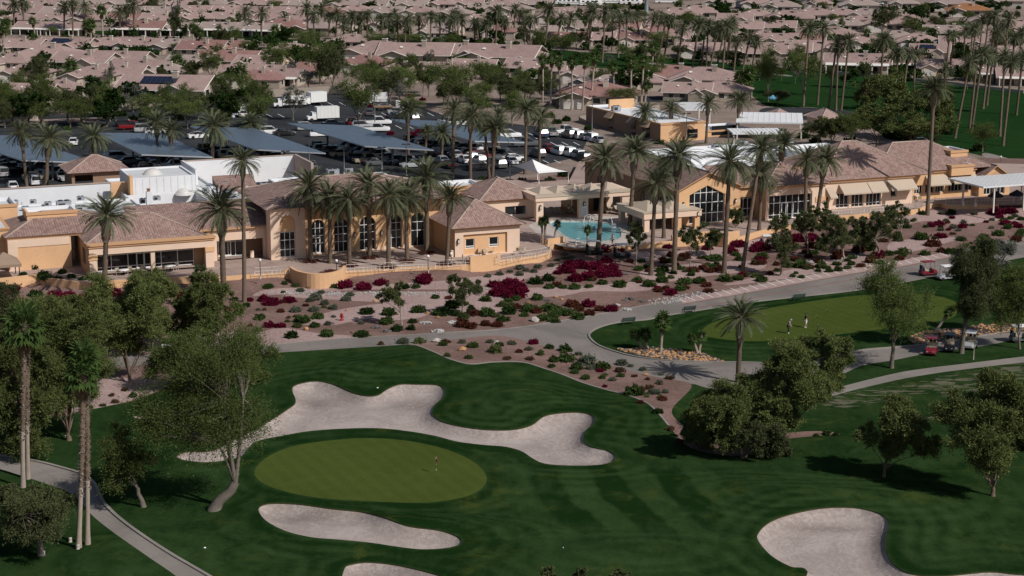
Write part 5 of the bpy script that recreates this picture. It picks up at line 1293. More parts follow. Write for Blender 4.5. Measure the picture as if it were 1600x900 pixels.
# (crown x, crown y, base x, base y, crown width) in photograph pixels
NEARD = [(172,338,163,462,90),(350,328,350,468,96),(386,252,382,472,58),(484,292,486,408,78),(517,310,516,425,74),(547,312,546,415,70),(577,290,578,402,82),(608,307,607,417,76),(636,308,636,408,74),(667,278,667,395,84),(704,309,698,412,66),
 (943,250,935,388,78),(990,238,984,352,72),(1022,288,1017,430,72),(1056,245,1053,427,84),(1136,252,1131,427,80),(1036,262,1037,372,60),(1183,232,1160,422,66),(1187,272,1186,360,62),(1219,226,1214,332,60),(1257,250,1257,354,62),(1285,250,1275,347,66),(1150,268,1142,330,50),
 (1155,497,1153,597,86),(1450,140,1449,336,62)]
for p in NEARD: palm('date', *p[:4], p[4]*1.12, group='date palms round the clubhouse and pool', flat_z=TZ if p[3] < 420 and p[3] > 330 and p[0] != 1450 else 0)
MIDD = [(38,208,42,292,52),(80,218,72,292,66),(150,214,147,272,56),(247,192,247,260,52),(269,204,268,262,46),(335,198,331,268,62),(393,195,394,236,50),(638,172,638,250,50),(691,208,690,250,48),(710,172,707,278,56),(736,184,735,290,56),(773,202,769,285,58),(823,172,820,272,52),(844,184,842,266,50),(757,190,765,282,44),
 (1105,162,1103,224,44),(1155,158,1150,212,46),(1048,170,1048,212,44),(1007,176,1005,216,46),(780,180,778,240,40),(668,205,664,240,30)]
for p in MIDD: palm('date', *p[:4], p[4]*1.12, group='date palms behind the clubhouse')
FARD = [(24,8,22,50,24),(38,4,38,50,24),(103,11,100,56,24),(116,7,114,57,24),(134,11,133,40,24),(189,19,187,56,25),(210,10,211,56,25),(384,19,383,52,24),(410,20,408,60,24),(445,28,444,50,22),(481,14,481,66,25),(491,26,490,68,22),(503,14,503,44,24),(515,26,514,58,20),(527,22,525,58,24),(538,30,537,62,20),(550,26,548,70,24),(563,32,562,70,22),(575,24,573,70,22),(597,32,596,74,24),(608,30,608,72,22),(622,32,622,74,23),(640,30,640,76,22),(655,30,655,72,22),(674,26,672,74,22),(688,30,687,66,20),(722,30,722,66,22),(742,36,742,72,20),(763,32,760,74,24),(777,18,774,74,26),(789,36,788,72,22),(707,30,708,62,20),
 (805,16,803,56,24),(816,24,828,80,24),(828,32,829,84,24),(858,14,850,82,26),(876,30,869,72,24),(925,20,919,78,26),(945,18,941,98,26),(957,24,956,80,22),(968,30,966,90,24),(1022,28,1010,72,26),(1045,32,1035,108,26),(1065,45,1058,110,24),(1090,38,1080,118,28),(1105,40,1103,112,26),(1120,46,1108,114,26),(1133,42,1128,122,30),(1150,66,1146,114,24),(1170,58,1160,112,24),(1181,64,1174,112,24),(1142,40,1136,100,24),(993,26,1002,70,22),
 (1260,44,1255,166,30),(1283,45,1277,164,28),(1303,68,1294,172,28),(1322,64,1314,173,30),(1306,76,1306,173,24),(1378,62,1374,142,28),(1400,84,1397,158,28),(1427,84,1428,147,28),(1416,86,1411,149,26),(1508,98,1492,216,30),(1528,85,1518,206,34),(1521,90,1515,200,26),(1563,88,1562,213,30),(1574,98,1567,228,32),(1475,108,1476,150,26),(1520,46,1518,120,24),(1505,48,1503,115,22),(1531,32,1528,105,24),(1550,26,1547,110,26),(1570,30,1568,120,26),(1592,52,1590,125,26),(1555,52,1552,130,24),(1580,60,1576,150,24),(1592,90,1588,180,28),(1541,90,1536,170,26),(1552,45,1560,110,22),(1480,55,1478,120,20)]
rp = random.Random(5)
for p in list(FARD):
    if (860 < p[0] < 1190 or p[0] > 1465 or 440 < p[0] < 790) and rp.random() < .42:
        dx, dy = rp.uniform(-14, 14), rp.uniform(-9, 5); FARD.append((p[0]+dx+rp.uniform(-4, 4), p[1]+dy+rp.uniform(-3, 6), p[2]+dx, p[3]+dy, p[4]*rp.uniform(.85, 1.05)))
for p in FARD: palm('date', *p[:4], p[4]*1.34, group='date palms among the far houses', far=True)
FARF = [(52,32,55,58,14),(10,38,4,86,18),(3,48,4,84,14),(12,34,10,62,16),(136,38,134,76,16),(144,36,142,78,18),(55,58,55,82,13),(72,68,73,80,11),(93,68,93,80,10),(111,42,113,52,14),(160,15,161,58,18),(308,46,308,84,16),(314,50,312,85,15),(302,42,303,80,14),(277,94,275,120,28),(376,112,375,144,28),(112,102,114,124,26),(40,8,39,30,14),(322,6,320,20,16),(373,25,373,45,12),(430,45,428,58,16),(432,58,430,66,14),(200,14,200,50,16),
 (848,92,848,160,20),(862,90,860,168,20),(873,96,876,168,18),(893,94,893,172,20),(914,92,910,172,20),(929,86,923,166,22),(957,102,960,148,20),(970,118,968,146,20),(985,94,985,160,20),(1005,92,1002,160,20),(1020,72,1018,122,20),(1010,132,1008,160,18),(740,8,740,18,9),(780,12,783,26,9),(1155,118,1155,150,22),(1168,122,1167,150,24),(1170,112,1172,150,22),(1240,8,1240,18,12),(1250,8,1250,18,10),(1354,50,1353,76,14),(1246,32,1246,42,12),(1397,24,1397,48,18),(1502,45,1502,60,16),(1445,52,1447,60,14),(1060,8,1058,30,14),(905,18,903,45,14),(915,30,914,58,14),(820,34,821,78,14),(900,40,899,50,14),(1410,56,1410,66,18),(945,30,942,62,14)]
for p in FARF: palm('fan', *p[:4], p[4]*1.32, group='fan palms among the far houses', far=True)
# foreground fan palms
palm('fan', 52,506,37,762,90,extra='fg',label='tallest slim fan palm at the left edge, its trunk leaning right'); palm('fan', 56,500,46,748,40,extra='fg',label='slim fan palm trunk close behind the tallest one at the left edge')
palm('fan', 141,582,124,855,76,extra='fg',label='left of the twin fan palms rising beside the lower left path'); palm('fan', 148,558,138,850,72,extra='fg',label='right of the twin fan palms rising beside the lower left path')
SMALLP = [(1035,500,1032,552,40,'fan palm with feathery crown standing in the orange rock bed'),(1008,520,1011,545,30,'taller of the two stubby palms left in the orange rock bed'),(992,520,1003,545,28,'shorter stubby palm at the left end of the orange rock bed'),(1096,524,1092,552,18,'right of the two thin forked palms in the orange rock bed'),(1080,528,1090,553,17,'left of the two thin forked palms in the orange rock bed'),
  (846,345,848,380,20,'left palm of the small clump at the left end of the pool'),(852,343,853,380,18,'middle palm of the small clump at the left end of the pool'),(871,349,865,380,18,'right palm of the small clump at the left end of the pool'),(918,358,918,382,15,'single small palm on the pool deck before the water'),
  (1482,485,1460,520,26,'stocky leaning palm at the right end of the practice green')]
for cx, cy, bx, by, w_, lb in SMALLP: palm('fan', cx, cy, bx, by, w_, label=lb, name='small_palm', flat_z=TZ if by < 400 else 0)

# ---------------------------------------------------------------- trees, near ones each with a mesh of its own
T = make_tree
T('mesquite_tree','mesq',334,797,330,652,222,262,label='large leaning mesquite tree with forked trunk left of the putting green',fork=752,tr=.55,seed=5,fx=1.9)
T('mesquite_tree','mesq',224,792,203,715,112,125,label='small crooked tree between the lower left path and the leaning mesquite',fork=762,tr=.27)
T('weeping_tree','olive',64,868,62,796,158,124,label='rounded drooping tree beside the path in the lower left corner',fork=835,tr=.3)
for a in [('pine',40,712,30,610,150,190,'big dark pine behind the tall palm at the left edge'),('pine',108,688,105,555,170,190,'broad pine just right of the tall palm at the left edge'),('pine',204,598,195,505,140,150,'pine whose trunk stands on the gravel behind the twin palms'),
          ('pine',240,560,238,470,110,120,'pine below the lounge windows at left'),('pine',335,560,330,475,110,125,'pine standing left of the tallest courtyard palm base'),('olive',8,560,12,490,70,130,'wispy green tree at the far left edge below the canopy'),('mesq',300,610,288,560,110,90,'low spreading tree behind the leaning mesquite crown'),('pine',150,560,140,480,90,80,'small pine between the larger pines at left'),
          ('pine',270,545,290,490,80,90,'pine tree filling the gap left of the gravel slope'),('mesq',395,600,385,560,100,90,'wispy tree at the lower end of the gravel bed by the road'),('pine',60,600,70,500,110,90,'far pine at left behind the tall palm crown')]:
    T('pine_tree' if a[0] == 'pine' else 'mesquite_tree', a[0], a[1], a[2], a[3], *((a[4]+9, a[5]*1.2, a[6]*1.26) if a[4] > 482 else (a[4]+4, a[5]*1.05, a[6]*1.05)), label=a[7])
for a in [('pine',1160,716,1130,655,140,130,'pine at the front of the clump right of the bunkers'),('pine',1225,690,1222,610,165,165,'largest pine of the clump right of the bunkers'),('pine',1290,628,1288,567,110,95,'rear pine of the clump reaching toward the practice green'),('olive',1165,715,1185,680,120,70,'greyish low tree at the foot of the pine clump'),('pine',1240,600,1240,560,80,60,'small pine at the back left of the pine clump'),('pine',1088,700,1092,672,90,76,'leftmost low pine of the clump, nearest the bunker'),('pine',1205,700,1200,655,110,90,'middle low pine filling the heart of the clump'),
          ('pine',1381,745,1396,674,122,126,'lone pine right of the pine clump on the fairway'),('pine',1551,775,1546,668,170,186,'pine at the right edge with a bare forked trunk'),('pine',1612,705,1612,640,110,130,'pine cut by the right picture edge')]:
    T('pine_tree' if a[0] == 'pine' else 'drooping_tree', a[0], a[1], a[2], a[3], a[4]+3, a[5]*1.1, a[6]*1.12, label=a[7])
T('mesquite_tree','mesq',1393,575,1396,468,145,115,label='spreading mesquite tree on the strip between cart road and sidewalk',fork=535,tr=.28)
T('mesquite_tree','olive',1502,552,1520,430,110,150,label='tall willowy tree leaning right beside the parked golf carts',fork=510,tr=.34)
T('mesquite_tree','mesq',1593,545,1585,470,95,120,label='green tree at the right edge beside the cart road',tr=.18)
T('mesquite_tree','mesq',1565,520,1560,455,70,90,label='small forked tree rising from the right rock bed',tr=.14)
T('mesquite_tree','silver',1562,440,1545,400,110,70,label='grey green tree at right above the practice green')
for a in [(628,508,622,462,66,62,'bushy tree on the gravel below the long terrace railing'),(723,492,722,447,84,56,'forked tree on the gravel below the two window pavilion'),(994,413,994,373,50,56,'small tree standing right of the golf carts by the pool'),(1078,420,1080,372,56,66,'slender tree before the gabled windows, left one'),(1110,400,1112,368,52,52,'slender tree before the gabled windows, right one'),
          (1220,430,1222,382,60,84,'thin crowned tree on the gravel left of the white rock heap'),(1320,408,1303,358,70,66,'garden tree in front of the awning terrace, left one'),(1372,402,1378,357,74,64,'garden tree in front of the awning terrace, right one'),(235,475,228,442,44,46,'small tree below the lounge window wall'),(325,480,318,438,62,60,'bushy tree at the right end of the lounge'),(1345,396,1340,365,44,46,'lower garden tree between the two awning terrace trees'),(1262,398,1258,352,52,56,'garden tree before the glazed right entrance, left one'),(1298,392,1284,345,44,50,'garden tree before the glazed right entrance, right one'),(1410,372,1400,338,50,44,'small garden tree at the foot of the awning terrace wall'),(1150,372,1150,338,36,44,'slim garden tree between the gabled and glazed fronts'),(640,150,690,150,1,1,None)]:
    if a[-1]: T('garden_tree', 'airy', *a[:6], label=a[6], lod=1.0) if a[0] < 1200 else T('garden_tree', 'airy', a[0], a[1], a[2], a[3], a[4]*1.3, a[5]*1.2, label=a[6], lod=1.0)
# small lone foreground twigs at the bottom edge
for i, (x, w_) in enumerate([(858,40),(905,45),(968,55)]):
    T('twiggy_bush', 'airy', x, 925, x, 903, w_, 38, label=['left','middle','right'][i]+' of the three twiggy bush tips at the bottom picture edge', cat='bush', lod=.4)
# background broadleaf trees: a few stock crowns, copied
STK = {}
def stock(kind, W, H, seed, lod=.16):
    tm, cm = tree_meshes(kind, W, H, W*.9, H*.5+W*.18, 0, W*.14, seed, lod, .16); r = raw_root({'mesq': 'mesquite_tree', 'olive': 'olive_tree', 'silver': 'silver_tree', 'dense': 'round_tree', 'pine': 'pine_tree'}[kind], 'tree')
    for nm, me in (('trunk', tm), ('crown', cm)): o = bpy.data.objects.new(nm, me); link(o); o.parent = r
    return Stamp(r)
for k in ('mesq', 'olive', 'silver', 'dense', 'pine'):
    STK[k] = [stock(k, 10, 7.5, s, .34) for s in (1, 2, 3)]
DN = dict(mesq='green mesquite tree', olive='olive green tree', silver='silvery tree', dense='dense dark round tree', pine='dark olive tree')
def bt(kind, cx, cy, w_, h_=None):
    h_ = h_ or w_*.75; w_ *= 1.12; h_ *= 1.15; by = cy+h_*.55; B = G0(cx, by); s = F/((B-Vector((0, 0, CAMH))).length); sx = w_/s/10; sz = h_/s/8.6
    o = STK[kind][int(cx+cy) % 3].put(B, (cx*3) % 6.28, (sx, sx, sz), desc=('small ' if w_/s < 5.5 else 'large ' if w_/s > 11 else '')+DN[kind], group='trees beyond the clubhouse'); place(o, cx, cy)
BT = '''mesq 12 152 60 50|mesq 66 152 66 66|mesq 135 172 60 40|olive 62 108 62 46|silver 208 150 52 40|dense 150 140 64 42|mesq 110 175 70 40|olive 20 175 50 30|mesq 30 130 40 36|olive 110 118 44 20|olive 60 128 60 26
olive 300 108 40 36|mesq 330 100 50 50|mesq 350 130 50 36|silver 175 112 24 34|olive 235 118 22 12|olive 345 55 40 30|mesq 432 92 70 50|dense 470 88 60 44|mesq 500 92 80 62|olive 520 100 66 70|mesq 560 155 80 74|mesq 410 150 60 50|silver 458 158 60 48|mesq 480 60 60 28|dense 445 55 50 26
dense 725 95 24 16|mesq 620 118 80 34|mesq 580 112 50 40|silver 625 142 40 34|mesq 700 128 90 66|mesq 755 118 60 52|olive 670 120 50 50|mesq 745 160 70 50|olive 795 140 50 44|mesq 800 165 60 50|dense 775 35 40 30|mesq 640 165 60 30|mesq 820 130 50 50|olive 850 118 40 40|mesq 878 70 60 34
mesq 590 62 60 22|mesq 640 62 70 22|mesq 700 64 50 20|dense 770 78 50 22|olive 820 55 40 30|olive 900 60 50 26|dense 950 68 34 22|mesq 990 82 60 18|dense 1015 48 14 14|mesq 1010 110 70 40|dense 992 125 70 36|mesq 940 120 50 34|mesq 975 150 60 30|dense 1130 15 42 34|mesq 1075 28 40 20|mesq 1030 62 50 30
olive 1140 90 60 30|mesq 1200 112 56 74|mesq 1255 110 66 60|dense 1224 54 40 26|olive 1350 110 30 30|mesq 1380 70 56 36|pine 1355 150 90 70|pine 1400 162 100 84|pine 1370 192 110 60|pine 1448 172 90 84|pine 1300 202 70 44|pine 1425 205 100 44|pine 1335 195 60 50|pine 1465 200 70 44|pine 1385 140 70 50|olive 1465 165 60 70|mesq 1535 212 60 40|olive 1280 205 60 36|mesq 1330 200 60 50|dense 1290 198 40 26|dense 1433 22 36 28|olive 1465 34 40 20|olive 1378 32 44 44|mesq 1425 38 50 22
dense 1500 75 26 22|mesq 1560 70 40 30|dense 1585 70 30 26|olive 1200 35 40 24|silver 1240 35 30 10|mesq 1300 28 30 14|dense 1090 92 20 14|mesq 1120 55 40 40|dense 80 18 26 12|olive 240 8 40 26|dense 228 22 18 12|dense 305 24 20 12|dense 345 20 22 14|dense 320 78 32 16|dense 395 80 40 26|mesq 370 55 40 26|olive 190 5 24 12|dense 130 5 26 10|olive 300 8 26 14|silver 275 18 28 44|olive 275 38 30 50
mesq 890 155 50 22|mesq 840 62 40 40|olive 930 48 34 16|dense 1300 60 30 16|dense 1000 14 40 16|mesq 1180 20 40 16|olive 1330 65 30 14|mesq 1500 60 60 20|dense 1475 45 30 16|dense 580 8 30 14|mesq 520 6 40 14|olive 640 14 30 12|dense 715 6 24 10|mesq 430 8 30 16|dense 1545 10 50 14|olive 1215 150 50 22|dense 1330 16 36 14|dense 1450 12 60 12|olive 1395 14 30 10|dense 1280 14 30 8|mesq 960 12 50 14'''
for row in BT.replace('\n', '|').split('|'):
    a = row.split(); bt(a[0], *map(float, a[1:]))
rt = random.Random(21)
for row_y, hh, n_ in [(150, 44, 9), (165, 46, 10), (176, 34, 8)]:          # tree belt along the back of the car park
    for i in range(n_): bt(rt.choice(['mesq', 'mesq', 'olive', 'dense', 'mesq']), 8+i*440/n_+rt.uniform(-12, 12), row_y+rt.uniform(-5, 5), rt.uniform(46, 72), hh+rt.uniform(-8, 8))
for i in range(12): bt(rt.choice(['mesq', 'olive', 'mesq']), 560+i*27+rt.uniform(-8, 8), 132+rt.uniform(-12, 14), rt.uniform(40, 62), rt.uniform(32, 46))
for i in range(170):                                                        # garden trees between the far roofs
    x, y = rt.uniform(-5, 1605), rt.uniform(2, 128)**1.0
    if 860 < x and 86+(x-860)*.085 < y: continue
    if x < 430 and 86 < y < 128 and rt.random() < .5: continue
    q_ = .45+.55*(y/130); bt(rt.choice(['dense', 'dense', 'mesq', 'olive', 'mesq', 'silver', 'mesq']), x, y, rt.uniform(18, 42)*q_+4, rt.uniform(14, 30)*q_+3)
def far_mass():
    rs = np.random.RandomState(77); Cs = []; mb = MB(); n = 0
    while n < 620:
        x, y = rs.uniform(-10, 1610), rs.uniform(0, 128)
        if x > 860 and 80+(x-860)*.085 < y: continue
        if x < 860 and y > 96 and rs.uniform() < .6: continue
        B = G0(x, y); s_ = F/B.y; w_ = rs.uniform(9, 26)*(.5+.5*y/120)/s_; h_ = w_*rs.uniform(.5, 1.0); q = rdir(rs, 150)*(rs.uniform(0, 1, (150, 1))**.4)*(1+.3*np.sin(rs.uniform(0, 6)+3*rs.normal(size=(150, 1))))
        c = np.array([B.x, B.y, h_*.62])+q*np.array([w_/2, w_/2, h_*.6]); c[:, 2] = np.maximum(c[:, 2], .1); Cs.append(c); mb.tube([(B.x, B.y, 0), (B.x, B.y, h_*.6)], [.18, .12], 'bark_grey', 4, False); n += 1
    C = np.vstack(Cs); U, V = orient(rs, len(C), .42, .7); me = leaf_mesh('far_greenery', [(C, U, V, 0)], ['lf_dense'], mb); o = bpy.data.objects.new('far_greenery', me); link(o); o['kind'] = 'stuff'
    reg(o, 'trees and hedges', 'mass of small dark trees and hedges between the far roofs')
far_mass()
# ---------------------------------------------------------------- shrubs
def shrub_mesh(leaf, seed, n=46, nl=9, size=.085, flatn=.62, extra=None, fl=.9):
    rs = np.random.RandomState(seed); cen = []; rad = []
    for i in range(n):
        d = rdir(rs, 1)[0]; d[2] = abs(d[2]); r = rs.uniform(.3, .8); cen.append((np.array([d[0]*r*.5, d[1]*r*.5, .06+d[2]*r*flatn*.52]), d)); rad.append(.22*rs.uniform(.6, 1.2))
    C, U, V = sprays(rs, cen, rad, 7, nl, size, .1, .6, .2, .12); C[:, 2] = np.abs(C[:, 2]); mb = MB()
    for i in range(6):
        a = i*1.05+seed; mb.tube([(0, 0, -.1), (math.cos(a)*.2, math.sin(a)*.2, .25)], [.03, .01], 'bark_grey', 3, False)
    return leaf_mesh('shrub', [(C, U, V, 0)], [leaf], mb)
SH = {}
for code, leaf, nm, size, fl in [('g', 'lf_green', 'green_shrub', .075, .62), ('d', 'lf_dark', 'dark_shrub', .08, .75), ('s', 'lf_sage', 'sage_shrub', .06, .68), ('r', 'lf_boug', 'bougainvillea', .07, .60), ('m', 'lf_boug', 'bougainvillea', .07, .55), ('b', 'lf_maroon', 'russet_shrub', .07, .62), ('n', 'lf_brown', 'brown_shrub', .06, .55), ('l', 'lf_light', 'loose_shrub', .07, .85)]:
    SH[code] = (nm, [shrub_mesh(leaf, 50+i, size=size, flatn=fl, n=46 if code not in 'nl' else 22) for i in range(3)])
def stone(mb, c, r, mat, rs, fl=.7):
    """an angular stone: jittered low icosphere"""
    t = (1+5**.5)/2; vs_ = [(-1, t, 0), (1, t, 0), (-1, -t, 0), (1, -t, 0), (0, -1, t), (0, 1, t), (0, -1, -t), (0, 1, -t), (t, 0, -1), (t, 0, 1), (-t, 0, -1), (-t, 0, 1)]
    fs = [(0,11,5),(0,5,1),(0,1,7),(0,7,10),(0,10,11),(1,5,9),(5,11,4),(11,10,2),(10,7,6),(7,1,8),(3,9,4),(3,4,2),(3,2,6),(3,6,8),(3,8,9),(4,9,5),(2,4,11),(6,2,10),(8,6,7),(9,8,1)]
    a = rs.uniform(0, 6.28); ca, sa = math.cos(a), math.sin(a); P = []
    sx = rs.uniform(.8, 1.3)
    for v in vs_:
        k = r/1.9*rs.uniform(.78, 1.2); x, y, z = v[0]*k*sx, v[1]*k, v[2]*k*fl; P.append((c[0]+x*ca-y*sa, c[1]+x*sa+y*ca, c[2]+z))
    for f in fs: mb.face([P[i] for i in f], mat, uv=[(0, 0)]*3)
def pile_mesh(mat, seed, n=38):
    rs = np.random.RandomState(seed); mb = MB()
    for i in range(n):
        r = rs.uniform(0, 1)**.6*.42; a = rs.uniform(0, 6.28); stone(mb, (r*math.cos(a), r*math.sin(a), .03+.14*(1-r/.42)*rs.uniform(.5, 1)), rs.uniform(.06, .11), mat, rs)
    return mb.mesh('rock_pile')
def rock_mesh(mat, seed):
    rs = np.random.RandomState(seed); mb = MB(); stone(mb, (0, 0, .14), .48, mat, rs, .62); stone(mb, (.34, -.1, .05), .2, mat, rs); return mb.mesh('boulder')
SH['w'] = ('rock_pile', [pile_mesh('grey_rock', 70+i) for i in range(2)]); SH['k'] = ('rock_pile', [pile_mesh('dark_rock', 74+i) for i in range(2)])
SH['o'] = ('boulder', [rock_mesh('rust_rock', 80+i) for i in range(3)]); SH['p'] = ('boulder', [rock_mesh('pale_rock', 84+i) for i in range(2)])
SDESC = dict(g='rounded green shrub', d='dark green shrub', s='grey green sage shrub', r='magenta bougainvillea bush', m='deep red bougainvillea bush', b='russet red shrub', n='brown twiggy shrub', l='loose light green plant', w='heap of pale grey stones', k='heap of dark stones', o='rusty orange boulder', p='pale boulder')
SCAT = dict(w='rocks', k='rocks', o='boulder', p='boulder')
SHRUBS = '''m412,466,20 m424,470,26 r453,467,22 s493,464,20 s541,466,16 s547,459,14 s508,473,14 s462,483,18 s491,482,18 s521,479,16 g473,498,24 g496,493,20 r422,506,20 r439,508,16 g464,508,14 g492,507,16 g406,495,18 d456,523,20 g510,520,22 g565,520,24 k516,503,14 s564,504,10 d573,485,22 g609,487,22 g654,483,22 g690,486,26 d706,476,22 g605,501,22 d645,501,14 d620,512,20 d643,512,14 w665,501,20 w684,513,22 k588,508,18 k603,514,18 w707,500,18 b722,505,22 b737,508,20 b742,488,20 b758,504,18 b777,506,18 g762,487,26 g786,497,20 d795,485,22 o669,488,9 o684,495,9 o478,513,8 o586,469,7 o542,484,6 n534,499,6
r777,455,28 g760,466,18 g795,468,14 r790,450,20 r805,458,32 r815,452,22 g806,466,14 g839,464,18 k855,467,14 g858,479,28 g822,482,20 g819,491,14 b895,473,24 r919,474,22 b905,482,16 b938,481,18 r956,482,20 b921,488,18 g848,495,22 g867,489,24 g885,487,22 g903,493,22 g867,499,18 p835,498,16 w963,474,14 w978,480,18 k985,464,18 k1005,468,16 k976,467,12 b1030,452,16 r1048,456,20 b1070,448,14 b1107,453,16 o825,472,8 o868,463,8 o878,467,6
s801,536,12 r834,534,16 b811,548,12 s826,544,14 l845,551,16 n828,559,14 g858,541,16 g884,544,20 s904,552,12 g884,558,26 g866,561,16 g862,571,12 s917,562,32 g900,572,20 g898,580,14 g942,571,24 r937,578,12 s971,566,18 n970,577,18 s985,571,10 g915,589,14 s957,592,12 s1005,576,12 s1033,584,9 o1009,584,8 n1012,591,10 n1046,589,14 s1030,597,12 g992,610,30 s1022,611,20 b1035,623,14 r945,603,8 n1015,604,16 l880,549,12
n595,536,12 s630,532,20 l656,532,20 p682,531,14 n696,533,16 g692,537,14 s722,534,12 g739,539,18 s765,533,12 p776,533,10 l773,546,22 l733,557,14 l699,554,14 o722,545,12 n792,558,14 s798,534,10 g780,538,14
s812,417,14 s822,421,10 s841,415,14 s834,423,12 s811,427,14 s861,413,12 s871,406,12 s882,397,12 s892,401,12 s883,404,12
r885,420,28 r905,412,28 r930,413,30 r955,421,30 r940,426,28 r900,432,28 r920,431,26 r872,425,14 r962,427,20 r948,406,18 r890,410,18 g922,434,18 g941,440,16 g969,443,22 g996,436,16 g1013,442,22 g1035,420,20 g1035,436,20 g1063,418,14 g998,419,14 g1012,416,14 g1070,439,22 g1093,437,22 b1085,421,16 b1098,417,14 b1110,421,18 b1125,419,18 g1134,434,22 g1153,433,18 b1163,427,14 g1190,435,18 l1180,430,14 r1043,384,16 b1048,397,14 b1070,399,22 r1105,386,18 r1142,391,20 g1117,402,22 g1150,396,14 g1155,404,14 r1153,380,22 r1190,383,28 r1182,388,22 r945,388,22 r960,386,20 r970,389,16 r800,441,26 r812,446,22 d838,438,22 b870,444,16 g858,447,16 g898,447,18 g920,446,14 b1040,450,14 r1027,450,14 g880,447,14 k975,425,16 d856,434,20
g419,446,16 g445,442,10 g460,446,12 g484,447,12 g500,445,16 m540,444,24 m568,446,26 m595,439,22 m664,435,28 d632,447,16 s762,430,12 s781,427,12 s797,423,10 r772,443,22 r790,441,18 g650,447,14 g520,446,14
r1258,370,28 r1243,371,24 r1270,369,18 g1283,386,16 g1272,394,14 l1264,380,12 w1267,406,16 w1280,403,16 g1253,413,22 g1262,418,12 g1232,413,18 g1279,415,12 g1279,422,10 g1308,411,14 g1309,420,14 g1296,422,12 g1292,417,12 g1324,417,12 g1330,411,12 d1358,386,22 d1345,380,18 b1359,406,18 g1388,395,16 g1376,409,14 b1405,403,14 g1411,399,10 k1411,389,16 b1345,414,14 l1415,346,12 g1416,353,14 l1428,343,12 g1439,369,22 l1404,373,16 g1441,332,12 s1472,333,12 d1486,331,14 r1468,348,16 r1469,367,20 s1478,344,9 s1489,354,12 r1488,339,10 r1503,353,14 s1505,346,10 g1519,351,8 s1523,333,10 r1556,330,24 r1562,338,12 r1580,328,20 s1550,343,9 s1549,355,9 r1572,347,18 g1575,354,14 g1579,340,10 g1595,341,12 s1586,336,8 s1470,358,10 b1457,379,24 b1472,390,16 g1485,392,18 g1560,364,18 g1537,369,16 b1588,373,18 b1203,426,12 g1238,430,10 g1252,432,10 g1244,426,8 g1445,395,16 g1598,360,16 s1500,372,12
r86,459,22 r107,460,24 r132,468,30 m66,476,18 b158,488,16 r180,456,20 r5,453,26 m22,448,20 d55,458,22 d267,517,20 b264,537,14 r275,458,20 r262,449,16 d54,416,17 d85,412,16 g68,431,22 g86,438,26 g112,431,14 g130,434,14 d12,445,14 g29,442,14 d36,428,12 g98,424,14 s150,430,18 n175,616,12 n195,608,11 d208,617,13 n180,626,14 g161,632,10 r280,463,14 g350,480,14 g366,466,12 m390,468,12 b356,484,12 d385,476,14 g300,460,16 r190,462,16 r330,455,14 g45,470,14'''
rx = random.Random(33)
def scatter(n, poly, codes, lo, hi):
    out = []; wp = [(float(a), float(b)) for a, b in poly]; xs = [p[0] for p in wp]; ys = [p[1] for p in wp]
    while len(out) < n:
        x, y = rx.uniform(min(xs), max(xs)), rx.uniform(min(ys), max(ys))
        if not inpoly(np.array([[x, y]]), wp)[0]: continue
        out.append('%s%d,%d,%d' % (rx.choice(codes), x, y, rx.uniform(lo, hi)))
    return ' '.join(out)
SHRUBS += ' ' + scatter(46, [(1130,400),(1230,375),(1400,352),(1440,365),(1420,395),(1280,418),(1150,432)], 'ggdbbnlrg', 10, 22) + ' ' + scatter(26, [(980,400),(1130,398),(1150,425),(1100,450),(1000,452)], 'gbdgnl', 9, 18) + ' ' + scatter(22, [(650,460),(800,470),(880,475),(880,490),(700,498)], 'dgbnl', 9, 18)
SHRUBS += ' ' + scatter(20, [(400,455),(500,452),(560,470),(540,500),(420,525),(380,520)], 'gsnbl', 8, 15) + ' ' + scatter(22, [(1440,345),(1600,335),(1600,375),(1450,385)], 'gsrbn', 8, 16) + ' ' + scatter(18, [(780,540),(880,565),(1000,615),(1060,640),(1040,600),(900,560)], 'nbgsl', 7, 13)
SHRUBS += ' d1028,642,16 n1046,668,16 b1062,690,14 g1292,676,14 d1306,678,10 g1275,679,10 b1000,628,12 n300,520,14 b230,520,16 g320,515,14 d150,505,16 g60,560,18 b28,640,14 n90,648,12 g140,636,12'
k_ = 0
for t in SHRUBS.split():
    c, (x, y, wd) = t[0], map(float, t[1:].split(','))
    z = TZ if (y < 435 and x < 160) else 0
    B = G(x, y+wd*.22) if not z else G0(x, y+wd*.22, TZ); s = F/((B-Vector((0, 0, CAMH))).length)
    nm, ms = SH[c]; k_ += 1; o = bpy.data.objects.new(nm, ms[k_ % len(ms)]); link(o); o.location = B; o.rotation_euler = (0, 0, (k_*2.4) % 6.28)
    q = wd/s*1.08; o.scale = (q, q, q*(.85+.3*((k_*37) % 10)/10))
    big = wd/s; pre = 'small ' if big < 1.05 else 'big ' if big > 2.0 else ''
    reg(o, SCAT.get(c, 'shrub'), None, pre+SDESC[c], 'boulders on the gravel' if c in 'op' else 'stone heaps on the gravel' if c in 'wk' else 'shrubs on the gravel beds'); place(o, x, y)
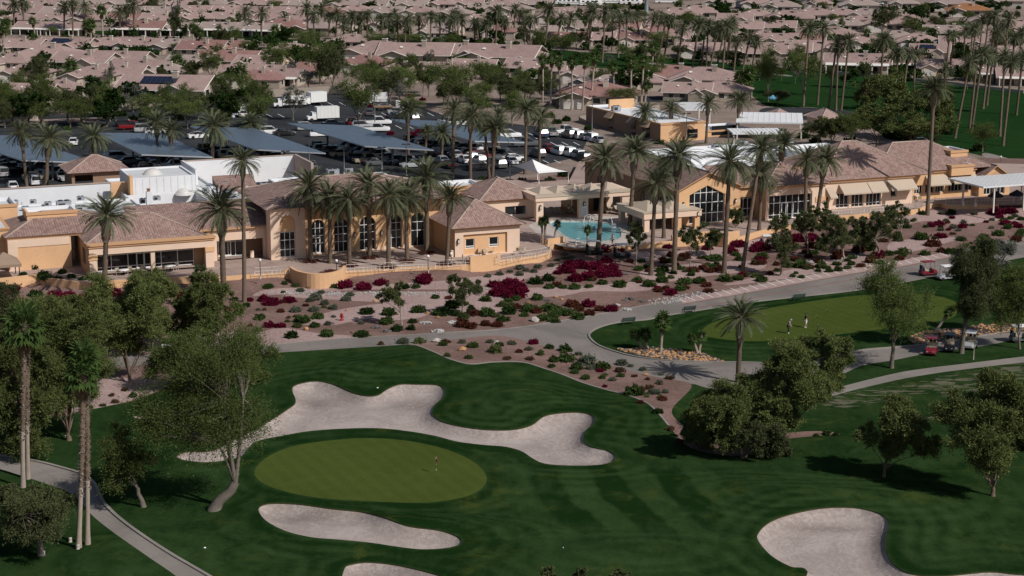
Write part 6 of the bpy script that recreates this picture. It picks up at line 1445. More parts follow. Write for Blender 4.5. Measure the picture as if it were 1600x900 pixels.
# planting strips behind: low shrubs in the car park verges and gardens of the far houses
VERGE = '''r10,181,22 r24,179,20 r45,182,16 r335,172,10 r275,175,8 g208,184,14 d190,178,16 d225,180,16 g340,176,16 g280,182,14 r205,192,10 r600,148,14 r640,150,12 r625,146,10 r660,155,10 r610,208,12 r645,210,14 r655,205,12 r578,165,10 g105,201,12 g110,227,10 d870,190,14 d885,186,14 g860,180,16 d835,160,14 g815,282,16 g860,282,18 d795,284,16 d880,272,16 d905,278,12 r783,257,14 r765,278,12 g752,280,14 g775,286,12 d920,200,14 d1030,222,14 g1060,215,14 d1075,230,12 d1190,205,14 l1050,175,14 d1255,212,18 g1275,220,20 d1395,210,30 g1420,215,26 d1330,222,24 g1450,218,20 r1365,118,8 r1378,119,9 r1389,119,9 g1407,120,9 r1337,113,7 d1480,205,20 g1530,230,20
d870,84,14 d900,86,14 d980,92,16 d1020,92,14 d1060,94,16 d1100,98,14 d1150,100,16 g1190,103,14 d1240,107,14 g1340,116,12 d1420,124,12 d1460,130,14 d60,46,12 d180,48,12 g240,50,12 d330,52,14 g90,47,10 d285,51,10 g720,62,20 d745,68,22 g760,70,16 d780,72,14 g700,58,14 d640,72,16 d600,70,16 d560,68,16 r233,90,8 g185,98,9 d175,72,14 g355,140,20 d340,138,16 d365,145,18 d200,145,14 d250,145,12 d155,170,16 d175,165,14 g120,130,12 d60,100,14 g830,78,12 r520,175,9'''
for t in VERGE.split():
    c, (x, y, wd) = t[0], map(float, t[1:].split(',')); B = G0(x, y+wd*.22); s = F/((B-Vector((0, 0, CAMH))).length)
    nm, ms = SH[c]; k_ += 1; o = bpy.data.objects.new(nm, ms[k_ % len(ms)]); link(o); o.location = B; o.rotation_euler = (0, 0, (k_*2.4) % 6.28); q = wd/s*1.1; o.scale = (q, q, q*1.05)
    reg(o, 'shrub', None, SDESC[c], 'shrubs round the car park and far gardens'); place(o, x, y)
# rock beds at the practice green: countless stones
def rock_bed(poly, n, seed, name, label):
    wp = world_poly(poly); xs = [p[0] for p in wp]; ys = [p[1] for p in wp]; rs = np.random.RandomState(seed); mb = MB(); k = 0
    while k < n:
        p = np.array([[rs.uniform(min(xs), max(xs)), rs.uniform(min(ys), max(ys))]])
        if inpoly(p, wp)[0]: stone(mb, (p[0, 0], p[0, 1], terr(*p[0])+.06), rs.uniform(.11, .24), 'rust_rock' if rs.uniform() < .66 else 'dark_rock', rs); k += 1
    m2 = MB(); m2.prism([(a, b) for a, b in wp][::-1] if sum(wp[i-1][0]*wp[i][1]-wp[i][0]*wp[i-1][1] for i in range(len(wp))) < 0 else wp, 0.0, .05, 'soil')
    structure(m2.build('soil_bed'))
    o = mb.build(name); o['kind'] = 'stuff'; reg(o, 'rocks', label)
noisy('soil', (.07, .055, .045), .3, 1)
rock_bed([(965,546),(990,545),(1020,543),(1060,548),(1100,553),(1122,562),(1135,566),(1100,565),(1050,562),(1000,556)], 420, 5, 'rock_bed', 'crescent bed of rusty orange stones at the tip of the practice lawn')
rock_bed([(1425,525),(1460,515),(1500,514),(1530,508),(1600,506),(1680,504),(1680,518),(1600,518),(1540,524),(1470,534),(1430,538)], 560, 6, 'rock_bed', 'long bed of rusty stones behind the parked golf carts at right')
# flower rings at the feet of the courtyard palms
fm = shrub_mesh('lf_flowerbed', 91, n=40, size=.05, flatn=.25)
for i, (x, y) in enumerate([(486,409),(516,426),(546,416),(578,403),(607,418),(636,409),(667,396),(698,413)]):
    B = G0(x, y, TZ); o = bpy.data.objects.new('flower_ring', fm); link(o); o.location = B; o.scale = (2.6, 2.6, 1.1); reg(o, 'flower bed', None, 'low red flower ring round palm foot', 'flower rings in the paved courtyard'); place(o, x, y)
# pebbly dry creek: small stones strewn on the gravel
def strew():
    rs = np.random.RandomState(12); mb = MB()
    for poly, n in [([(415,452),(520,456),(600,456),(700,456),(780,450),(780,454),(700,461),(600,462),(520,462),(430,459)], 420), ([(1010,470),(1080,458),(1120,452),(1110,458),(1040,476)], 160), ([(1290,400),(1340,396),(1350,402),(1300,408)], 80)]:
        wp = world_poly(poly); xs = [p[0] for p in wp]; ys = [p[1] for p in wp]; k = 0
        while k < n:
            p = np.array([[rs.uniform(min(xs), max(xs)), rs.uniform(min(ys), max(ys))]])
            if inpoly(p, wp)[0]: stone(mb, (p[0, 0], p[0, 1], .03), rs.uniform(.07, .16), 'grey_rock', rs); k += 1
    o = mb.build('pebbles'); o['kind'] = 'stuff'; reg(o, 'pebbles', 'grey pebbles strewn along the dry creek lines in the gravel bed')
strew()
# ================================================================ CAR PARK: solar canopies, vehicles
def solar(px4, label, zf=3.6, zb=4.7):
    TL, TR, BR, BL = [G0(x, y, z) for (x, y), z in zip(px4, (zb, zb, zf, zf))]
    # keep it a true tilted plane: far edge high, near edge low
    t = thing('solar_canopy', 'solar carport', Vector((BL.x, BL.y, 0)), 0, label); mb = MB(); k = Vector((0, 0, .22))
    e1 = (BR-BL).normalized(); L = (BR-BL).length; W = (TL-BL).length
    mb.face([BL, BR, TR, TL], 'solar', uv=[(0, 0), (L, 0), (L, W), (0, W)])
    c = [BL, BR, TR, TL]
    for i in range(4): mb.face([c[i]-k, c[(i+1) % 4]-k, c[(i+1) % 4], c[i]], 'white_roof')
    mb.face([p-k for p in (TL, TR, BR, BL)], 'steel'); sub(mb, 'panel_deck', t)
    for f in (.08, .36, .64, .92):
        a = BL.lerp(TL, f); b = BR.lerp(TR, f); m = a.lerp(b, .5); mb = MB(); g = Vector((m.x, m.y, 0)); mb.tube([g, m-k], .22, 'steel', 6); sub(mb, 'column', t)
        mb = MB(); mb.tube([a.lerp(b, .06)-k*1.6, b.lerp(a, .06)-k*1.6], .16, 'steel', 4); sub(mb, 'beam', t)
    return [TL, TR, BR, BL]
CANS = [solar(p, l) for p, l in [([(-90,209),(30,212),(150,254),(34,250)], 'solar panel carport cut by the left picture edge'), ([(150,207),(252,208),(332,245),(221,241)], 'second solar panel carport from the left'), ([(297,197),(396,200),(509,239),(398,233)], 'third solar panel carport from the left'),
  ([(449,192),(556,196),(678,234),(570,228)], 'long fourth solar panel carport from the left, in front of the white pickups'), ([(609,186),(694,189),(822,222),(742,220)], 'rightmost solar panel carport, behind the palms left of the tent')]]
def wheel_mesh(r=.34, w=.22):
    mb = MB(); mb.lathe((0, 0, 0), [(r*.55, -w/2), (r*.95, -w/2), (r, -w*.3), (r, w*.3), (r*.95, w/2), (r*.55, w/2)], 'tyre', 14, axis='y'); mb.lathe((0, 0, 0), [(0, -w*.42), (r*.56, -w*.46), (r*.56, w*.46), (0, w*.42)], 'rim', 10, axis='y'); return mb.mesh('wheel')
WM = wheel_mesh()
def loft(mb, secs, mat):
    """secs: (x, half width bottom, half width top, z bottom, z top)"""
    R_ = [[(x, -wb, zb), (x, -max(wb, wt)*1.0, zb+(zt-zb)*.45), (x, -wt, zt), (x, wt, zt), (x, max(wb, wt), zb+(zt-zb)*.45), (x, wb, zb)] for x, wb, wt, zb, zt in secs]
    for a, b in zip(R_, R_[1:]):
        for i in range(6): j = (i+1) % 6; mb.face([a[i], a[j], b[j], b[i]][::-1], mat)
    mb.face(R_[0][::-1], mat); mb.face(R_[-1], mat)
def car_proto(kind):
    nm = {'sedan': 'parked_car', 'suv': 'parked_suv', 'pickup': 'pickup_truck'}[kind]; r = raw_root(nm, 'pickup truck' if kind == 'pickup' else 'car'); mb = MB()
    def add(n, m, par=r): o = m.build(n); o.parent = par; return o
    if kind == 'sedan':
        loft(mb, [(-2.3, .70, .74, .32, .80), (-2.15, .84, .80, .24, .92), (-1.2, .88, .82, .2, .96), (.7, .88, .82, .2, .95), (1.6, .87, .78, .2, .86), (2.15, .82, .70, .24, .74), (2.32, .66, .60, .34, .62)], 'car_white')
        cab = [(-1.75, .80, .74, .90, .94), (-1.05, .80, .60, .90, 1.38), (-.3, .80, .62, .90, 1.44), (.35, .80, .61, .90, 1.40), (1.15, .80, .74, .88, .93)]; roof = [(-1.05, 1.40), (.35, 1.42)]; rw = .6
    elif kind == 'suv':
        loft(mb, [(-2.35, .78, .78, .36, .95), (-2.2, .90, .84, .28, 1.05), (-1.2, .94, .86, .24, 1.08), (.8, .94, .86, .24, 1.08), (1.7, .93, .82, .24, 1.0), (2.2, .88, .76, .28, .9), (2.38, .74, .66, .4, .72)], 'car_white')
        cab = [(-2.25, .84, .78, 1.02, 1.08), (-1.95, .84, .68, 1.02, 1.68), (-.6, .84, .69, 1.02, 1.74), (.3, .84, .68, 1.02, 1.70), (1.2, .84, .78, 1.0, 1.06)]; roof = [(-1.95, 1.70), (.3, 1.72)]; rw = .68
    else:
        loft(mb, [(-2.8, .86, .86, .45, 1.02), (-2.7, .95, .92, .40, 1.06), (1.3, .96, .90, .36, 1.10), (2.3, .95, .86, .36, 1.06), (2.75, .90, .80, .40, .98), (2.85, .78, .7, .5, .8)], 'car_white')
        cab = [(-.75, .86, .80, 1.05, 1.12), (-.62, .86, .70, 1.05, 1.78), (.2, .86, .72, 1.05, 1.84), (.75, .86, .70, 1.05, 1.78), (1.45, .86, .80, 1.05, 1.12)]; roof = [(-.6, 1.80), (.75, 1.81)]; rw = .70
        mb.box(-2.65, -.85, -.78, .78, 1.03, 1.075, 'tyre')
    bd = add('body', mb); m2 = MB(); loft(m2, cab, 'glass'); add('window', m2)
    m3 = MB(); z = roof[0][1]; m3.box(roof[0][0], roof[1][0], -rw, rw, z-.01, z+.05, 'car_white'); 
    for sg in (-1, 1):
        for (xa, za, xb, zb_) in ((roof[1][0], z, cab[-1][0], cab[-1][3]), (roof[0][0], z, cab[0][0], cab[0][3])): m3.tube([(xa, sg*rw, za), (xb, sg*.8, zb_)], .04, 'car_white', 4)
        m3.tube([((roof[0][0]+roof[1][0])/2, sg*rw, z), ((roof[0][0]+roof[1][0])/2, sg*.84, cab[0][3])], .045, 'car_white', 4)
    add('roof', m3)
    X = 1.4 if kind != 'pickup' else 1.75
    for x in (-X, X):
        for y in (-.80, .80): o = bpy.data.objects.new('wheel', WM); link(o); o.parent = r; o.location = (x, y, .34)
    fx = {'sedan': 2.2, 'suv': 2.26, 'pickup': 2.76}[kind]; bx = {'sedan': -2.28, 'suv': -2.32, 'pickup': -2.8}[kind]
    for y in (-.6, .6):
        m = MB(); m.box(fx-.05, fx+.1, y-.16, y+.16, .62 if kind == 'sedan' else .75, .74 if kind == 'sedan' else .9, 'headlight'); add('headlight', m)
        m = MB(); m.box(bx-.03, bx+.08, y-.12, y+.12, .7, .9, 'taillight'); add('taillight', m)
    for c in r.children:
        for sl in c.material_slots:
            if sl.material and sl.material.name == 'car_white': sl.link = 'OBJECT'; sl.material = MATS['car_white']
    return Stamp(r)
CARP = {k: car_proto(k) for k in ('sedan', 'suv', 'pickup')}
def car(kind, col, px, py, rz=112, label=None):
    B = G0(px, py); st = CARP[kind]; o = st.put(B, R(rz), 1.0, label=label, desc='%s %s' % (col, {'sedan': 'sedan', 'suv': 'suv', 'pickup': 'pickup'}[kind]), group='vehicles in the car park')
    place(o, px, py)
    for c in o.children:
        for sl in c.material_slots:
            if sl.link == 'OBJECT': sl.material = MATS['car_'+col]
    return o
for st_ in CARP.values():
    pass
CARS = '''sedan white 115 226 100|suv white 55 288 110|sedan grey 108 264 112|sedan black 138 260 112|sedan silver 20 265 112|suv black 198 197 20|pickup red 206 202 15|suv silver 227 206 15|sedan white 243 209 20|sedan white 311 216 22|sedan white 380 182 100|suv white 423 210 15|sedan black 444 212 22|suv red 557 196 22|pickup white 591 195 8|pickup white 588 206 5|suv silver 567 201 15|sedan grey 578 180 90|sedan silver 621 178 10|suv grey 645 190 112
suv white 714 196 15|sedan silver 700 193 30|suv white 796 215 20|pickup silver 862 212 100|pickup white 883 209 30|suv grey 889 215 112|suv white 901 216 112|sedan silver 911 218 112|suv white 923 220 112|sedan silver 934 223 112|suv white 873 241 112|suv white 888 243 112|suv silver 902 247 112|suv black 911 251 112|sedan white 803 252 22|pickup grey 822 229 15|sedan silver 711 246 112|suv white 735 252 112|suv white 748 256 112|sedan silver 767 257 112|suv black 750 266 20|sedan white 797 256 112|sedan black 680 243 112|sedan white 726 254 112|suv blue 845 214 112|sedan red 856 236 112|suv silver 480 203 20|sedan blue 520 197 22|sedan silver 350 186 20|suv grey 400 178 22|sedan tan 655 232 112
sedan white 20 296 110|suv silver 5 275 112|sedan silver 95 280 112|sedan grey 125 278 112|suv tan 148 270 112|sedan black 700 262 112|sedan silver 690 255 112|suv grey 779 262 112|suv grey 840 245 112|sedan black 620 186 22|suv white 500 213 22|pickup white 930 152 10|sedan silver 945 150 10|sedan black 865 146 20|sedan blue 650 66 170|sedan white 1440 226 10|sedan white 1372 8 175|suv white 1405 10 175'''
for row in CARS.replace('\n', '|').split('|'):
    a = row.split(); car(a[0], a[1], float(a[2]), float(a[3]), float(a[4]))
rs_ = random.Random(4); cc = ['black', 'silver', 'grey', 'blue', 'white', 'red', 'tan', 'silver', 'black', 'grey']
for ci, (TL, TR, BR, BL) in enumerate(CANS):
    for row_ in (0, 1):
        for k in range(9):
            f = .06+k*.11; a = BL.lerp(TL, f); b = BR.lerp(TR, f); p = a.lerp(b, .24+.52*row_); p.z = 0
            if rs_.random() < .15: continue
            px, py = proj(p)
            if px < -20: continue
            kd = rs_.choice(['sedan', 'suv', 'suv', 'pickup', 'sedan']); car(kd, rs_.choice(cc), px, py, 22+(180 if row_ else 0)+rs_.uniform(-3, 3))
# trucks
def box_truck(px, py, rz, label, L=5.2, H=2.5, flatbed=False):
    B = G0(px, py); t = thing('box_truck' if not flatbed else 'flatbed_truck', 'truck', B, R(rz), label)
    def add(n, m): o = m.build(n); o.parent = t
    m = MB()
    if not flatbed:
        m.box(-L*.62, L*.38, -1.15, 1.15, .75, .75+H, 'white_paint')
        for k in range(6): m.box(-L*.62+k*L/6, -L*.62+k*L/6+.05, -1.17, 1.17, .8, .7+H, 'trim')
        add('cargo_box', m)
    else:
        m.box(-L*.62, L*.38, -1.1, 1.1, .75, .95, 'wood'); add('bed', m); m = MB()
        for x in (-L*.6, -L*.3, 0, L*.36):
            for y in (-1.05, 1.05): m.tube([(x, y, .9), (x, y, 2.4)], .05, 'steel', 4)
        for y in (-1.05, 1.05):
            for z in (1.5, 2.4): m.tube([(-L*.6, y, z), (L*.36, y, z)], .05, 'steel', 4)
        add('rack', m)
    m = MB(); x0 = L*.38+.08; loft(m, [(x0, 1.0, .9, .5, 2.1), (x0+.9, 1.0, .88, .5, 2.1), (x0+1.3, .98, .85, .5, 1.3), (x0+1.9, .92, .8, .5, 1.15)], 'white_paint'); add('cab', m)
    m = MB(); loft(m, [(x0+.2, .92, .90, 1.35, 2.0), (x0+.95, .92, .86, 1.35, 2.0), (x0+1.28, .9, .8, 1.3, 1.36)], 'glass'); 
    o = m.build('windscreen'); o.parent = t; o.scale = (1.02, 1.02, 1.01)
    m = MB(); m.box(-L*.6, x0+1.5, -.5, .5, .45, .75, 'dark_metal'); add('chassis', m)
    for x in (-L*.4, -L*.25, x0+1.1):
        for y in (-.95, .95): o = bpy.data.objects.new('wheel', WM); link(o); o.parent = t; o.location = (x, y, .42); o.scale = (1.25, 1.2, 1.25)
box_truck(507, 189, 200, 'large white box truck parked beyond the fourth solar carport', 5.0, 2.4)
box_truck(492, 164, 215, 'white box truck parked behind the largest box truck', 4.2, 2.3); box_truck(455, 168, 195, 'low white box truck left of the largest box truck', 5.5, 1.9)
box_truck(605, 172, 10, 'flatbed truck with a brown bed and metal rack', 5, 2, True); box_truck(590, 163, 190, 'white truck behind the lamp post by the flatbed', 3.6, 1.9); box_truck(376, 180, 250, 'white utility truck with open rear at the lot entrance', 3.4, 1.8)
for i, (x, y, rz) in enumerate([(872,7,5),(900,8,2),(922,9,8),(955,6,0),(985,7,5),(842,6,10),(1040,5,3)]):
    B = G0(x, y); t = thing('motorhome', 'motorhome', B, R(rz), ['first', 'second', 'third', 'fifth', 'sixth', 'leftmost small', 'rightmost'][i]+' white motorhome parked along the top edge', group='motorhomes at the top edge')
    m = MB(); m.box(-4.5, 4.2, -1.2, 1.2, .5, 3.0, 'white_paint'); m.box(4.2, 4.9, -1.15, 1.15, .5, 2.0, 'white_paint'); m.box(-4.4, 4.1, -1.22, -1.19, 1.0, 1.2, 'car_grey'); o = m.build('body'); o.parent = t
    m = MB()
    for k in range(4): m.box(-3.6+k*1.9, -2.6+k*1.9, -1.23, -1.18, 1.6, 2.2, 'glass')
    o = m.build('window'); o.parent = t; m = MB(); m.box(-1, .2, -.5, .5, 3.0, 3.3, 'trim'); o = m.build('roof_unit'); o.parent = t
    for xx in (-2.8, 3.2):
        for yy in (-1.1, 1.1): o = bpy.data.objects.new('wheel', WM); link(o); o.parent = t; o.location = (xx, yy, .42); o.scale = (1.2,)*3
    ANCH[t.name] = (x, y)
# ---------------------------------------------------------------- golf carts
def golf_cart(px, py, rz, col, label, z=0, roof='white_paint'):
    B = G(px, py) if not z else G0(px, py, z); B.z += .01; t = thing('golf_cart', 'golf cart', B, R(rz), label)
    def add(n, m, p=None): o = m.build(n); o.parent = p or t; return o
    m = MB(); loft(m, [(-1.2, .52, .50, .28, .62), (-1.0, .60, .56, .25, .72), (-.35, .60, .58, .25, .68), (-.3, .60, .58, .25, .36), (.45, .60, .58, .25, .36), (.5, .60, .55, .25, .82), (.95, .58, .50, .25, .76), (1.22, .48, .40, .30, .52)], col); add('body', m)
    m = MB(); m.box(-.75, -.2, -.54, .54, .66, .80, 'seat_beige'); o = add('seat', m); m = MB(); m.box(-.86, -.74, -.54, .54, .82, 1.16, 'seat_beige'); add('backrest', m)
    m = MB(); m.box(-1.0, .72, -.60, .60, 1.84, 1.90, roof); m.box(-.92, .64, -.52, .52, 1.90, 1.94, roof); add('canopy', m)
    m = MB()
    for y in (-.54, .54): m.tube([(.72, y, .75), (.55, y, 1.85)], .022, 'dark_metal', 5); m.tube([(-.95, y, .7), (-.85, y, 1.85)], .022, 'dark_metal', 5)
    add('canopy_frame', m)
    m = MB(); m.tube([(.5, -.25, .8), (.28, -.25, 1.0)], .02, 'dark_metal', 5); m.lathe((.27, -.25, 1.0), [(.17, 0), (.17, .03), (.14, .03), (.14, 0)], 'dark_metal', 10); add('steering_wheel', m)
    m = MB()
    for y in (-.2, .2): m.lathe((-1.08, y, .62), [(.13, 0), (.15, .75), (.11, .8), (0, .8)], 'car_black' if y > 0 else 'cloth_navy', 8)
    add('golf_bag_rack', m)
    for x in (-.8, .82):
        for y in (-.52, .52): o = bpy.data.objects.new('wheel', WM); link(o); o.parent = t; o.location = (x, y, .22); o.scale = (.68, .8, .68)
    for y in (-.3, .3): m = MB(); m.box(1.12, 1.22, y-.08, y+.08, .45, .55, 'headlight'); add('headlight', m)
noisy('seat_beige', (.45, .38, .29), .06, 2, .8)
golf_cart(929, 397, 8, 'car_black', 'left of the two golf carts parked below the pool fence'); golf_cart(972, 402, 5, 'car_black', 'right of the two golf carts parked below the pool fence')
golf_cart(1455, 553, 250, 'cart_red', 'red golf cart with red canopy on the cart road', roof='cart_red'); golf_cart(1483, 548, 255, 'car_black', 'black golf cart beside the red one on the cart road', roof='car_black')
golf_cart(1516, 544, 245, 'car_silver', 'silver golf cart with pale canopy right of the leaning tree'); golf_cart(1594, 534, 12, 'car_grey', 'dark golf cart at the right picture edge')
golf_cart(1450, 430, 20, 'cart_red', 'red golf cart half hidden behind the spreading mesquite top', roof='cart_red'); golf_cart(1478, 437, 200, 'car_silver', 'silver golf cart half hidden behind the willowy tree')
golf_cart(1201, 388, 5, 'car_blue', 'dark golf cart between bougainvilleas right of the gabled windows'); golf_cart(268, 566, 10, 'car_black', 'black golf cart on the road seen between the pines at left'); golf_cart(28, 588, 5, 'car_grey', 'grey golf cart on the road at the far left')

# ---------------------------------------------------------------- poles and lamps
def pole(px, py, top, label, z=0, r=.07, lamp='box', mat='steel', name='lamp_post', cat='lamp post'):
    B = G0(px, py, z); h = ZT(B, top); t = thing(name, cat, B, 0, label); ANCH[t.name] = (px, py)
    def add(n, m): o = m.build(n); o.parent = t
    m = MB(); m.tube([(0, 0, 0), (0, 0, h)], [r*1.2, r*.8], mat, 7); add('pole', m)
    if lamp:
        m = MB(); m.lathe((0, 0, 0), [(r*2.4, 0), (r*2.4, .35), (r*1.3, .4)], 'concrete', 8); add('base', m)
    if lamp == 'box': m = MB(); m.box(-.75, -.15, -.18, .18, h-.12, h+.06, 'dark_metal'); m.box(.15, .75, -.18, .18, h-.12, h+.06, 'dark_metal'); m.box(-.15, .15, -.04, .04, h-.06, h, 'dark_metal'); add('lamp_head', m)
    if lamp == 'globe': m = MB(); m.lathe((0, 0, h), [(0, 0), (.10, .02), (.18, .12), (.20, .22), (.17, .33), (.09, .41), (0, .43)], 'white_paint', 10); add('lamp_globe', m)
for a in [(586,196,135,'tall lamp post beside the white pickups'),(925,208,150,'tall lamp post behind the row of cars right of the tent'),(174,178,117,'tall lamp post left of the red roof with solar panels'),(228,176,140,'lamp post before the solar roofed red house'),(447,280,236,'slim lamp post behind the white roof near the third carport'),(484,275,203,'slim tall lamp post behind the hall roof'),(538,272,228,'slim pole behind the hall roof centre'),
          (597,266,230,'slim lamp post behind the hall roof right of centre'),(1072,236,177,'slim post before the annex'),(280,70,50,'lamp post by the left row houses'),(107,190,138,'lamp post behind the verge trees at left'),(635,275,225,'slim lamp post behind the right end of the hall')]: pole(*a)
for a in [(407,436,409,'globe lamp left of the curved bastion'),(526,428,410,'globe lamp between the second and third arcade palms'),(669,426,403,'globe lamp on the terrace railing before the fifth arch'),(705,412,399,'globe lamp by the pavilion corner palm'),(573,402,391,'globe lamp at the foot of the arcade wall')]: pole(*a, z=TZ, r=.05, lamp='globe', mat='dark_metal')
pole(1010, 30, -40, 'thick grey mast rising at the top edge', r=.75, lamp=None, name='cell_mast', cat='mast'); pole(1521, 562, 532, 'short square post on the grass beside the silver cart', r=.05, lamp=None, name='wooden_post', cat='post', mat='bark_pale')
pole(1563, 260, 247, 'small globe lamp by the far right path', r=.05, lamp='globe'); 
# ---------------------------------------------------------------- benches, flags, markers, hydrant
def bench(px, py, rz, label):
    t = thing('park_bench', 'bench', G(px, py), R(rz), label)
    def add(n, m): o = m.build(n); o.parent = t
    m = MB()
    for k in range(5): m.box(-.85, .85, -.30+k*.11, -.22+k*.11, .43, .46, 'bench_green')
    add('seat', m); m = MB()
    for k in range(4): m.box(-.85, .85, .24+k*.03, .27+k*.03, .52+k*.11, .60+k*.11, 'bench_green')
    add('backrest', m)
    for x in (-.7, .7):
        for y in (-.25, .22): m = MB(); m.tube([(x, y, 0), (x, y*.9, .44)], .03, 'bench_green', 5); add('leg', m)
        m = MB(); m.tube([(x, .2, .44), (x, .36, .96)], .025, 'bench_green', 5); m.tube([(x, -.28, .44), (x, -.28, .66), (x, .24, .68)], .02, 'bench_green', 5); add('armrest', m)
noisy('bench_green', (.02, .045, .035), .1, 4, .5)
bench(981, 507, 200, 'left bench on the road edge by the practice lawn'); bench(1076, 489, 202, 'middle bench on the road edge by the practice lawn'); bench(1247, 470, 200, 'right bench above the two golfers')
def flag(px, py, top, col, label, r=.025, fl=.45, fh=.55):
    B = G(px, py); h = ZT(B, top); t = thing('golf_flag', 'golf flag', B, 0, label)
    m = MB(); n = 6
    for k in range(n): m.tube([(0, 0, h*k/n), (0, 0, h*(k+1)/n)], r, 'white_paint' if k % 2 else 'flag_green', 5)
    o = m.build('flagstick'); o.parent = t
    m = MB(); N = 5
    for i in range(N):
        f = lambda a, z: (fl*a*.8, .12*math.sin(a*5), h-.02-z*fh-.25*a)
        for z0 in (0, .5): m.face([f(i/N, z0), f((i+1)/N, z0), f((i+1)/N, z0+.5), f(i/N, z0+.5)], col)
    o = m.build('pennant'); o.parent = t; sm = o.modifiers.new('th', 'SOLIDIFY'); sm.thickness = .015
noisy('flag_green', (.03, .07, .03), .1, 4); noisy('flag_pink', (.42, .03, .10), .1, 4, .7)
flag(681.5, 740, 713, 'flag_pink', 'pink flag on a striped pole on the putting green', .014, .16, .42)
for i, (x, y) in enumerate([(1292,490),(1275,499),(1278,513)]): flag(x, y, y-7, 'flag_green', ['rightmost small', 'upper left small', 'lower small'][i]+' dark practice flag near the golfers', .012, .15, .18)
m = MB(); m.lathe((0, 0, 0), [(.16, 0), (.16, .08), (.11, .1), (.11, .5), (.15, .52), (.13, .64), (.05, .72), (0, .73)], 'hydrant_red', 10); m.lathe((0, -.14, .38), [(.05, -.06), (.05, .06)], 'hydrant_red', 8, 'y'); m.lathe((.0, 0, .38), [(.06, -.2), (.06, .2)], 'hydrant_red', 8, 'x')
noisy('hydrant_red', (.35, .02, .03), .1, 4, .5); o = m.build('fire_hydrant'); o.location = G(534, 501); o.scale = (1.3,)*3; reg(o, 'hydrant', 'red fire hydrant alone on the gravel bed')
for x, y, lb in [(110,847,'small pale marker stump left of the twin palm bases'),(122,858,'small pale marker stump below the twin palm bases'),(68,868,'pale rock at the foot of the drooping tree')]:
    m = MB(); m.lathe((0, 0, -.05), [(.15, 0), (.13, .3), (.15, .42), (0, .45)], 'pale_rock', 8); o = m.build('marker_stump'); o.location = G(x, y); reg(o, 'marker', lb)
for x, y, lb in [(320,856,'small white plate lying on the grass right of the lower left path'),(103,681,'small white stone on the grass left of the twin palms'),(590,606,'small pale leaf scrap in the notch of the big bunker'),(880,856,'tiny white golf ball on the fairway')]:
    m = MB(); s = .10 if 'ball' not in lb else .035; m.lathe((0, 0, 0), [(s, 0), (s*.9, .05), (0, .07)], 'white_paint', 9); o = m.build('marker_plate' if s > .1 else 'golf_ball'); o.location = G(x, y); reg(o, 'marker' if s > .1 else 'golf ball', lb)
# ---------------------------------------------------------------- patio furniture
def table(px, py, label, r=.6, mat='white_paint', z=TZ):
    t = thing('patio_table', 'table', G0(px, py, z), 0, label); m = MB(); m.lathe((0, 0, .72), [(0, 0), (r, 0), (r, .04), (0, .05)], mat, 18); o = m.build('table_top'); o.parent = t
    m = MB(); m.lathe((0, 0, 0), [(.25, 0), (.25, .03), (.05, .06), (.05, .72)], 'dark_metal', 10); o = m.build('pedestal'); o.parent = t
def chair_proto():
    r = raw_root('patio_chair', 'chair')
    m = MB(); m.box(-.25, .25, -.25, .25, .42, .47, 'seat_beige'); o = m.build('seat'); o.parent = r
    m = MB(); m.box(-.25, .25, .22, .27, .5, .9, 'seat_beige'); o = m.build('backrest'); o.parent = r
    for x in (-.22, .22):
        for y in (-.22, .22): m = MB(); m.tube([(x, y, 0), (x, y, .43)], .02, 'trim', 4); o = m.build('leg'); o.parent = r
    return Stamp(r)
CH = chair_proto()
def chair(px, py, rz, group='patio chairs on the terraces'):
    o = CH.put(G0(px, py, TZ), rz, 1.05, desc='pale patio chair', group=group); place(o, px, py)
for x, y, lb in [(193,430,'round white table by the lounge glass'),(266,424,'round white table at the right of the lounge glass'),(739,409,'round white table above the tall corner wall'),(756,397,'small table left of the pavilion table group'),(773,394,'right table in front of the pavilion windows'),(1418,315,'table between the terrace chairs left of the awning door'),(1432,313,'right table before the awning door')]: table(x, y, lb, .75 if 'round' in lb else .5)
for x, y in [(184,430),(203,428),(258,425),(275,422),(222,425),(759,399),(765,393),(780,391),(768,397),(750,399),(726,408),(1410,316),(1425,317),(1437,315),(1404,312),(814,394),(822,397),(806,398)]: chair(x, y, (x*1.3) % 6.28)
def lounger(px, py, rz):
    o = LO.put(G0(px, py, TZ), rz, 1, desc='pale pool lounger', group='loungers on the pool deck'); place(o, px, py)
r = raw_root('pool_lounger', 'lounger'); m = MB(); m.box(-.3, .3, -.95, .35, .32, .40, 'seat_beige'); o = m.build('seat'); o.parent = r
m = MB(); M_ = Matrix.Translation((0, .35, .36)) @ Matrix.Rotation(R(38), 4, 'X'); m.box(-.3, .3, 0, .75, -.03, .05, 'seat_beige', M_); o = m.build('backrest'); o.parent = r
for x in (-.26, .26):
    for y in (-.85, .3): m = MB(); m.tube([(x, y, 0), (x, y, .34)], .025, 'trim', 4); o = m.build('leg'); o.parent = r
LO = Stamp(r)
for x, y in [(853,333),(865,333),(874,334),(881,333),(889,333),(896,334),(949,330),(953,328),(966,331),(946,333)]: lounger(x, y, ANG+.1)
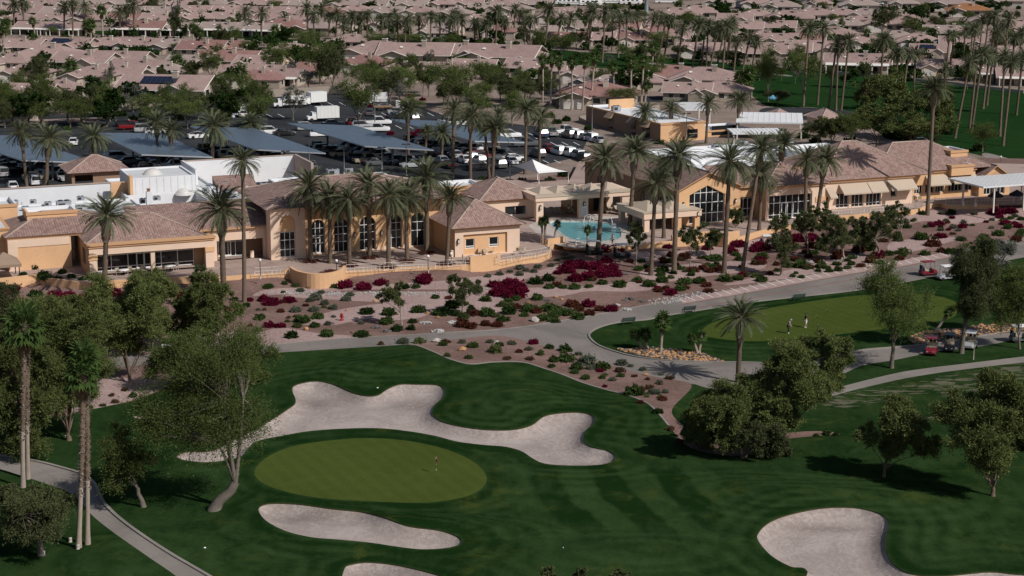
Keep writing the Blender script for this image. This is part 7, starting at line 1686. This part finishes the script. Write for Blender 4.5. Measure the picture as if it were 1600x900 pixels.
def umbrella(px, py, top, w_, mat, label, z=TZ):
    B = G0(px, py, z); s = F/((B-Vector((0, 0, CAMH))).length); h = ZT(B, top); t = thing('parasol', 'parasol', B, 0, label); m = MB(); m.tube([(0, 0, 0), (0, 0, h)], .04, 'dark_metal', 6); o = m.build('pole'); o.parent = t
    m = MB(); r_ = w_/s/2; n = 8
    for k in range(n): a, b = 6.283*k/n, 6.283*(k+1)/n; m.face([(r_*math.cos(a), r_*math.sin(a), h-.75), (r_*math.cos(b), r_*math.sin(b), h-.75), (0, 0, h)], mat); m.face([(r_*math.cos(a), r_*math.sin(a), h-.95), (r_*math.cos(b), r_*math.sin(b), h-.95), (r_*math.cos(b), r_*math.sin(b), h-.75), (r_*math.cos(a), r_*math.sin(a), h-.75)], mat)
    o = m.build('canopy'); o.parent = t
noisy('navy_canvas', (.025, .032, .055), .1, 2, .8); noisy('sky_canvas', (.12, .30, .42), .1, 2, .8)
umbrella(1555, 320, 298, 24, 'navy_canvas', 'left navy parasol under the white patio cover'); umbrella(1588, 318, 296, 24, 'navy_canvas', 'right navy parasol under the white patio cover'); umbrella(1207, 166, 148, 15, 'sky_canvas', 'light blue parasol by the far fairway', 0)
for i, (x, y) in enumerate([(1505,322),(1524,323)]):
    t = thing('patio_heater', 'patio heater', G0(x, y, TZ), 0, ['left', 'right'][i]+' of the two patio heaters beside the patio cover'); m = MB(); m.tube([(0, 0, 0), (0, 0, 2.1)], .05, 'trim', 6); m.lathe((0, 0, 0), [(.22, 0), (.2, .6), (.06, .65)], 'trim', 10); o = m.build('stand'); o.parent = t
    m = MB(); m.lathe((0, 0, 2.1), [(.06, 0), (.08, .15), (.42, .22), (.38, .27), (0, .34)], 'trim', 12); o = m.build('reflector'); o.parent = t
for x, y, lb in [(339,402,'clay pot with plant at the left hall door'),(720,400,'clay pot at the pavilion corner'),(1268,322,'clay pot before the awning windows')]:
    t = thing('potted_plant', 'potted plant', G0(x, y, TZ), 0, lb); m = MB(); m.lathe((0, 0, 0), [(.22, 0), (.34, .55), (.36, .6), (.3, .6), (0, .55)], 'pot', 12); o = m.build('pot'); o.parent = t; o = bpy.data.objects.new('plant', SH['g'][1][0]); link(o); o.parent = t; o.location = (0, 0, .5); o.scale = (.7, .7, 1)
for x, y, lb in [(394,402,'round stone bin on the terrace left of the hall'),(707,401,'round stone bin at the pavilion corner')]:
    m = MB(); m.lathe((0, 0, 0), [(.3, 0), (.3, .85), (.26, .95), (0, .97)], 'stucco_pale', 12); o = m.build('litter_bin'); o.location = G0(x, y, TZ); reg(o, 'bin', lb)
for dx, lb in ((0, 'left'), (9, 'right')):
    m = MB(); a = G0(912+dx, 347, TZ); m.tube([a, a+Vector((.2, .1, .9)), a+Vector((.9, .4, 1.1)), a+Vector((1.5, .7, .3)), a+Vector((1.6, .8, 0))], .04, 'white_paint', 6); o = m.build('pool_handrail'); reg(o, 'handrail', lb+' curved handrail at the far side of the pool')
t = thing('pool_lift', 'pool lift', G0(958, 356, TZ), 0, 'white pool lift chair at the right side of the pool'); m = MB(); m.tube([(0, 0, 0), (-.3, 0, 1.7), (-.9, -.3, 1.3)], .06, 'white_paint', 6); o = m.build('arm'); o.parent = t; m = MB(); m.box(-.25, .4, -.3, .3, 0, .55, 'white_paint'); o = m.build('seat'); o.parent = t
# ---------------------------------------------------------------- people
def skin_obj(name, J, E, Rr, mat, parent, sub_=1):
    me = bpy.data.meshes.new(name); keys = list(J); me.from_pydata([J[k] for k in keys], [(keys.index(a), keys.index(b)) for a, b in E], []); setp(me, [mat])
    o = bpy.data.objects.new(name, me); link(o); o.parent = parent; bm = bmesh.new(); bm.from_mesh(me); bm.verts.layers.skin.verify(); bm.to_mesh(me); bm.free(); m = o.modifiers.new('skin', 'SKIN')
    sv = me.skin_vertices[0].data
    for i, k in enumerate(keys): r = Rr[k]; sv[i].radius = (r, r) if isinstance(r, (int, float)) else r; sv[i].use_root = (i == 0)
    m.use_smooth_shade = True; s = o.modifiers.new('sub', 'SUBSURF'); s.levels = sub_; s.render_levels = 2; return o
def person(px, py, rz, label, shirt, legs, shorts=False, pose='stand', z=0, hat=None, h=1.75, shoes='cloth_white', gap=0):
    B = G(px, py) if not z else G0(px, py, z); t = thing('person', 'person', B, R(rz), label); t.scale = (h/1.75,)*3
    if pose == 'sit': t.location.z += .40
    b = .16 if pose == 'putt' else 0           # forward bend (+x forward)
    if pose != 'sit':
        J = dict(pel=(0, 0, .95), bel=(b*.3, 0, 1.12), chest=(b*.9, 0, 1.33), neck=(b*1.3, 0, 1.50), head=(b*1.9+.01, 0, 1.60), top=(b*2.1+.02, 0, 1.71),
            hipl=(0, .10, .90), kl=(.03+b*.3, .12+gap, .50), al=(-.02, .13+gap, .09), tl=(.15, .14+gap, .03), hipr=(0, -.10, .90), kr=(.06+b*.3, -.12, .50), ar=(.0, -.13, .09), tr=(.17, -.14, .03),
            sl=(b*1.1, .19, 1.43), el=(b+.04, .26, 1.16), wl=(b+.20, .16 if b else .27, .94), hl=(b+.26, .10 if b else .27, .86), sr=(b*1.1, -.19, 1.43), er=(b+.04, -.26, 1.16), wr=(b+.20, -.12 if b else -.27, .94), hr=(b+.26, -.08 if b else -.27, .86))
    else:
        J = dict(pel=(0, 0, .10), bel=(-.10, 0, .26), chest=(-.24, 0, .44), neck=(-.34, 0, .60), head=(-.38, 0, .70), top=(-.40, 0, .81),
            hipl=(.03, .10, .10), kl=(.42, .12, .22), al=(.80, .13, .10), tl=(.86, .13, .20), hipr=(.03, -.10, .10), kr=(.44, -.12, .12), ar=(.84, -.13, .08), tr=(.90, -.13, .18),
            sl=(-.27, .19, .54), el=(-.12, .28, .34), wl=(.08, .24, .24), hl=(.15, .22, .2), sr=(-.27, -.19, .54), er=(-.12, -.28, .34), wr=(.08, -.24, .24), hr=(.15, -.22, .2))
    E = [('pel', 'bel'), ('bel', 'chest'), ('chest', 'neck'), ('neck', 'head'), ('head', 'top'), ('pel', 'hipl'), ('hipl', 'kl'), ('kl', 'al'), ('al', 'tl'), ('pel', 'hipr'), ('hipr', 'kr'), ('kr', 'ar'), ('ar', 'tr'), ('chest', 'sl'), ('sl', 'el'), ('el', 'wl'), ('wl', 'hl'), ('chest', 'sr'), ('sr', 'er'), ('er', 'wr'), ('wr', 'hr')]
    # five fingers on each hand
    Rr = dict(pel=(.13, .11), bel=.12, chest=(.15, .12), neck=.055, head=.10, top=.075, hipl=.095, kl=.06, al=.042, tl=.038, hipr=.095, kr=.06, ar=.042, tr=.038, sl=.065, el=.042, wl=.030, hl=.036, sr=.065, er=.042, wr=.030, hr=.036)
    for sd in 'lr':
        for f in range(5):
            k = 'f%s%d' % (sd, f); hx, hy, hz = J['h'+sd]; o_ = (f-2)*.02; J[k] = (hx+.03+(.02 if f == 0 else 0), hy+o_, hz-(.085 if f else .04)); E.append(('h'+sd, k)); Rr[k] = .010
    skin_obj('body', J, E, Rr, 'skin', t)
    up = ['chest', 'bel', 'pel', 'sl', 'el', 'sr', 'er']; sh = {k: J[k] for k in up}; mid = lambda a, b, f=.6: tuple(a[i]+(b[i]-a[i])*f for i in range(3))
    sh['el'] = mid(J['sl'], J['el'], .75); sh['er'] = mid(J['sr'], J['er'], .75)
    skin_obj('shirt', sh, [('chest', 'bel'), ('bel', 'pel'), ('chest', 'sl'), ('sl', 'el'), ('chest', 'sr'), ('sr', 'er')], dict(chest=(.185, .145), bel=.15, pel=(.15, .13), sl=.088, el=.066, sr=.088, er=.066), shirt, t)
    lg = {k: J[k] for k in ('pel', 'hipl', 'kl', 'hipr', 'kr')}; EE = [('pel', 'hipl'), ('hipl', 'kl'), ('pel', 'hipr'), ('hipr', 'kr')]; rr = dict(pel=(.155, .13), hipl=.115, kl=.088, hipr=.115, kr=.088)
    if not shorts: lg['al'] = J['al']; lg['ar'] = J['ar']; EE += [('kl', 'al'), ('kr', 'ar')]; rr.update(al=.06, ar=.06)
    skin_obj('shorts' if shorts else 'trousers', lg, EE, rr, legs, t)
    for sd in 'lr': skin_obj('shoe', {'a': J['a'+sd], 't': J['t'+sd]}, [('a', 't')], {'a': .055, 't': .05}, shoes, t, 1)
    hd = J['head']; m = MB()
    for y in (-.035, .035): m.lathe((hd[0]+.088, y, hd[2]+.01), [(0, -.01), (.014, 0), (0, .01)], 'hair', 6)
    m.tube([(hd[0]+.09, 0, hd[2]+.0), (hd[0]+.118, 0, hd[2]-.03)], [.012, .018], 'skin', 5); m.box(hd[0]+.085, hd[0]+.095, -.025, .025, hd[2]-.062, hd[2]-.054, 'cloth_red')
    for y in (-.098, .098): m.lathe((hd[0], y, hd[2]), [(0, -.03), (.018, 0), (0, .03)], 'skin', 6)
    o = m.build('face'); o.parent = t
    m = MB(); m.lathe((hd[0]-.012, 0, hd[2]+.03), [(.112, 0), (.112, .05), (.085, .10), (.04, .13), (0, .135)], hat or 'hair', 12)
    if hat: m.box(hd[0]+.06, hd[0]+.19, -.07, .07, hd[2]+.04, hd[2]+.055, hat)
    o = m.build('cap' if hat else 'hair'); o.parent = t; return t
person(1231, 521, -10, 'golfer in pale grey shirt and dark trousers bending over, left on the practice green', 'cloth_grey', 'cloth_navy', pose='putt', hat='cloth_grey')
person(1259, 512, 190, 'golfer in navy shirt and white shorts walking, right on the practice green', 'cloth_navy', 'cloth_white', True, hat='cloth_navy', gap=.08)
person(880, 333, 290, 'person in orange reclining on a lounger behind the pool', 'cloth_orange', 'cloth_orange', True, 'sit', TZ); person(889, 333, 280, 'person in white shirt with dark hair on a lounger behind the pool', 'cloth_white', 'cloth_blue', True, 'sit', TZ)
person(252, 568, 80, 'person in light blue shirt on the road between the left pines', 'cloth_blue', 'cloth_grey'); person(258, 568, 100, 'person in black beside the blue shirted one between the left pines', 'cloth_navy', 'cloth_navy')
person(957, 383, 200, 'person in swimwear standing at the near pool edge', 'skin', 'cloth_navy', True, 'stand', TZ, h=1.65)
# ================================================================ FAR HOUSES
def house_proto(kind, tile, wallm='house_wall', solar=None):
    r = raw_root('house', 'house')
    def add(n, m, p=None): o = m.build(n); o.parent = p or r; return o
    def face_gable(m, x0, x1, y0, y1, z, rise, axis, ov=.5):
        """gable roof slab with white rake boards"""
        th = .16
        if axis == 'x':
            ym = (y0+y1)/2; h = rise; s = h/((y1-y0)/2); a = (x0-ov, y0-ov, z-ov*s); b = (x1+ov, y0-ov, z-ov*s); c = (x1+ov, ym, z+h); d = (x0-ov, ym, z+h); e = (x1+ov, y1+ov, z-ov*s); f = (x0-ov, y1+ov, z-ov*s)
        else:
            xm = (x0+x1)/2; h = rise; s = h/((x1-x0)/2); a = (x1+ov, y0-ov, z-ov*s); b = (x1+ov, y1+ov, z-ov*s); c = (xm, y1+ov, z+h); d = (xm, y0-ov, z+h); e = (x0-ov, y1+ov, z-ov*s); f = (x0-ov, y0-ov, z-ov*s)
        V = lambda p, k=0: (p[0], p[1], p[2]+k)
        m.face([V(a, th), V(b, th), V(c, th), V(d, th)], tile); m.face([V(d, th), V(c, th), V(e, th), V(f, th)], tile)
        m.face([a, d, c, b], 'house_wall'); m.face([d, f, e, c], 'house_wall')
        for p, q in ((a, d), (d, f), (b, c), (c, e), (a, b), (e, f)): m.face([p, q, V(q, th), V(p, th)], 'trim'); 
        for p, q in ((a, d), (d, f), (b, c), (c, e)): m.tube([V(p, .1), V(q, .1)], .10, 'trim', 4, False)
    def face_hip(m, x0, x1, y0, y1, z, rise, ov=.6):
        x0 -= ov; x1 += ov; y0 -= ov; y1 += ov; w_ = (y1-y0)/2; ym = (y0+y1)/2; a, b, c, d = (x0, y0, z), (x1, y0, z), (x1, y1, z), (x0, y1, z); p, q = (x0+w_, ym, z+rise), (x1-w_, ym, z+rise)
        m.face([a, b, q, p], tile); m.face([b, c, q], tile); m.face([c, d, p, q], tile); m.face([d, a, p], tile); m.face([a, d, c, b], 'trim')
    L, D, H = 17, 13, 2.5; w = MB(); rf = MB()
    w.box(0, L, 0, D, -.2, H, wallm)
    if kind in (0, 1, 3):
        for x in (0, L): w.face([(x, 0, H), (x, D, H), (x, D/2, H+2.2)], wallm)
        face_gable(rf, 0, L, 0, D, H, 2.2, 'x', .8)
    else: face_hip(rf, 0, L, 0, D, H, 2.5)
    if kind in (0, 2):
        w.box(1.2, 7.4, -4, 0, -.2, H, wallm); w.face([(1.2, -4, H), (7.4, -4, H), (4.3, -4, H+1.1)], wallm); face_gable(rf, 1.2, 7.4, -4, D*.3, H, 1.1, 'y', .7)
        g = MB()
        for k in range(4): g.box(2, 6.6, -4.08, -4.02, .05+k*.55, .56+k*.55, 'trim')
        add('garage_door', g)
    if kind == 1:
        w.box(9.5, 14.5, -3.2, 0, -.2, H, wallm); w.face([(9.5, -3.2, H), (14.5, -3.2, H), (12, -3.2, H+1.2)], wallm); face_gable(rf, 9.5, 14.5, -3.2, D*.35, H, 1.2, 'y')
    if kind == 3:
        # covered patio along the front: deep eave carried by posts, dark glazing behind
        rf.face([(0, -3.2, 2.35), (L, -3.2, 2.35), (L, .1, 2.72), (0, .1, 2.72)], 'trim'); rf.face([(0, -3.2, 2.25), (0, .1, 2.6), (L, .1, 2.6), (L, -3.2, 2.25)], 'trim'); rf.face([(0, -3.2, 2.25), (L, -3.2, 2.25), (L, -3.2, 2.4), (0, -3.2, 2.4)], 'trim')
        for k in range(5): p = MB(); x = .3+k*(L-.6)/4; p.box(x-.15, x+.15, -3.1, -2.8, -.1, 2.3, 'trim'); add('patio_post', p)
        g = MB(); g.box(2, 6, -.06, 0, .1, 2.2, 'glass'); add('patio_door', g); g = MB(); g.box(9, 14, -.06, 0, .1, 2.2, 'glass'); add('patio_door', g)
    add('wall', w); ro = add('roof', rf)
    c = MB(); cx = L*.62; c.box(cx-.55, cx+.55, D*.30, D*.30+.9, 3.2, 5.6, 'house_wall'); c.box(cx-.65, cx+.65, D*.30-.1, D*.30+1, 5.6, 5.75, 'trim'); c.box(cx-.4, cx+.4, D*.30+.1, D*.30+.8, 5.75, 5.9, 'dark_metal'); add('chimney', c, ro)
    c = MB(); M_ = Matrix.Translation((L*.3, D*.25, 3.95)) @ Matrix.Rotation(math.atan2(2.3, D/2), 4, 'X'); c.box(-.35, .35, -.4, .4, 0, .14, 'trim', M_); add('roof_window', c, ro)
    if solar:
        c = MB(); M_ = Matrix.Translation((L*.45, D*.25, 3.98)) @ Matrix.Rotation(math.atan2(2.3, D/2), 4, 'X'); c.box(-3.6, 3.6, -1.6, 1.6, .02, .12, 'roof_solar', M_); add('solar_panel', c, ro)
    for x0, x1, y in ((8.2 if kind != 1 else 2, 9.8 if kind != 1 else 3.8, 0), (11 if kind != 1 else 6, 13 if kind != 1 else 8, 0)):
        if kind == 3: continue
        o = MB(); o.box(x0-.08, x1+.08, y-.05, y, .82, 2.18, 'trim'); wo = add('window', o); g = MB(); g.box(x0, x1, y-.07, y-.052, .9, 2.1, 'glass'); add('pane', g, wo)
    o = MB(); o.box(L, L+.05, 3, 5, .9, 2.1, 'glass'); o.box(L, L+.04, 2.9, 5.1, .82, 2.18, 'trim'); add('window', o)
    return Stamp(r)
mat_tile('clay_orange', (.30, .13, .06), (.34, .16, .08), (.40, .2, .1), .35, .4)
HP = {}
for k in range(4):
    for c, t in (('p', 'house_tile'), ('t', 'house_tile_tan'), ('r', 'house_tile_red')): HP['%d%s' % (k, c)] = house_proto(k, t)
HP['0s'] = house_proto(1, 'house_tile', solar=True); HP['3y'] = house_proto(0, 'house_tile', 'stucco_pale'); HP['0g'] = house_proto(2, 'house_tile_tan', 'concrete'); HP['0o'] = house_proto(2, 'clay_orange')
HN = {'p': 'pink tiled', 't': 'tan tiled', 'r': 'dark red tiled', 's': 'solar roofed', 'y': 'yellow walled', 'g': 'grey walled', 'o': 'orange tiled'}; HK = {'0': 'garage house', '1': 'gabled house', '2': 'hip roofed house', '3': 'patio house'}
def house(cx, by, w_, code, rot=None):
    if code not in HP: code = '0'+code[-1] if '0'+code[-1] in HP else '0p'
    q = G0(cx, by); s = F/((q-Vector((0, 0, CAMH))).length); sc = min(1.5, max(.65, w_/s/15.0)); rz = R(rot if rot is not None else -12+((cx*13+by*7) % 9)-4)
    loc = q - Vector((math.cos(rz), math.sin(rz), 0))*8*sc
    o = HP[code].put(loc, rz, (sc, sc*.95, max(.85, min(sc, 1.15))), desc=HN[code[-1]]+' '+HK[code[0]], group='houses of the far estate'); place(o, cx, by-12*s/8)
HS = '''48 54 52 3p|96 55 56 3p|212 56 66 3r|268 56 56 3t|342 56 60 3t|396 57 56 3t|20 40 52 2p|78 40 48 1p|132 40 52 2p|190 38 46 1r|246 40 54 0p|302 38 54 2p|352 38 50 1p|404 40 56 0p|450 42 60 2p
20 84 64 0p|92 84 70 0s|156 82 64 2p|208 82 60 0p|262 84 62 2t|308 88 62 1r|350 86 52 0r|60 103 88 2p|10 110 60 2p|118 110 78 1p|178 106 72 1p|205 122 80 0p|290 112 66 1t|345 108 82 0r|398 112 66 3y|30 128 66 2p|132 132 70 2p|180 128 66 0y|252 126 54 2t|245 158 118 0s|85 155 60 2p|40 160 50 1p|395 138 70 2r|430 134 60 3p|372 128 40 3y
446 92 66 2p|578 98 96 2p|642 101 96 0p|706 101 96 1p|770 104 104 0p|828 104 60 2p|412 128 60 3p|468 124 62 2r|560 112 70 2r|618 126 70 2p|655 128 40 2p|688 124 70 1p|735 118 60 0p|540 76 60 2p
432 54 70 2r|482 54 60 2t|726 52 62 0t|690 56 44 1t|672 62 44 0g|745 42 50 2p|776 60 46 2r|800 42 44 2p|640 46 44 1p|600 48 50 2t|560 48 50 2p|520 50 50 1t|705 30 50 2t|650 28 50 2p|600 28 46 0t|550 26 50 2p|755 22 44 1t|800 24 46 2t
886 72 56 1r|928 72 50 0p|966 68 40 2p|992 72 50 0r|906 54 60 2t|938 54 48 2p|970 54 46 1r|1002 48 54 0p|1056 34 62 2p|1088 30 60 2p|862 36 44 2p|888 30 46 1p|912 32 44 0p|934 34 40 2t|1020 60 44 2r|1050 70 44 1p|1088 90 56 0p|1120 90 60 1p|1168 94 58 0p|1196 94 46 1p|1140 70 50 2p|1100 60 50 2t|1160 54 50 0p|1190 70 44 2p|845 60 40 0t
824 118 70 1p|848 122 50 0p|922 142 66 0g|948 146 46 0g|905 130 40 2p|1046 136 92 2r|1096 142 100 2p|1122 158 80 2p|1070 158 60 1p|925 168 106 2r|1000 142 50 2p
1222 92 70 0p|1270 92 80 1p|1336 114 84 3p|1415 112 56 3r|1466 118 56 3y|1502 118 50 3p|1548 128 56 3p|1592 134 50 3p|1215 74 46 0p|1252 74 56 0r|1296 66 66 2p|1346 48 64 2p|1385 50 72 2p|1318 50 60 2t|1432 76 60 2p|1478 62 62 1t|1506 80 64 1p|1530 70 56 0p|1400 70 50 2t|1560 88 60 2p|1590 96 50 1p|1450 92 50 1s|1350 78 56 2p|1230 40 66 2p|1270 34 60 2p|1215 52 44 1p|1310 32 50 2p|1346 32 46 2t|1400 38 56 2p|1560 60 50 0p|1590 50 50 1p|1180 34 50 2p|1146 40 46 1p
1215 20 56 0g|1275 14 40 2p|1340 18 56 0g|1480 16 56 0g|1510 26 56 0o|1560 12 60 0g|1410 14 40 2t|1180 14 44 2p|1120 12 40 2t|1540 42 50 2t'''
for row in HS.replace('\n', '|').split('|'):
    a = row.split(); house(float(a[0]), float(a[1]), float(a[2]), a[3])
rg = random.Random(9)
for by, x0, x1 in [(27, -10, 540), (16, 5, 840), (6, -10, 820), (-4, 0, 1600), (-12, 20, 1620)]:
    x = x0
    while x < x1:
        house(x+rg.uniform(-6, 6), by+rg.uniform(-2, 2), rg.uniform(40, 52), rg.choice(['0p', '1p', '2p', '2t', '0t', '2p', '1t', '2r'])); x += rg.uniform(46, 58)
# long perimeter walls
def garden_wall(pts, label, h=1.8, mat='house_wall', t=.25):
    P = [G0(x, y) for x, y in pts]; mb = MB()
    for a, b in zip(P, P[1:]):
        d = (b-a).normalized(); n = Vector((-d.y, d.x, 0))*t/2; u = Vector((0, 0, h))
        mb.face([a-n, b-n, b-n+u, a-n+u], mat); mb.face([a-n+u, b-n+u, b+n+u, a+n+u], mat); mb.face([b+n, a+n, a+n+u, b+n+u], mat); mb.face([a+n, a-n, a-n+u, a+n+u], mat); mb.face([b-n, b+n, b+n+u, b-n+u], mat)
    o = mb.build('garden_wall'); reg(o, 'wall', label)
garden_wall([(155,176),(250,164),(330,152),(375,148)], 'long pinkish wall behind the car park at left'); garden_wall([(0,190),(60,188)], 'short pink wall at the left edge behind the parked cars'); garden_wall([(1030,172),(905,190)], 'low wall left of the flat roofed building', 1.2)
garden_wall([(1300,115),(1400,124),(1480,132),(1600,146)], 'low garden wall along the top of the far fairway', .8); garden_wall([(420,152),(520,146),(570,142)], 'low pink wall behind the box trucks')
# big boxy commercial roofs near the top edge
# ================================================================ LABELS: each auto-described thing is tied to the nearest landmark one can find
LM = [("hole flag",681,735),("leaning mesquite",335,650),("twin fan palms",140,600),("drooping lower left tree",65,800),("pine clump",1220,620),("lone fairway pine",1395,680),("orange rock bed",1045,556),("road fork",880,525),("practice green golfers",1245,508),
 ("curved bastion wall",497,437),("long terrace railing",640,425),("two-window pavilion",755,375),("pool golf carts",945,398),("big bougainvillea patch",915,420),("left roadside bench",980,502),("middle roadside bench",1076,484),("pale roadside boulder",835,498),("red hydrant",534,497),
 ("bushy tree below the railing",622,470),("forked tree below the pavilion",722,455),("striped parking stalls",1200,446),("gabled window wall",1105,320),("white rock heap",1273,404),("lone tall palm",1450,250),("awning windows",1400,300),("white patio cover",1570,300),("left terrace lounge",230,410),("brown canvas canopy",15,405),
 ("swimming pool",915,362),("arched hall windows",575,370),("glazed right entrance",1235,325),("domed skylights",265,292),("white shade tent",842,262),("flat roofed tan building",1000,190),("tan flat building annex",1120,200),("large white carport",1200,195),("two small pavilions",1265,188),
 ("box truck",505,178),("leftmost solar canopy",85,235),("second solar canopy",240,225),("third solar canopy",400,218),("fourth solar canopy",560,213),("fifth solar canopy",710,200),("parked white pickups",585,195),("car rows by tent",880,235),("white utility truck",372,165),
 ("top left corner",0,0),("left grass strip",180,50),("black solar roof",95,62),("solar roofed red house",240,130),("dense citrus tree",150,140),("yellow gabled house",378,100),("top left gables",300,30),("palm colonnade",620,40),("far street bend",700,68),("top centre roofs",760,15),("white motorhomes",925,5),("tall cell mast",1010,12),("far fairway path",1090,106),("central palm grove",900,120),
 ("large round tree top",1130,18),("grey twin gabled houses",940,115),("red roofed terrace row",1100,125),("blue parasol",1207,150),("long tiled villa",1340,90),("yellow villa",1465,105),("round shrub tree",1224,54),("far fairway middle",1430,140),("leaning fairway palms",1520,150),("top right corner",1600,0),("top right roofs",1480,30),("dark shrub mass",1400,190),("right picture edge",1598,250),
 ("top edge centre-right",1250,5),("left gravel patch",190,615),("lone hillside pine trunk",204,580),("left row houses",60,130),("narrow central street",650,75),("grove houses",870,55)]
ORD = ['first', 'second', 'third', 'fourth', 'fifth', 'sixth', 'seventh', 'eighth', 'ninth', 'tenth', 'eleventh', 'twelfth', 'thirteenth', 'fourteenth', 'fifteenth', 'sixteenth', 'seventeenth', 'eighteenth', 'nineteenth', 'twentieth']
def finish_labels():
    bpy.context.view_layer.update(); todo = {}; used = set(l for _, l, _ in REG if l)
    for o, lab, desc in REG:
        if lab: o['label'] = lab; continue
        if o.name in ANCH: px, py = ANCH[o.name]
        else: px, py = proj(o.location)
        nm, lx, ly = min(LM, key=lambda L: math.hypot(px-L[1], (py-L[2])*1.6)); dx, dy = px-lx, (py-ly)*1.6
        if math.hypot(dx, dy) < 9: rel = 'at the'
        elif abs(dx) > abs(dy)*2: rel = 'right of the' if dx > 0 else 'left of the'
        elif abs(dx) > abs(dy)*.45: rel = ('lower ' if dy > 0 else 'upper ') + ('right' if dx > 0 else 'left') + ' of the'
        else: rel = 'below the' if dy > 0 else 'above the'
        if nm.endswith('corner') or nm.endswith('edge') and 'right picture' not in nm: rel = 'near the'
        todo.setdefault('%s %s %s' % (desc, rel, nm), []).append((px, py, o))
    for base, items in todo.items():
        if len(items) == 1 and base not in used: items[0][2]['label'] = base; used.add(base); continue
        items.sort(key=lambda t: (t[0], t[1]))
        for i, (px, py, o) in enumerate(items):
            if i == len(items)-1 and len(items) > 1: s = 'rightmost'
            elif i == 0: s = 'leftmost'
            else: s = ORD[min(i, 19)]+' from left'
            o['label'] = base+', '+s
    mx = max(len(v) for v in todo.values()); print('largest label bucket', mx)
finish_labels()
